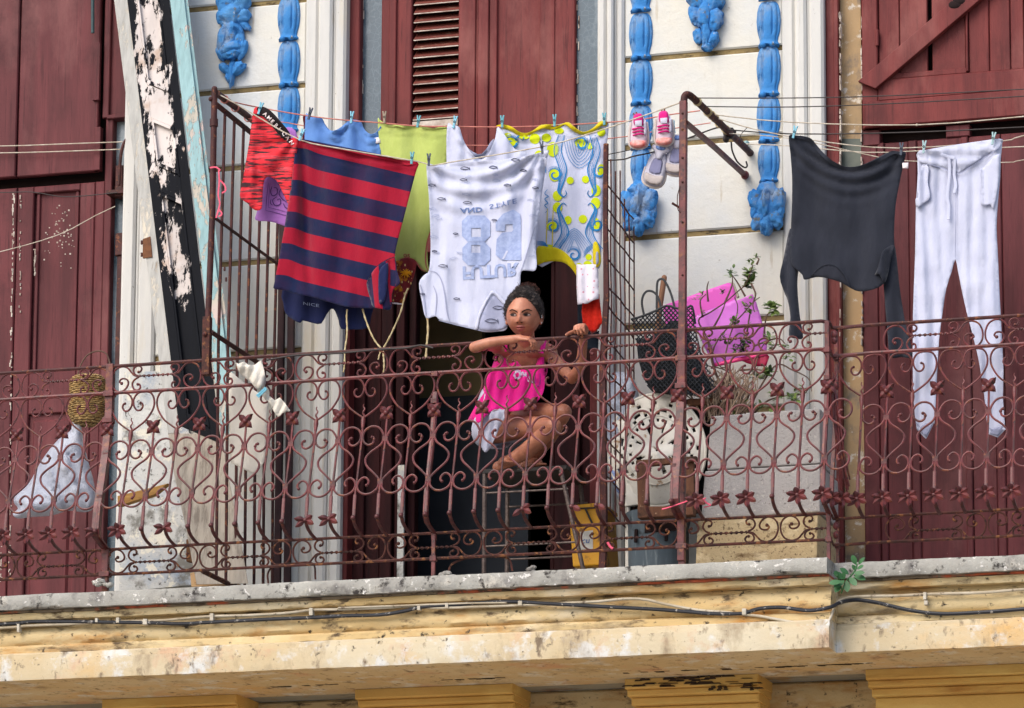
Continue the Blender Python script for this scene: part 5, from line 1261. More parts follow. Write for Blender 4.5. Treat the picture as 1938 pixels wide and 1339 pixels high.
def band(x0t,x0b,x1t,x1b,y0=-260,y1=820):
    yy=[y for y in ys if y0<y<y1]; yy=[y0]+yy+[y1]
    return [(lx(x0t,x0b,y),y) for y in yy]+[(lx(x1t,x1b,y),y) for y in yy[::-1]]
# structure: left edge strip (grey), stiles, rails and panels of the black face, turquoise edge
slab(band(216,318,245,341),-.002,.035,'edge_board',EDGE)
def hb(u0,u1,y0,y1,name,o0,o1,mat=BLK):   # piece of black face between fractions u
    f=lambda y,u: lx(239,338,y)+(lx(322,418,y)-lx(239,338,y))*u
    yy=[y0]+[y for y in ys if y0<y<y1]+[y1]; sk=lambda u: 34*(u-.5)
    return slab([(f(y,u0),y+sk(u0)) for y in yy]+[(f(y,u1),y+sk(u1)) for y in yy[::-1]],o0,o1,name,mat,(u0,u1))
hb(0,.235,-260,822,'stile',-.006,.03); hb(.765,1,-260,822,'stile',-.006,.03)
for y0,y1 in ((168,232),(324,372),(800,822)): hb(.23,.77,y0,y1,'cross_rail',-.005,.03)
for y0,y1 in ((-260,170),(230,326),(370,802)):
    hb(.22,.78,y0,y1,'sunk_panel',.012,.03)
    for a in (.235,.715): hb(a,a+.05,y0+1,y1-1,'moulding',-.011,.014)
    if y0>0: hb(.24,.76,y0+2,y0+9,'moulding',-.011,.014)
    hb(.24,.76,y1-12,y1-4,'moulding',-.011,.014)
slab(band(322,419,349,447),-.004,.04,'edge_board',TURQ)
slab(band(345,443,356,455),.012,.04,'edge_board',TURQ)
# bare lower part
slab([(318,819),(330,900),(352,1000),(372,1106),(470,1104),(452,1000),(432,900),(420,822)],.0,.03,'bare_foot',RAW)
b=MB()
for px,py in ((278,470),):
    c=[dl(270,452,-.008),dl(270,500-12,-.008),dl(288,494-8,-.008),dl(284,447,-.008)]
    b.quadbox(c[1],c[2],c[3],c[0],(0,.012,0))
b.build('rusty_hinge',M('rust',S(120,78,50),S(92,60,42),30,rough=.9),leaf,smooth=False)
for k,(px,py) in enumerate(((268,455),(268,478),(425,505),(428,525))):
    b=MB(); b.tube([dl(px,py,-.004),dl(px,py+7,-.004)],.005,6); b.build('hinge_knuckle',IRON_BROWN,leaf)
# timber props by its foot
o=MB(); o.quadbox(P(222,958,-.4),P(292,936,-.4),P(318,914,-.4),P(222,938,-.4),(0,.04,0)); q=o.build('timber_offcut',M('pale_pine',S(178,136,76),S(150,108,56),6,(1,8,8),rough=.8),smooth=False,bevel=.003); tag(q,'short pine batten lying behind the railing near the wicker basket','batten')
o=MB(); o.quadbox(P(352,1062,-.55),P(369,1064,-.55),P(369,1018,-.55),P(352,1020,-.55),(0,.04,0)); q=o.build('timber_block',M('brown_timber',S(110,74,44),S(86,58,36),8,(6,6,1),rough=.8),smooth=False,bevel=.003); tag(q,'small brown timber block at the foot of the peeling door leaf','block')
o=MB(); a=[P(385,1078,-.5),P(452,1104,-.5),P(362,1110,-.5),P(360,1084,-.5)]; o.quadbox(a[3],a[2],a[1],a[0],(0,.05,0)); q=o.build('plywood_sheet',M('pale_ply',S(206,170,126),S(186,146,104),5,rough=.9,patches=((S(120,80,50),20,(1,1,2),.64,.7),)),smooth=False); tag(q,'pale plywood offcut wedged under the side grille','plywood')

# ------------------------------------------------------------------ wicker basket, carrier bag, cloths on the rail
def wickermat():
    t=NT('woven_rush'); wv=t.n('ShaderNodeTexWave'); wv.wave_type='BANDS'; wv.bands_direction='Z'; wv.inputs['Scale'].default_value=26; wv.inputs['Distortion'].default_value=2.2; wv.inputs['Detail'].default_value=2; wv.inputs['Detail Scale'].default_value=2.5
    t.l(t.coord(),wv.inputs['Vector']); n=t.noise(50,(1,1,3))
    c=t.mix(wv.outputs['Fac'],S(92,62,34),S(206,178,122)); c=t.mix(t.ramp(n,.5,.75,0,.7),c,S(120,86,48)); t.base(c); t.rough(.85); t.bump(t.math('ADD',wv.outputs['Fac'],n),.006,1); return t.m
WICK=wickermat(); c0=P(166,757,-.90)
bk=empty('wicker_basket',P(166,800,-.90),'small two-bellied wicker basket hanging behind the railing on a wire loop','basket')
b=MB(); prof=[(.118,.045),(.113,.062),(.095,.078),(.07,.083),(.04,.081),(.018,.075),(.0,.0735),(-.012,.079),(-.035,.086),(-.065,.085),(-.095,.072),(-.115,.05),(-.122,.02)]
rg=[]
for z,r_ in [(p.x,p.z) for p in catmull([(a,0,c) for a,c in prof],4)]:
    rg.append([c0+Vector((r_*math.cos(2*math.pi*k/40),r_*.9*math.sin(2*math.pi*k/40),z+.004*math.sin(k*2.1))) for k in range(40)])
b.rings(rg); b.build('body',WICK,bk)
# woven strands standing proud
b=MB()
for i in range(22):
    z=.105-i*.0102; 
    r_=interp(-z,[(-p[0],p[1]) for p in prof])+.0015
    pts=[c0+Vector(((r_+.003*math.sin(k*math.pi*.5+i*math.pi))*math.cos(2*math.pi*k/56),.9*(r_+.003*math.sin(k*math.pi*.5+i*math.pi))*math.sin(2*math.pi*k/56),z)) for k in range(56)]
    b.tube(pts,.0036,5,closed=True)
ob=b.build('weave',M('rush_strand',S(196,164,108),S(140,106,62),30,(1,1,2),rough=.85,patches=((S(84,58,34),60,(1,1,1),.6,.68),)),bk); ob['kind']='stuff'
b=MB(); b.tube(catmull(PP([(146,712,-.9),(152,692,-.9),(165,672,-.9),(184,664,-.9),(200,668,-.9),(207,684,-.9),(208,700,-.93)],0),6),.0035,6); b.build('handle',M('old_wire',S(110,84,70),S(80,62,52),20),bk)
PLASTIC=M('white_carrier_plastic',S(198,202,214),S(180,186,202),8,rough=.35,spec=.5,bump=(34,(1,1,.6),.012,.9))
bag=empty('carrier_bag',P(110,975,-.88),'knotted white plastic carrier bag hanging behind the railing, left end','plastic bag')
fw=lambda x,y: .45*noise.noise(Vector((x*.05-y*.02,y*.012,2)))+.34*abs(noise.noise(Vector((x*.11-y*.03,y*.035,7))))+.16*noise.noise(Vector((x*.25,y*.16,3)))
pillow('body',[(137,782),(153,780),(153,800),(158,832),(166,870),(176,905),(181,940),(176,962),(160,969),(130,966),(110,972),(92,976),(60,978),(34,981),(24,972),(34,962),(26,950),(30,935),(48,922),(62,902),(78,872),(98,845),(118,824),(135,812)],-.87,.075,PLASTIC,bag,sp=6,rim=40,wr=fw)
pillow('knot_tail',[(138,776),(152,777),(154,800),(150,830),(140,832),(136,805)],-.91,.012,PLASTIC,bag,sp=5,rim=6)
pillow('contents',[(60,930),(100,900),(150,910),(168,945),(150,958),(90,962),(60,950)],-.86,.05,M('grey_contents',S(120,126,130),S(90,94,100),20,rough=.8),bag,sp=8,rim=22)
CAN=fabric('cream_rag',S(238,230,216),S(226,218,204)); 
rg_=empty('dish_rag',P(485,690,-1.0),'cream rag clipped over the second rail with a turquoise peg','rag')
fY=drape(-1.03,('v',.010,16,0,.4),('n',.012,30),('c',470,690,495,735,-.02,8))
cloth('cloth_body',[(452,688),(462,684),(470,690),(480,692),(495,684),(492,682),(500,700),(503,722),(501,738),(520,757),(530,752),(546,772),(548,778),(535,781),(526,789),(515,772),(510,762),(496,748),(488,738),(472,720),(460,712),(452,702),(446,686)],fY,CAN,rg_,sp=5,sm=2)
cloth('fold',[(452,692),(470,690),(482,690),(494,683),(500,702),(502,722),(496,734),(486,736),(474,722),(461,712)],lambda x,y:fY(x,y)-.012-.012*math.sin((x+y*.5)/7.),CAN,rg_,sp=5)
b=MB(); p0,p1=P(487,750,-1.06),P(504,734,-1.06)
for o_ in (-.006,.006): b.tube([p0+Vector((o_*.6,0,-o_*.6)),p1+Vector((o_*.5,0,-o_*.5))],.005,5)
b.build('clip',PEGC['blue'],rg_)
sheet=empty('canvas_sheet',P(470,890,-.72),'large off-white sheet of cloth hung inside the railing below the rag','cloth')
fY=drape(-.74,('v',.006,60,.4,.2),('n',.014,60)); cloth('cloth_body',[(434,700),(450,714),(472,732),(496,748),(508,762),(505,800),(503,860),(500,874),(484,898),(466,890),(438,876),(436,860),(432,780)],fY,CAN,sheet,sm=1)
# twine hanging from the cords
def twine(pts,label,Y=-.86,r=.0038):
    b=MB(); b.tube(catmull(PP(pts,Y),5),[r*(1+.25*math.sin(k*1.9)) for k in range((len(pts)-1)*5+1)],6); o=b.build('twine',TWINE); tag(o,label,'string','jute strings'); return o
twine([(657,585),(656,600),(657,620),(656,640),(653,660),(652,690),(650,704)],'single jute string hanging below the navy shorts')
twine([(686,584),(692,604),(702,630),(712,648),(722,659),(724,661),(735,642),(748,615),(759,588),(766,560),(772,545)],'V-shaped jute string knotted at the top rail')
twine([(724,660),(719,668),(716,680)],'short frayed jute tail left of the knot on the top rail',r=.0034)
twine([(725,660),(726,675),(727,690),(726,706)],'straight jute tail hanging below the knot on the top rail')
twine([(809,596),(810,625),(808,650),(806,678)],'jute string hanging below the 82 jersey sleeve',r=.005)
b=MB(); b.tube(catmull(PP([(505,681,-1.02),(560,672,-1.02),(640,668,-1.02),(720,661,-1.02),(770,658,-1.02),(796,653,-1.03),(820,658,-1.04)],0),5),.0045,6); o=b.build('loose_wire',WIRE); tag(o,'dark wire lashed along the top rail with a free sprung end','wire')
RIB=M('pink_ribbon',S(226,96,120),S(206,76,100),30,rough=.7)
b=MB()
for pts in ([(397,317),(409,316),(417,322)],[(414,322),(415,345),(413,368),(416,384),(413,398),(409,412)],[(416,340),(425,350),(427,360),(420,365)],[(413,395),(420,404),(414,410)]):
    b.tube(catmull(PP(pts,-1.025),4),.0042,6,ref=(0,1,0),flat=.35)
o=b.build('pink_ribbon',RIB); tag(o,'pink ribbon tied round the left pole, ends dangling','ribbon')
b=MB()
for pts in ([(1253,963),(1262,961),(1280,955),(1300,948),(1318,940)],[(1318,940),(1330,944),(1336,942)],[(1330,944),(1338,952),(1345,956),(1332,960)]): b.tube(catmull(PP(pts,-1.13),4),.0045,6,flat=.5)
o=b.build('pink_ribbon',RIB); tag(o,'coral ribbon knotted low on the railing by the square post','ribbon')
b=MB(); b.tube(catmull(PP([(1150,1026),(1155,1034),(1160,1038)],-1.01),3),.006,6); o=b.build('pink_ribbon',RIB); tag(o,'tiny coral ribbon scrap on the lower rail near the yellow crate','ribbon')

# ------------------------------------------------------------------ right bay: bag, pink sheets, plant, chair, trough
NET=M('black_nylon_net',S(40,42,46),S(28,30,34),20,rough=.55); NETD=M('black_bag_cloth',S(26,30,34),S(18,20,24),10,rough=.75)
nb=empty('shopping_bag',P(1290,745,-.62),'black net shopping bag with two looped handles, behind the square post','bag')
outl=[(1194,604),(1215,598),(1240,588),(1262,578),(1285,584),(1300,582),(1310,580),(1316,612),(1322,650),(1340,690),(1358,742),(1330,750),(1280,748),(1232,740),(1215,712),(1208,670),(1200,632)]
pillow('body',[(1204,640),(1228,640),(1250,622),(1272,606),(1298,606),(1308,640),(1318,672),(1336,700),(1350,744),(1280,748),(1236,742),(1218,716),(1208,680)],-.60,.06,NETD,nb,sp=8,rim=14,sm=0)
b=MB(); sp_=8.2
def clip_line(a,c,o,n=60):
    run_=[]; segs=[]
    for k in range(n+1):
        x=a[0]+(c[0]-a[0])*k/n; y=a[1]+(c[1]-a[1])*k/n
        if inside(x,y,o): run_.append((x,y))
        else:
            if len(run_)>1: segs.append(run_)
            run_=[]
    if len(run_)>1: segs.append(run_)
    return segs
for k in range(-30,40):
    for sg in (1,-1):
        x0=1270+k*sp_
        for s_ in clip_line((x0-120*sg*.75,560),(x0+120*sg*.75,760),outl,70):
            b.tube([P(x,y,-.685-.03*math.sin(max(0,min(1,(x-1194)/160))*math.pi)+.004*math.sin(x*.6+sg)) for x,y in s_[::2]+[s_[-1]]],.0032,4,cap=False)
o=b.build('net',NET,nb)
b=MB(); oo=outl+[outl[0]]; b.tube(catmull([P(x,y,-.69) for x,y in oo[:8]],3),.006,6); b.build('rim',NET,nb)
for pts in ([(1219,596),(1215,575),(1217,560),(1224,551),(1234,551),(1243,558),(1249,572),(1252,590)],[(1243,590),(1243,560),(1244,535),(1249,528),(1256,529),(1263,540),(1270,556),(1277,582)]):
    b=MB(); b.tube(catmull(PP(pts,-.69),5),.0058,6,flat=.5,ref=(0,1,0)); b.build('handle',NET,nb)
b=MB(); b.tube(PP([(1257,525,-.5),(1249,580,-.5),(1240,680,-.48)],0),.013,10); b.ball(P(1257,525,-.5),.013,10,6); o=b.build('broom_handle',M('worn_broom_wood',S(150,108,82),S(120,84,62),8,(6,6,1),rough=.7)); tag(o,'upright broom handle with rounded end behind the black net bag','broom')
PINKP=M('magenta_plastic_sheet',S(228,84,180),S(220,92,190),3,rough=.4,spec=.4); PINKL=M('orchid_plastic_sheet',S(206,110,208),S(210,108,202),3,rough=.4,spec=.4,bump=(8,(1,1,1),.01,.4))
tb=empty('plastic_sheet',P(1340,680,-.42),'magenta plastic sheet folded over, farther of the pink pair','plastic sheet','pink plastic sheets')
cloth('panel',[(1255,578),(1300,562),(1340,548),(1378,535),(1386,537),(1392,556),(1396,580),(1330,600),(1300,640),(1262,640)],lambda x,y:-.42+.0006*(x-1260),PINKP,tb,sm=0,thick=.006)
b=MB(); b.quadbox(P(1394,563,-.34),P(1398,560,-.34),P(1388,534,-.34),P(1380,534,-.34),(0,.02,0)); b.build('grey_edge',M('grey_board',S(166,156,138)),tb,smooth=False)
tb=empty('plastic_sheet',P(1370,690,-.48),'orchid pink plastic sheet with scarlet lower edge, nearer of the pair','plastic sheet','pink plastic sheets')
cloth('panel',[(1312,600),(1345,585),(1380,572),(1392,566),(1394,569),(1424,556),(1432,574),(1440,600),(1444,616),(1448,622),(1452,650),(1450,672),(1400,682),(1350,690),(1330,650),(1316,620)],lambda x,y:-.47+.0004*(x-1310)+.01*noise.noise(Vector((x*.02,y*.02,0))),PINKL,tb,sm=0,thick=.006)
cloth('lower_edge',[(1395,678),(1450,668),(1456,674),(1450,692),(1432,693),(1412,686)],-.50,M('scarlet_plastic',S(176,26,70),S(150,20,60),10,rough=.4),tb,sm=0,thick=.006)
cloth('lower_rim',[(1350,688),(1400,676),(1452,666),(1453,671),(1402,683),(1352,694)],-.505,M('hot_pink_rim',S(236,60,130),rough=.4),tb,sm=0,thick=.006)

tr_=empty('concrete_trough',P(1440,1065,-.55),'speckled grey concrete planting trough on a sandy base','planter')
b=MB(); YF=-.72
def tq(x0,y0,x1,y1,x2,y2,x3,y3,Yf,bk): b.quadbox(P(x0,y0,Yf),P(x1,y1,Yf),P(x2,y2,Yf),P(x3,y3,Yf),(0,bk,0))
tq(1338,889,1552,876,1552,772,1345,787,YF,.36); b.build('upper_block',CONCRETE,tr_,smooth=False,bevel=.006)
b=MB(); tq(1326,982,1552,968,1552,878,1334,891,YF-.02,.4); b.build('lower_block',CONCRETE,tr_,smooth=False,bevel=.006)
b=MB(); tq(1316,1075,1546,1066,1548,970,1320,984,YF-.045,.42); b.build('base',CEMENT,tr_,smooth=False,bevel=.005)
b=MB(); tq(1547,1060,1564,1060,1564,990,1550,990,-.35,.2); b.build('side_wall',PLASTER_TRIM,tr_,smooth=False)

LEAFG=M('succulent_leaf',S(72,102,48),S(112,128,62),9,rough=.45,spec=.5,patches=((S(52,74,40),14,(1,1,1),.55,.65),)); STEM=M('woody_stem',S(104,80,66),S(80,60,52),30,rough=.8); DRY=M('dry_grass',S(168,148,126),S(120,92,78),30,(1,1,1),rough=.9)
ptl=empty('potted_shrub',P(1405,785,-.52),'straggly leafy shrub growing from the concrete trough with dry stems','plant')
b=MB()
ST=[[(1385,790),(1350,740),(1330,690),(1322,650),(1310,600),(1318,598)],[(1390,790),(1352,700),(1338,640),(1322,606),(1345,590),(1372,572),(1395,552),(1412,536),(1425,500)],[(1395,790),(1350,690),(1360,640),(1400,600),(1425,572),(1438,562)],[(1400,785),(1420,740),(1428,700),(1440,660),(1455,640)],[(1412,790),(1400,740),(1380,700),(1360,690),(1340,640)],
 [(1420,790),(1450,760),(1480,750),(1520,745),(1530,735)],[(1415,780),(1440,730),(1470,690),(1500,700),(1530,716),(1536,740)],[(1405,780),(1390,730),(1372,690),(1380,640),(1392,606),(1396,580),(1390,562)],[(1410,560),(1396,535),(1384,518)],[(1372,572),(1385,540),(1386,520)],[(1432,500),(1436,490),(1432,487)],[(1422,536),(1430,556),(1425,575),(1428,590)],[(1340,570),(1338,545),(1341,532)],[(1330,600),(1325,570),(1336,556)],[(1412,640),(1418,600),(1422,585)],[(1445,640),(1450,600),(1460,590)],[(1350,620),(1366,590),(1375,565)],[(1425,655),(1470,640),(1486,650)],[(1400,700),(1440,700),(1470,720)],[(1380,650),(1400,630),(1420,640)],[(1395,750),(1380,720),(1372,700),(1330,690)]]
for ln in ST:
    yv=rnd.uniform(-.60,-.48); b.tube(catmull(PP([(x,y,yv+.02*math.sin(x*.1)) for x,y in ln],0),5),[.0052*(1-.6*k/(5*(len(ln)-1))) for k in range(5*(len(ln)-1)+1)],5)
o=b.build('stem',STEM,ptl); o['kind']='stuff'
b=MB()
for k in range(120):
    x0,y0=rnd.uniform(1330,1400),rnd.uniform(770,800); x1=x0-rnd.uniform(-50,60)*.8; y1=rnd.uniform(690,745)
    if k%3==0: x1=x0+rnd.uniform(10,60)
    yv=rnd.uniform(-.62,-.5); m_=((x0+x1)/2+rnd.uniform(-10,22),(y0+y1)/2-rnd.uniform(4,22))
    b.tube(catmull(PP([(x0,y0,yv),(m_[0],m_[1],yv-.02),(x1,y1,yv)],0),4),rnd.uniform(.0016,.0034),4)
o=b.build('dry_stems',DRY,ptl); o['kind']='stuff'
b=MB()
def leafblade(b,c,d,n_,l,w):
    d=d.normalized(); s_=d.cross(n_).normalized(); n_=s_.cross(d)
    L_=[(0,.12),(.25,.8),(.55,1),(.8,.75),(1,.05)]
    vs=[]
    for t,q in L_: vs+=[c+d*(l*t)+s_*(w*q)+n_*(.12*l*math.sin(t*2)),c+d*(l*t)-n_*(.05*w)+n_*(.12*l*math.sin(t*2)),c+d*(l*t)-s_*(w*q)+n_*(.12*l*math.sin(t*2))]
    fs=[]
    for i in range(4): fs+=[(i*3,i*3+1,i*3+4,i*3+3),(i*3+1,i*3+2,i*3+5,i*3+4)]
    b.add(vs,fs)
CL=[(1425,495,8,7),(1432,487,5,6),(1416,515,14,11),(1420,530,12,11),(1412,540,10,9),(1385,514,8,7),(1383,520,4,6),(1330,557,6,6),(1322,564,5,6),(1368,552,6,6),(1330,594,6,6),(1415,580,9,8),(1422,590,7,7),(1458,578,12,11),(1466,584,8,10),(1390,606,9,8),(1386,613,5,6),(1418,616,6,6),(1456,640,10,9),(1464,655,8,9),(1400,658,10,9),(1412,648,12,9),(1392,664,8,8),(1370,640,7,7),(1452,706,16,9),(1438,712,10,8),(1425,708,8,7),(1396,718,6,7),(1460,700,8,7),(1520,736,9,8),(1500,752,9,8),(1506,742,7,7),(1480,748,8,7),(1420,770,9,8),(1405,768,7,7),(1440,772,9,8),(1460,766,7,7),(1490,676,8,7),(1485,655,7,8),(1372,780,8,7),(1350,786,8,6),(1390,786,12,8),(1430,560,4,6),(1426,742,5,6),(1408,664,7,7),(1345,655,6,6),(1330,640,5,6),(1505,755,6,9),(1462,748,5,6)]
for x,y,n_,sz in CL:
    c=P(x,y,rnd.uniform(-.60,-.48))
    for k in range(int(n_*1.6)):
        a=rnd.uniform(0,6.28); d=Vector((math.cos(a),rnd.uniform(-.8,.4),math.sin(a)*.45+rnd.uniform(-.1,.3))); leafblade(b,c+Vector((rnd.gauss(0,.008),0,rnd.gauss(0,.008))),d,Vector((rnd.uniform(-.3,.3),-.5,1)),sz/425*rnd.uniform(1.0,1.8),sz/425*rnd.uniform(.38,.6))
o=b.build('foliage',LEAFG,ptl); o['kind']='stuff'
b=MB(); b.quadbox(P(1443,610,-.016),P(1475,607,-.016),P(1475,603-6,-.016),P(1443,606-6,-.016),(0,.01,0))
# white cast-iron chair
CAST=M('white_cast_metal',S(216,212,202),S(196,190,178),8,rough=.55,patches=((S(150,120,90),14,(1,1,1),.64,.7),))
chair=empty('garden_chair',P(1245,1000,-.55),'white cast metal garden chair with pierced round back, behind the square post','chair')
b=MB(); n_r,n_a=16,64; C0=(1243,852); RX,RY=92,106
def cpt(r_,a): 
    x=C0[0]+RX*r_*math.cos(a); y=C0[1]-RY*r_*math.sin(a); return P(x,y,-.62+.05*(1-r_*r_)*-1+.03*math.sin(a))
vs=[];fs=[]
for i in range(n_r+1):
    for j in range(n_a): vs.append(cpt(.02+.98*i/n_r,2*math.pi*j/n_a))
for i in range(n_r):
    for j in range(n_a):
        hole=False
        if i in (13,): hole=(j%4 in (0,))
        elif i in (11,): hole=(j%4 in (1,2)) and j%8!=2
        elif i in (10,): hole=(j%4==3)
        elif i==8: hole=j%3==0
        elif i in (5,6): hole= j%16 in (3,4,12) 
        elif i==4: hole=j%16 in (4,11)
        elif i==2: hole=j%32 in (8,9)
        if 40<j<56 and i>7: hole=False
        if not hole: fs.append((i*n_a+j,i*n_a+(j+1)%n_a,(i+1)*n_a+(j+1)%n_a,(i+1)*n_a+j))
b.add(vs,fs); b.build('pierced_back',CAST,chair,solid=.008,angle=30)
b=MB(); b.tube([cpt(1.0,2*math.pi*k/48) for k in range(48)],.008,8,closed=True); b.tube([cpt(.62,2*math.pi*k/48)+Vector((0,-.006,0)) for k in range(48)],.003,6,closed=True); b.build('rim',CAST,chair)
b=MB()
for ang in range(4):
    for t in (.35,.55): pass
b.quadbox(P(1182,958,-.66),P(1272,946,-.66),P(1272,890,-.66),P(1186,900,-.66),(0,.03,0)); b.build('seat_apron',CAST,chair,smooth=False,bevel=.004)
b=MB()
for k in range(16): 
    x,y=rnd.uniform(1225,1268),rnd.uniform(905,938); b.quadbox(P(x-2,y+2,-.6635),P(x+2.5,y+1,-.6635),P(x+2,y-2,-.6635),P(x-2,y-1.5,-.6635),(0,.002,0))
b.build('pierced_holes',SEAM,chair,smooth=False)
b=MB(); b.quadbox(P(1180,902,-.66),P(1300,884,-.66),P(1310,872,-.28),P(1200,886,-.28),(0,0,.014)); b.build('seat',CAST,chair,smooth=False,bevel=.004)
for px in (1188,1290):
    for Yv in (-.64,-.3):
        b=MB(); b.tube([P(px,900,Yv),Vector((P(px,900,Yv).x,Yv,ZF))],.011,8); b.build('leg',CAST,chair)
dk=empty('black_box',P(1260,960,-.3),'black backing box added behind the pierced white chair','box')  # dark backing added so the chair's pierced holes read dark
b=MB(); b.quadbox(P(1172,965,-.40),P(1346,948,-.40),P(1352,762,-.40),P(1178,772,-.40),(0,.25,0)); b.build('body',M('matt_black_board',S(26,25,26),S(18,18,20),10,rough=.95),dk,smooth=False,bevel=.01)
b=MB(); b.quadbox(P(1170,774,-.41),P(1353,763,-.41),P(1354,752,-.41),P(1171,762,-.41),(0,.27,0)); b.build('lid',M('dark_brown_lid',S(60,44,36),S(44,34,30),10,rough=.9),dk,smooth=False,bevel=.004)
# rusty wooden frame in front of it
TIMB=M('rusty_brown_timber',S(108,72,52),S(80,52,40),8,(4,4,1),rough=.85,patches=((S(56,40,32),12,(1,1,1),.56,.68),(S(150,120,96),50,(1,1,1),.68,.74)),bump=(30,(4,4,1),.004,.7))
fr_=empty('wooden_frame',P(1255,975,-.84),'broken brown wooden chair frame wedged behind the square post','frame')
for nm,q,Yv,bk in (('top_rail',[(1203,884),(1318,872),(1318,862),(1203,870)],-.82,.03),('upright',[(1207,968),(1228,968),(1225,880),(1204,880)],-.83,.03),('upright',[(1293,972),(1316,970),(1312,872),(1290,874)],-.80,.03),('log',[(1206,980),(1312,974),(1312,956),(1206,958)],-.86,.06),('top_rail',[(1300,768),(1352,764),(1352,752),(1300,754)],-.60,.03)):
    b=MB(); b.quadbox(*[P(x,y,Yv) for x,y in q],(0,bk,0)); b.build(nm,TIMB,fr_,smooth=False,bevel=.005)
GALV=M('grey_blue_bucket',S(92,104,112),S(74,84,92),5,(3,3,.4),rough=.55,patches=((S(120,130,134),14,(4,4,.3),.6,.7),(S(50,56,60),7,(1,1,1),.6,.7)))
bu=empty('water_drum',P(1245,1078,-.6),'dull grey-blue drum on the balcony floor under the white chair','drum')
cbu=P(1246,1000,-.6); rg=[]
for z,r_ in ((ZF,.130),(ZF+.02,.135),(P(1246,985,-.72).z-.01,.138),(P(1246,972,-.72).z,.146),(P(1246,962,-.72).z,.146),(P(1246,962,-.72).z,.136),(P(1246,975,-.72).z-.03,.13)):
    rg.append([Vector((cbu.x+r_*math.cos(2*math.pi*k/40),-.6+r_*math.sin(2*math.pi*k/40),z)) for k in range(40)])
b=MB(); b.rings(rg); b.build('body',GALV,bu)
b=MB()
for sg in (-1,1): b.tube([Vector((cbu.x+.07*sg,-.6-.125,P(1246,1000,-.72).z)),Vector((cbu.x+.07*sg,-.6-.135,P(1246,1025,-.72).z))],.008,6)
b.quadbox(P(1220,1008,-.742),P(1280,1003,-.742),P(1280,984,-.742),P(1220,988,-.742),(0,.01,0)); b.build('dark_slot',SEAM,bu,smooth=False)
# wrapped plastic on the left of the chair
POLY=M('cloudy_polythene',S(176,184,198),S(150,158,176),10,rough=.3,spec=.5,bump=(40,(1,1,.7),.014,1))
pw=empty('polythene_bundle',P(1170,900,-.6),'crumpled cloudy polythene bundle hanging between mesh panel and white chair','plastic bundle')
fw=lambda x,y:.4*noise.noise(Vector((x*.06,y*.03,3)))+.25*noise.noise(Vector((x*.17,y*.1,5)))
pillow('upper_body',[(1160,708),(1180,704),(1198,715),(1208,740),(1208,770),(1196,790),(1176,810),(1158,812),(1148,790),(1150,750)],-.56,.05,POLY,pw,rim=22,wr=fw)
pillow('lower_body',[(1146,800),(1170,800),(1178,830),(1168,870),(1176,905),(1184,940),(1170,945),(1158,915),(1146,890),(1138,850)],-.58,.05,POLY,pw,rim=18,wr=fw)
pillow('printed_tail',[(1155,885),(1182,890),(1186,925),(1172,935),(1158,910)],-.63,.012,M('blue_print_film',S(150,170,206),S(90,110,170),40,rough=.3),pw,rim=8)
# yellow beer crate
CRATE=M('amber_crate_plastic',S(214,156,36),S(196,136,26),6,rough=.5,patches=((S(120,80,24),9,(1,1,1),.62,.7),)); 
cr=empty('bottle_crate',P(1102,1075,-.55),'amber yellow bottle crate with white label, on the floor right of the stool','crate')
b=MB(); Yc=-.52
b.quadbox(P(1084,1072,Yc),P(1146,1068,Yc),P(1138,955,Yc),P(1076,960,Yc),(0,.25,0)); b.build('body',CRATE,cr,smooth=False,bevel=.006)
b=MB(); b.quadbox(P(1074,964,Yc-.006),P(1142,958,Yc-.006),P(1141,950,Yc-.006),P(1074,956,Yc-.006),(0,.26,0)); b.build('rim',CRATE,cr,smooth=False,bevel=.004)
b=MB(); b.quadbox(P(1098,1040,Yc-.003),P(1122,1038,Yc-.003),P(1122,1003,Yc-.003),P(1098,1006,Yc-.003),(0,.002,0)); b.build('label',M('label_paper',S(196,192,184),S(170,166,158),30,rough=.7),cr,smooth=False)
text_print('lettering','cu',(1100,1028),(17,-1),(3,-16),Yc,M('blue_script',S(44,80,140)),cr,off=-.0045)
b=MB(); b.tube([P(1108,962,Yc-.012),P(1122,992,Yc-.012)],.005,5); b.tube([P(1090,962,Yc-.012),P(1140,960,Yc-.012)],.004,5); b.build('dark_strap',WIRE,cr)
# the girl's stool: black metal table frame
BLKM=M('black_stool_paint',S(34,32,32),S(48,40,36),20,rough=.5,patches=((S(110,90,78),50,(1,1,1),.66,.72),)); TSTEEL=M('scuffed_steel_tube',S(110,96,90),S(74,62,58),60,rough=.5,metal=.3)
stl=empty('stool',P(1000,1080,-.62),'low black stool frame under the girl in the doorway','stool')
SZ=P(1000,899,-.62).z; sx0,sx1=P(918,900,-.75).x,P(1078,893,-.75).x
b=MB(); b.box(sx0,sx1,-.80,-.44,SZ-.022,SZ); b.build('seat_top',BLKM,stl,smooth=False,bevel=.004)
for x,Yv,dx in ((sx0+.01,-.79,.0),(sx1-.03,-.79,.12),(sx0+.02,-.46,0),(sx1-.03,-.46,.06)):
    b=MB(); b.tube([Vector((x,Yv,SZ-.02)),Vector((x+dx,Yv,ZF))],.010,8); b.build('leg',TSTEEL,stl)
for zf,yv in ((.80,-.79),(.35,-.79),(.35,-.46),(.8,-.46)):
    b=MB(); z=ZF+(SZ-ZF)*zf; b.tube([Vector((sx0+.01,yv,z)),Vector((sx1-.02+.12*(1-zf),yv,z))],.005,6); b.build('stretcher',TSTEEL,stl)
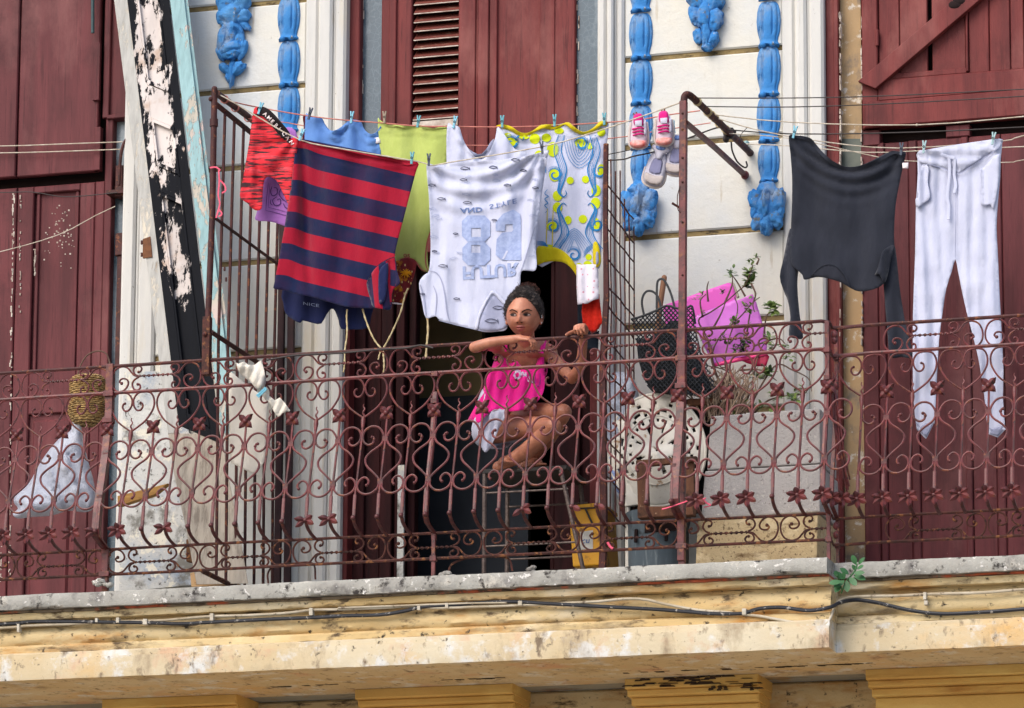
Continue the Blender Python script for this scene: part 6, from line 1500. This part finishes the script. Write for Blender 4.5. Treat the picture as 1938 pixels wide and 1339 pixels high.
# weed on the ledge
wd=empty('ledge_weed',P(1600,1108,-1.0),'small green weed sprouting from the ledge joint at the corner','weed')
WG=M('weed_leaf',S(44,88,50),S(60,106,58),9,rough=.5,spec=.4)
b=MB(); b.tube(catmull(PP([(1592,1122,-1.0),(1602,1100,-1.04),(1618,1080,-1.06),(1622,1066,-1.06)],0),5),.004,6); b.tube(catmull(PP([(1594,1118,-1.0),(1588,1098,-1.05),(1584,1088,-1.08)],0),4),.003,6); b.build('stem',WG,wd)
b=MB()
for x,y,ax_,az,l,w_ in ((1620,1068,-.35,.9,20,6),(1624,1068,.8,.6,20,5),(1622,1076,.95,.25,16,5),(1616,1084,1,-.1,22,6),(1616,1088,.9,-.5,30,7),(1608,1092,.6,-.8,26,7),(1600,1094,-.9,.3,26,8),(1598,1098,-.7,-.6,26,8),(1592,1100,-.9,-.2,24,7),(1590,1106,-.4,-.9,20,7),(1602,1098,.1,-1,24,7),(1588,1090,-.6,.6,14,5),(1606,1086,-.8,.5,20,6),(1620,1080,-.4,.7,14,4),(1596,1096,.3,.9,16,5)):
    leafblade(b,P(x,y,-1.06+rnd.uniform(-.03,.02)),Vector((ax_,rnd.uniform(-.5,.1),az)),Vector((0,-1,.5)),l/425*.95,w_/425*.9)
o=b.build('leaf_cluster',WG,wd); o['kind']='stuff'
# ------------------------------------------------------------------ cables along the cornice
def cable(pts,r,mat,label,Y=-1.035,sub=5):
    b=MB(); b.tube(catmull(PP([(q[0],q[1],q[2] if len(q)>2 else Y) for q in pts],Y),sub),r,8); o=b.build('cable',mat); tag(o,label,'cable','cables along the cornice'); return o
cable([(-300,1194),(0,1181),(60,1176),(130,1176),(270,1178),(340,1180),(400,1177),(520,1171),(600,1168),(650,1165),(720,1163),(770,1155),(800,1148),(870,1143),(960,1138),(1040,1142),(1150,1148),(1230,1152),(1300,1157),(1350,1161),(1400,1161),(1415,1158),(1440,1151),(1480,1149),(1530,1155),(1570,1149),(1590,1140,-.98),(1620,1135,-.90),(1660,1140,-.89),(1720,1154,-.89),(1780,1161,-.89),(1860,1158,-.89),(1938,1152,-.89),(2150,1135,-.89)],.0085,CABLE,'thick black cable sagging along the balcony cornice')
cable([(-300,1200),(0,1188),(50,1184),(120,1181),(220,1176),(300,1174),(350,1170),(400,1166),(470,1164),(540,1160),(590,1154),(640,1153),(720,1150),(780,1147),(830,1150),(900,1148),(960,1146),(1050,1142),(1130,1138),(1180,1133),(1220,1134),(1260,1143),(1320,1154),(1370,1158),(1400,1162),(1440,1166),(1500,1177),(1552,1182),(1568,1175),(1578,1152,-1.0)],.0062,CABLE_W,'grey-white cable running beside the black one, ending at the corner',Y=-1.032)
cable([(1580,1148,-1.0),(1590,1136,-.95),(1620,1129,-.89),(1700,1127,-.885),(1760,1124,-.885),(1860,1121,-.885),(1938,1115,-.885),(2150,1102,-.885)],.0066,CABLE_W,'pale grey conduit right of the corner, above the black cable')
cable([(640,1150),(700,1148),(780,1145),(900,1141),(960,1140)],.0045,CABLE_W,'thin pale flex clipped above the black cable in the middle',Y=-1.04)
b=MB()
CLM=M('pale_cable_clip',S(196,190,176),S(170,160,142),30,rough=.8)
for px,py,w_,h in ((34,1188,5,16),(182,1173,5,8),(222,1173,6,10),(274,1176,8,11),(400,1167,7,14),(588,1157,7,14),(792,1150,6,8),(845,1145,6,10),(984,1141,8,9),(1408,1157,8,12),(1750,1127,6,14),(1752,1140,7,8)):
    Yv=-1.046 if px<1560 else -.9
    b=MB(); b.quadbox(P(px-w_/2,py+h/2,Yv),P(px+w_/2,py+h/2,Yv),P(px+w_/2,py-h/2,Yv),P(px-w_/2,py-h/2,Yv),(0,.03,0)); o=b.build('cable_clip',CLM,smooth=False,bevel=.002)
    tag(o,{34:'pale cable clip nearest the left edge on the grey cable',182:'small pale clip on the black cable under the wicker basket end',222:'pale clip on the black cable below the plastered wall foot',274:'square pale clip gripping the black cable left of the grille',400:'tall pale clip on the grey cable below the side grille',588:'tall pale clip on the grey cable below the white wall strip',792:'pale clip where the two cables cross under the door',845:'pale clip on the black cable below the lump of mortar',984:'wide pale clip on the black cable below the stool',1408:'pale clip where black and grey cables split before the corner',1750:'tall pale clip on the conduit right of the corner',1752:'pale clip stub under the conduit right of the corner'}[px],'cable clip','cable clips')
# ------------------------------------------------------------------ the girl
SKIN=M('warm_brown_skin',S(178,116,90),S(150,94,72),9,rough=.46,spec=.4,sss=.12,patches=((S(198,136,106),14,(1,1,1),.5,.9),(S(146,88,64),30,(1,1,1),.56,.95),))
HAIR=M('dark_frizzy_hair',S(52,44,42),S(26,22,22),40,rough=.8,patches=((S(100,88,82),34,(1,1,2),.54,.72),),bump=(90,(1,1,1),.012,1)); HAIRT=M('reddish_hair_tips',S(84,50,42),S(60,38,34),60,rough=.85)  # paler streaks paint lit highlights into the dark hair colour
NEON=fabric('neon_pink_jersey',S(255,36,160),S(246,24,140),rough=.8); SHORT=fabric('pale_lilac_denim',S(214,214,232),S(196,198,220))
girl=empty('person',P(985,898,-.66),'girl in neon pink tank top crouching with her chin on her forearm','person')
body=MB()
def chain(pts,radii,n=28,flat=1.):
    p=catmull(pts,6); N=len(p); k=len(radii)-1
    rr=[]
    for i in range(N):
        t=i/(N-1)*k; a=min(k-1,int(t)); rr.append(radii[a]+(radii[a+1]-radii[a])*(t-a))
    body.tube(p,rr,n,flat=flat); body.ball(p[0],rr[0],n,8); body.ball(p[-1],rr[-1],n,8)
hip=P(944,806,-.58); waist=P(957,752,-.62); chest=P(986,692,-.70); nb_=P(996,652,-.78); nt_=P(996,628,-.86)
def torso_rings(sc=1.,t0=0,t1=1,grow=0.):
    st=[(hip,.118,.085),(waist,.098,.075),(waist*.45+chest*.55,.102,.078),(chest,.112,.08),(P(991,668,-.745),.098,.066),(nb_,.06,.05)]
    rg=[]; m_=24
    c=catmull([s[0] for s in st],5); N=len(c)
    for i in range(N):
        t=i/(N-1)
        if not t0<=t<=t1: continue
        q=t*(len(st)-1); a=min(len(st)-2,int(q)); f=q-a
        rx=st[a][1]+(st[a+1][1]-st[a][1])*f+grow; ry=st[a][2]+(st[a+1][2]-st[a][2])*f+grow
        ta=(c[min(N-1,i+1)]-c[max(0,i-1)]).normalized(); side=Vector((1,.25,-.12)); side=(side-ta*side.dot(ta)).normalized(); fr=side.cross(ta).normalized()
        rg.append([c[i]+side*(rx*math.cos(2*math.pi*k/m_)*sc)+fr*(ry*math.sin(2*math.pi*k/m_)*sc) for k in range(m_)])
    return rg
body.rings(torso_rings())
chain([nb_,nt_],[.040,.036])
shR=P(946,656,-.80); elR=P(898,657,-1.025); wrR=P(984,640,-1.025); shL=P(1038,668,-.72); elL=P(1083,716,-.80); wrL=Vector((wx(1105,640,-.96),-.955,ZT+.034))
chain([nb_+Vector((-.02,0,-.02)),P(965,656,-.79),shR],[.042,.046,.042]); chain([nb_+Vector((.02,0,-.02)),P(1018,660,-.75),shL],[.042,.046,.042])
chain([shR,P(922,652,-.91),elR],[.031,.027,.025]); chain([elR,P(905,655,-1.03),P(930,648,-1.03),wrR],[.025,.026,.024,.018])
chain([shL,P(1062,695,-.76),elL],[.031,.027,.025]); chain([elL,P(1098,690,-.87),wrL],[.025,.024,.018])
# legs
hL=P(958,802,-.62); kL=P(1066,780,-.82); aL=P(992,884,-.66); hR=P(930,812,-.62); kR=P(1046,806,-.92); aR=P(944,884,-.78)
chain([hL,P(1010,784,-.73),kL],[.070,.052,.039]); chain([kL,P(1036,828,-.74),aL],[.039,.039,.024])
chain([hR,P(986,808,-.78),kR],[.070,.052,.039]); chain([kR,P(1000,850,-.84),aR],[.038,.038,.024])
for a,tx in ((aL,(1020,898,-.78)),(aR,(958,899,-.86))):
    t_=P(*tx); t_.z=SZ+.018; h_=a+Vector((0,.03,0)); h_.z=SZ+.024
    chain([a,h_],[.029,.024]); chain([h_,(h_+t_)/2+Vector((0,0,.012)),t_],[.024,.028,.018],flat=.7)
    for k in range(5):
        d=(t_-h_).normalized(); s_=d.cross(Vector((0,0,1))); body.ball(t_+d*.018+s_*(.012*(k-2))+Vector((0,0,-.006)),(.008,.012,.007),8,6)
# hands
def hand(w,dirp,nrm,curl,spread,sz=1.,thumb=1,tcurl=.5,fcurl=None):
    """palm from wrist w along dirp; nrm = back-of-hand normal; curl per joint in degrees towards the palm"""
    d=dirp.normalized(); n_=(nrm-d*nrm.dot(d)).normalized(); s_=d.cross(n_)
    L_=.062*sz; pw_=.029*sz
    rg=[]
    for t,wd_,th in ((-.12,.019,.016),(.15,.024,.015),(.5,.030,.0145),(.85,.031,.0125),(1.02,.028,.010)):
        c=w+d*(L_*t); rg.append([c+s_*(wd_*sz*math.cos(2*math.pi*k/14))+n_*(th*sz*math.sin(2*math.pi*k/14)) for k in range(14)])
    body.rings(rg)
    for k,(o_,ln,r_) in enumerate(((-.0225,.052,.0075),(-.0075,.060,.0078),(.0075,.057,.0076),(.0215,.045,.0068))):
        p=w+d*(L_*.93)+s_*(o_*sz); dd=d.copy(); pts=[p-d*.012,p]; rr=[r_*1.05,r_]
        cc=fcurl[k] if fcurl else curl
        for j,(fr,ang) in enumerate(((.45,cc),(.32,cc*1.15),(.23,cc*.9))):
            dd=Matrix.Rotation(R(-ang),3,s_) @ dd
            sp_=s_*(spread*(k-1.5)*.05); p=p+(dd+sp_).normalized()*(ln*sz*fr); pts.append(p); rr.append(r_*(.98-.1*(j+1)))
        q=[]
        body.tube(pts,[a*sz for a in rr],10)
        for a,b_ in zip(pts,rr): body.ball(a,b_*sz,10,7)
    ts=-1*thumb
    p=w+d*(L_*.22)+s_*(ts*.020*sz); dd=(d*.65+s_*(ts*.75)-n_*.35*tcurl).normalized(); pts=[p]; rr=[.0105]
    for fr,rb in ((.03,.0095),(.026,.0085),(.02,.0065)):
        p=p+dd*(fr*sz); pts.append(p); rr.append(rb); dd=(dd+d*.35-n_*.45*tcurl).normalized()
    body.tube(pts,[a*sz for a in rr],10)
    for a,b_ in zip(pts,rr): body.ball(a,b_*sz,10,7)
# right hand: lies along the rail, fingers drooping over it
fw_=P(1012,643,-1.03)-wrR
hand(wrR-fw_.normalized()*.004,fw_+Vector((0,0,.002)),Vector((.10,-.35,1)),36,.6,.9,thumb=1,tcurl=.6)
# left hand: closed over the rail from behind
hand(wrL,Vector((-.006,-.06,.012)),Vector((-.1,.1,1)),62,.7,1.0,thumb=-1,tcurl=.9,fcurl=(50,56,60,64))
# head
HC=P(991,596,-.95)
fwd=Vector((.08,-.96,-.24)).normalized(); up=Vector((.05,-.20,1)); up=(up-fwd*up.dot(fwd)).normalized(); rt=fwd.cross(up).normalized()  # rt: towards the right of the picture
if rt.x<0: rt=-rt
HW,HD,HH=.0775,.092,.108
def facepoint(a,b_):
    """a: sideways angle (deg, + = picture right), b_: elevation (deg); point of the head surface"""
    d=Vector((math.sin(R(a))*math.cos(R(b_)),math.cos(R(a))*math.cos(R(b_)),math.sin(R(b_))))
    return headpt(d)
def headpt(d):   # d in head coordinates (x right, y forward, z up), unit
    x,y,z=d
    w_=HW; dp=HD; hh=HH
    if z<0:
        w_*=1-.20*(-z)**1.9; dp*=1-.10*(-z)**2; hh=HH-.009*min(1,-z*1.5)
    px,py,pz=x*w_,y*dp,z*hh
    if y<0 and z<-.2: py*=1-.35*(-z-.2)
    if y>0:
        fr=y
        py+= .004*gauss(z+.02,.9)*0
        # flatten the face a little, then add features (in metres on the face plane)
        py-=.010*fr*fr*gauss(px,.05)*0
        X,Zv=px,pz
        py+= .0160*gauss(X,.0105)*max(0,1-abs((Zv+.022)/.020))**.7*(1 if Zv<-.004 else 1)           # nose tip
        py+= .0075*gauss(X,.0065)*max(0,min(1,(Zv+.03)/.02))*max(0,min(1,(.022-Zv)/.02))              # bridge
        py+= .0085*(gauss(X-.0125,.0085)+gauss(X+.0125,.0085))*gauss(Zv+.029,.008)                         # nostril wings
        py-= .0085*(gauss(X-.031,.016)+gauss(X+.031,.016))*gauss(Zv-.006,.012)                          # eye sockets
        py+= .0035*(gauss(X-.027,.022)+gauss(X+.027,.022))*gauss(Zv-.024,.009)                          # brow ridge
        py+= .0075*gauss(X,.019)*gauss(Zv+.052,.006)+.0085*gauss(X,.016)*gauss(Zv+.063,.006)            # lips
        py-= .004*gauss(X,.022)*gauss(Zv+.0575,.0022)
        py+= .007*gauss(X,.018)*gauss(Zv+.086,.013)                                                     # chin
        py+= .0065*(gauss(X-.038,.019)+gauss(X+.038,.019))*gauss(Zv+.036,.024)                          # cheeks
    return HC+rt*px+fwd*py+up*pz
vs=[];nu,nv=96,72
for j in range(nv+1):
    th=math.pi*j/nv
    for i in range(nu):
        ph=2*math.pi*i/nu; vs.append(headpt(Vector((math.sin(th)*math.cos(ph),math.sin(th)*math.sin(ph),math.cos(th)))))
body.add(vs,[(j*nu+i,(j+1)*nu+i,(j+1)*nu+(i+1)%nu,j*nu+(i+1)%nu) for j in range(nv) for i in range(nu)])
for sg in (-1,1):    # ears
    c=HC+rt*(sg*.077)+fwd*(-.006)+up*(-.012)
    axs=((rt*sg*.55-fwd*.8).normalized(),(rt*sg*.8+fwd*.55).normalized(),up)
    body.ball(c,(.017,.008,.027),12,10,axs); body.ball(c+up*-.022+fwd*.004,(.009,.007,.010),10,8,axs)
o=body.build('skin_body',SKIN,girl)
md=o.modifiers.new('r','REMESH'); md.mode='VOXEL'; md.voxel_size=.0026; md.use_smooth_shade=True
md=o.modifiers.new('s','SMOOTH'); md.iterations=5; md.factor=.5
# facial details: thin skins that follow the head surface
def facepatch(name,ptsXZ,mat,lift,par=None,sp=.004):
    """closed outline in metres on the face (x right, z up from the head centre)"""
    b=MB(); sc_=10000.
    oo=smooth_outline([(x*sc_,z*sc_) for x,z in ptsXZ],3); v,f=triangulate(oo,12)
    def srf(x,z):
        # invert headpt approximately: find d with px=x, pz=z, y>0
        zz_=max(-.99,min(.99,z/HH)); w_=HW*(1-.20*(-zz_)**1.9) if zz_<0 else HW
        xx=max(-.95,min(.95,x/w_)); yy=math.sqrt(max(.001,1-xx*xx-zz_*zz_)); return headpt(Vector((xx,yy,zz_)))+fwd*lift
    b.add([srf(x/sc_,z/sc_) for x,z in v],f); return b.build(name,mat,par or girl,angle=180)
BROW=M('dark_brow',S(36,24,20),rough=.9); EYEW=M('eye_white',S(128,108,98),rough=.25,spec=.5); IRIS=M('dark_iris',S(22,14,11),rough=.5,spec=.15); LID=M('shaded_lid',S(84,50,38),rough=.6); LIPS=M('brown_pink_lips',S(170,96,88),S(156,84,78),30,rough=.45,spec=.4); LIPL=M('lip_line',S(74,36,32),rough=.7); NOST=M('nostril_dark',S(60,30,22),rough=.9)
for sg in (-1,1):
    facepatch('eyebrow',[(sg*.010,.0160),(sg*.022,.0235),(sg*.037,.0275),(sg*.052,.0205),(sg*.051,.0180),(sg*.036,.0228),(sg*.022,.0185),(sg*.011,.0105)],BROW,.0035)
    facepatch('eyelid',[(sg*.013,.002),(sg*.021,.0105),(sg*.031,.0122),(sg*.042,.0090),(sg*.049,.002),(sg*.038,-.0030),(sg*.022,-.0035)],LID,.0030)
    e_=facepatch('eye',[(sg*.0155,.0010),(sg*.022,.0050),(sg*.031,.0060),(sg*.040,.0040),(sg*.0465,.0004),(sg*.037,-.0020),(sg*.023,-.0022)],EYEW,.0042)
    xo=sg*.031-.004
    facepatch('iris',[(xo-.0085,.0020),(xo-.0055,.0054),(xo+.0055,.0056),(xo+.0085,.0020),(xo+.005,-.0019),(xo-.005,-.0019)],IRIS,.0052,e_)
    facepatch('nostril',[(sg*.004,-.0345),(sg*.009,-.0320),(sg*.0150,-.0345),(sg*.010,-.0378)],NOST,.0030)
facepatch('lips',[(-.0215,-.0575),(-.013,-.0490),(-.005,-.0460),(0,-.0475),(.005,-.0460),(.013,-.0490),(.0215,-.0575),(.014,-.067),(0,-.0705),(-.014,-.067)],LIPS,.0028)
facepatch('lip_line',[(-.0215,-.0585),(-.010,-.0555),(0,-.0560),(.010,-.0555),(.0215,-.0585),(.010,-.0582),(0,-.0588),(-.010,-.0582)],LIPL,.0042)
# hair: scalp cap plus puff of strands on top
b=MB(); vs=[]; fs=[]; nu,nv=64,40
def hl(ph):   # hairline elevation for azimuth ph (0 = forward)
    a=abs(ph); return interp(a,[(0,50),(25,46),(45,30),(62,12),(78,-2),(95,-18),(130,-42),(180,-55)])
for j in range(nv+1):
    for i in range(nu):
        ph=-180+360*i/nu; el=90-(90-hl(ph))*j/nv
        d=Vector((math.sin(R(ph))*math.cos(R(el)),math.cos(R(ph))*math.cos(R(el)),math.sin(R(el))))
        p=headpt(d); lift=(.0005+.0125*min(1,(nv-j)/12))*(1+.55*noise.noise(p*55)+.35*noise.noise(p*140)); vs.append(p+(p-HC).normalized()*lift)
b.add(vs,[(j*nu+i,(j+1)*nu+i,(j+1)*nu+(i+1)%nu,j*nu+(i+1)%nu) for j in range(nv) for i in range(nu)])
hr=b.build('hair',HAIR,girl,angle=180)
b=MB(); bun=P(997,556,-.90); r_=random.Random(5)
b.ball(bun,(.046,.045,.034),20,14,disp=lambda d:1+.22*noise.noise(d*3.2))
for k in range(900):
    d=Vector((r_.gauss(0,1),r_.gauss(0,.8),r_.gauss(.3,.8))).normalized(); p=bun+Vector((d.x*.043,d.y*.042,d.z*.031)); l=r_.uniform(.006,.020)
    A=r_.uniform(0,6.28); e1=d.orthogonal().normalized(); e2=d.cross(e1); q=[]
    for m_ in range(7):
        t=m_/6; q.append(p+d*(l*t)+(e1*math.cos(A+t*6)+e2*math.sin(A+t*6))*(.0035*min(1,t*2)))
    b.tube(q,[.0010*(1-.5*m_/6) for m_ in range(7)],3,cap=False)
for k in range(1500):     # frizz along the scalp
    ph=r_.uniform(-135,135); el=hl(ph)-3+(85-hl(ph))*r_.random()**1.6; d=Vector((math.sin(R(ph))*math.cos(R(el)),math.cos(R(ph))*math.cos(R(el)),math.sin(R(el)))); p=headpt(d); n_=(p-HC).normalized()
    back=(up*.5-fwd).normalized(); q0=.001 if el<hl(ph)+4 else .009; b.tube([p+n_*q0,p+n_*(q0+.003+r_.random()*.005)+back*.005,p+n_*(q0+.004+r_.random()*.006)+back*.012+Vector((r_.gauss(0,.003),0,r_.gauss(0,.003)))],[.0009,.0007,.0003],3,cap=False)
b.build('hair_puff',HAIR,girl)['kind']='stuff'
b=MB()
for k in range(240):
    d=Vector((r_.gauss(0,1),r_.gauss(0,.6),r_.gauss(.9,.5))).normalized(); p=bun+Vector((d.x*.05,d.y*.045,d.z*.04)); c1=Vector((r_.gauss(0,.005),r_.gauss(0,.005),r_.gauss(0,.005))); b.tube([p,p+d*.008+c1,p+d*.014],[.0009,.0008,.0004],3,cap=False)
b.build('hair_tips',HAIRT,girl)['kind']='stuff'
b=MB(); ec=HC+rt*.083+fwd*(.004)
for q in ((0,-.036),(.004,-.005),(.006,-.012)): b.ball(ec+up*q[1]+rt*q[0]*.3+fwd*.006,.0032,8,6)
b.build('earring',M('silver_stud',S(230,228,225),rough=.2,metal=.8),girl)
# tank top
tk=MB(); rg=torso_rings(1.0,.0,.66,.010)
for i,r0 in enumerate(rg):
    for k in range(len(r0)):
        c=sum(r0,Vector())/len(r0); d=(r0[k]-c).normalized(); r0[k]=r0[k]+d*(.006*math.sin(k*1.9+i*.35)*(1-i/len(rg))+.012*max(0,1-i/5))
tk.rings(rg,cap=False)
tank=tk.build('tank_top',NEON,girl,solid=.004,angle=180)
def strap(name,pts,w_):
    b=MB(); b.tube(catmull(pts,6),w_,8,flat=.28,ref=(0,1,0)); return b.build(name,NEON,tank)
frx=rg[-1]
fY=lambda x,y:-.80+0*x
cloth('tank_front',[(933,700),(944,690),(952,676),(958,664),(962,655),(972,654),(974,668),(980,684),(990,694),(1003,697),(1014,690),(1018,676),(1022,660),(1029,662),(1030,690),(1031,720),(1028,742),(1016,760),(990,775),(960,778),(940,772),(918,788),(905,800),(900,790),(908,768),(918,752),(918,730),(920,712)],drape(-.80,('v',.009,22,0,.2),('n',.014,40),('c',1000,700,980,775,-.012,8),('t',.0003,-.0012,980,700)),NEON,tank,sp=5)
strap('strap',[P(960,664,-.83),P(957,650,-.85),P(958,640,-.82),P(966,636,-.76)],.012); strap('strap',[P(1024,668,-.80),P(1028,655,-.79),P(1030,645,-.74),P(1028,642,-.70)],.012)
gp_=M('silver_glitter_print',S(214,196,216),S(150,120,170),120,rough=.3)
strokes('glitter_print',[([(972,712),(976,704),(983,703),(984,712),(977,716),(974,710)],4.5),([(984,714),(989,704),(993,714),(990,710)],4),([(995,704),(996,716),(1001,722)],4),([(1001,712),(1005,720),(1009,724)],3),([(968,702),(976,700),(986,702)],3)],lambda x,y:-.828,gp_,tank,off=-.004)
strokes('purple_print',[([(1014,708),(1013,726),(1018,730),(1022,724),(1022,706)],3)],lambda x,y:-.826,M('violet_print',S(150,30,120)),tank,off=-.004)
# shorts
b=MB()
def legtube(pts,rr,flare):
    p=catmull(pts,5); b.tube(p,[rr+flare*i/(len(p)-1) for i in range(len(p))],18,cap=False)
for a_,m__,q_ in ((hL,P(985,795,-.67),P(1000,790,-.70)),(hR,P(945,812,-.68),P(950,820,-.74))): legtube([a_+Vector((-.03,.02,.01)),a_,m__],.088,.002)
rg2=torso_rings(1.0,0,.22,.014); b.rings(rg2,cap=True)
b.build('shorts',SHORT,girl,solid=.003,angle=180)
cloth('shorts_leg',[(902,790),(925,780),(958,774),(964,778),(950,800),(936,830),(926,850),(917,855),(908,838),(902,812)],drape(-.90,('v',.008,14,0,.2),('n',.01,30)),SHORT,girl,sp=5)
# ------------------------------------------------------------------ light
w=bpy.data.worlds.new('World'); scene.world=w; w.use_nodes=True
nt=w.node_tree; nt.nodes.clear()
bg=nt.nodes.new('ShaderNodeBackground'); ow=nt.nodes.new('ShaderNodeOutputWorld'); sk=nt.nodes.new('ShaderNodeTexSky')
sk.sky_type='NISHITA'; sk.sun_disc=False
SUN_EL,SUN_AZ=44,-152      # azimuth measured clockwise from +Y
sk.sun_elevation=R(SUN_EL); sk.sun_rotation=R(SUN_AZ); sk.air_density=1.0; sk.dust_density=2.5; sk.ozone_density=1.0
bg.inputs[1].default_value=.15
nt.links.new(sk.outputs[0],bg.inputs[0]); nt.links.new(bg.outputs[0],ow.inputs[0])
ld=bpy.data.lights.new('sun','SUN'); ld.energy=1.3; ld.angle=R(40); ld.color=(1,.94,.86)
lo=bpy.data.objects.new('sun',ld); COL.objects.link(lo)
sd=Vector((math.sin(R(SUN_AZ))*math.cos(R(SUN_EL)), math.cos(R(SUN_AZ))*math.cos(R(SUN_EL)), math.sin(R(SUN_EL))))
lo.rotation_euler=sd.to_track_quat('Z','Y').to_euler(); lo.location=(-6,-10,14)
vs=scene.view_settings; vs.view_transform='Standard'; vs.look='None'; vs.gamma=1; vs.use_curve_mapping=False; vs.exposure=.8
scene.cycles.use_denoising=True
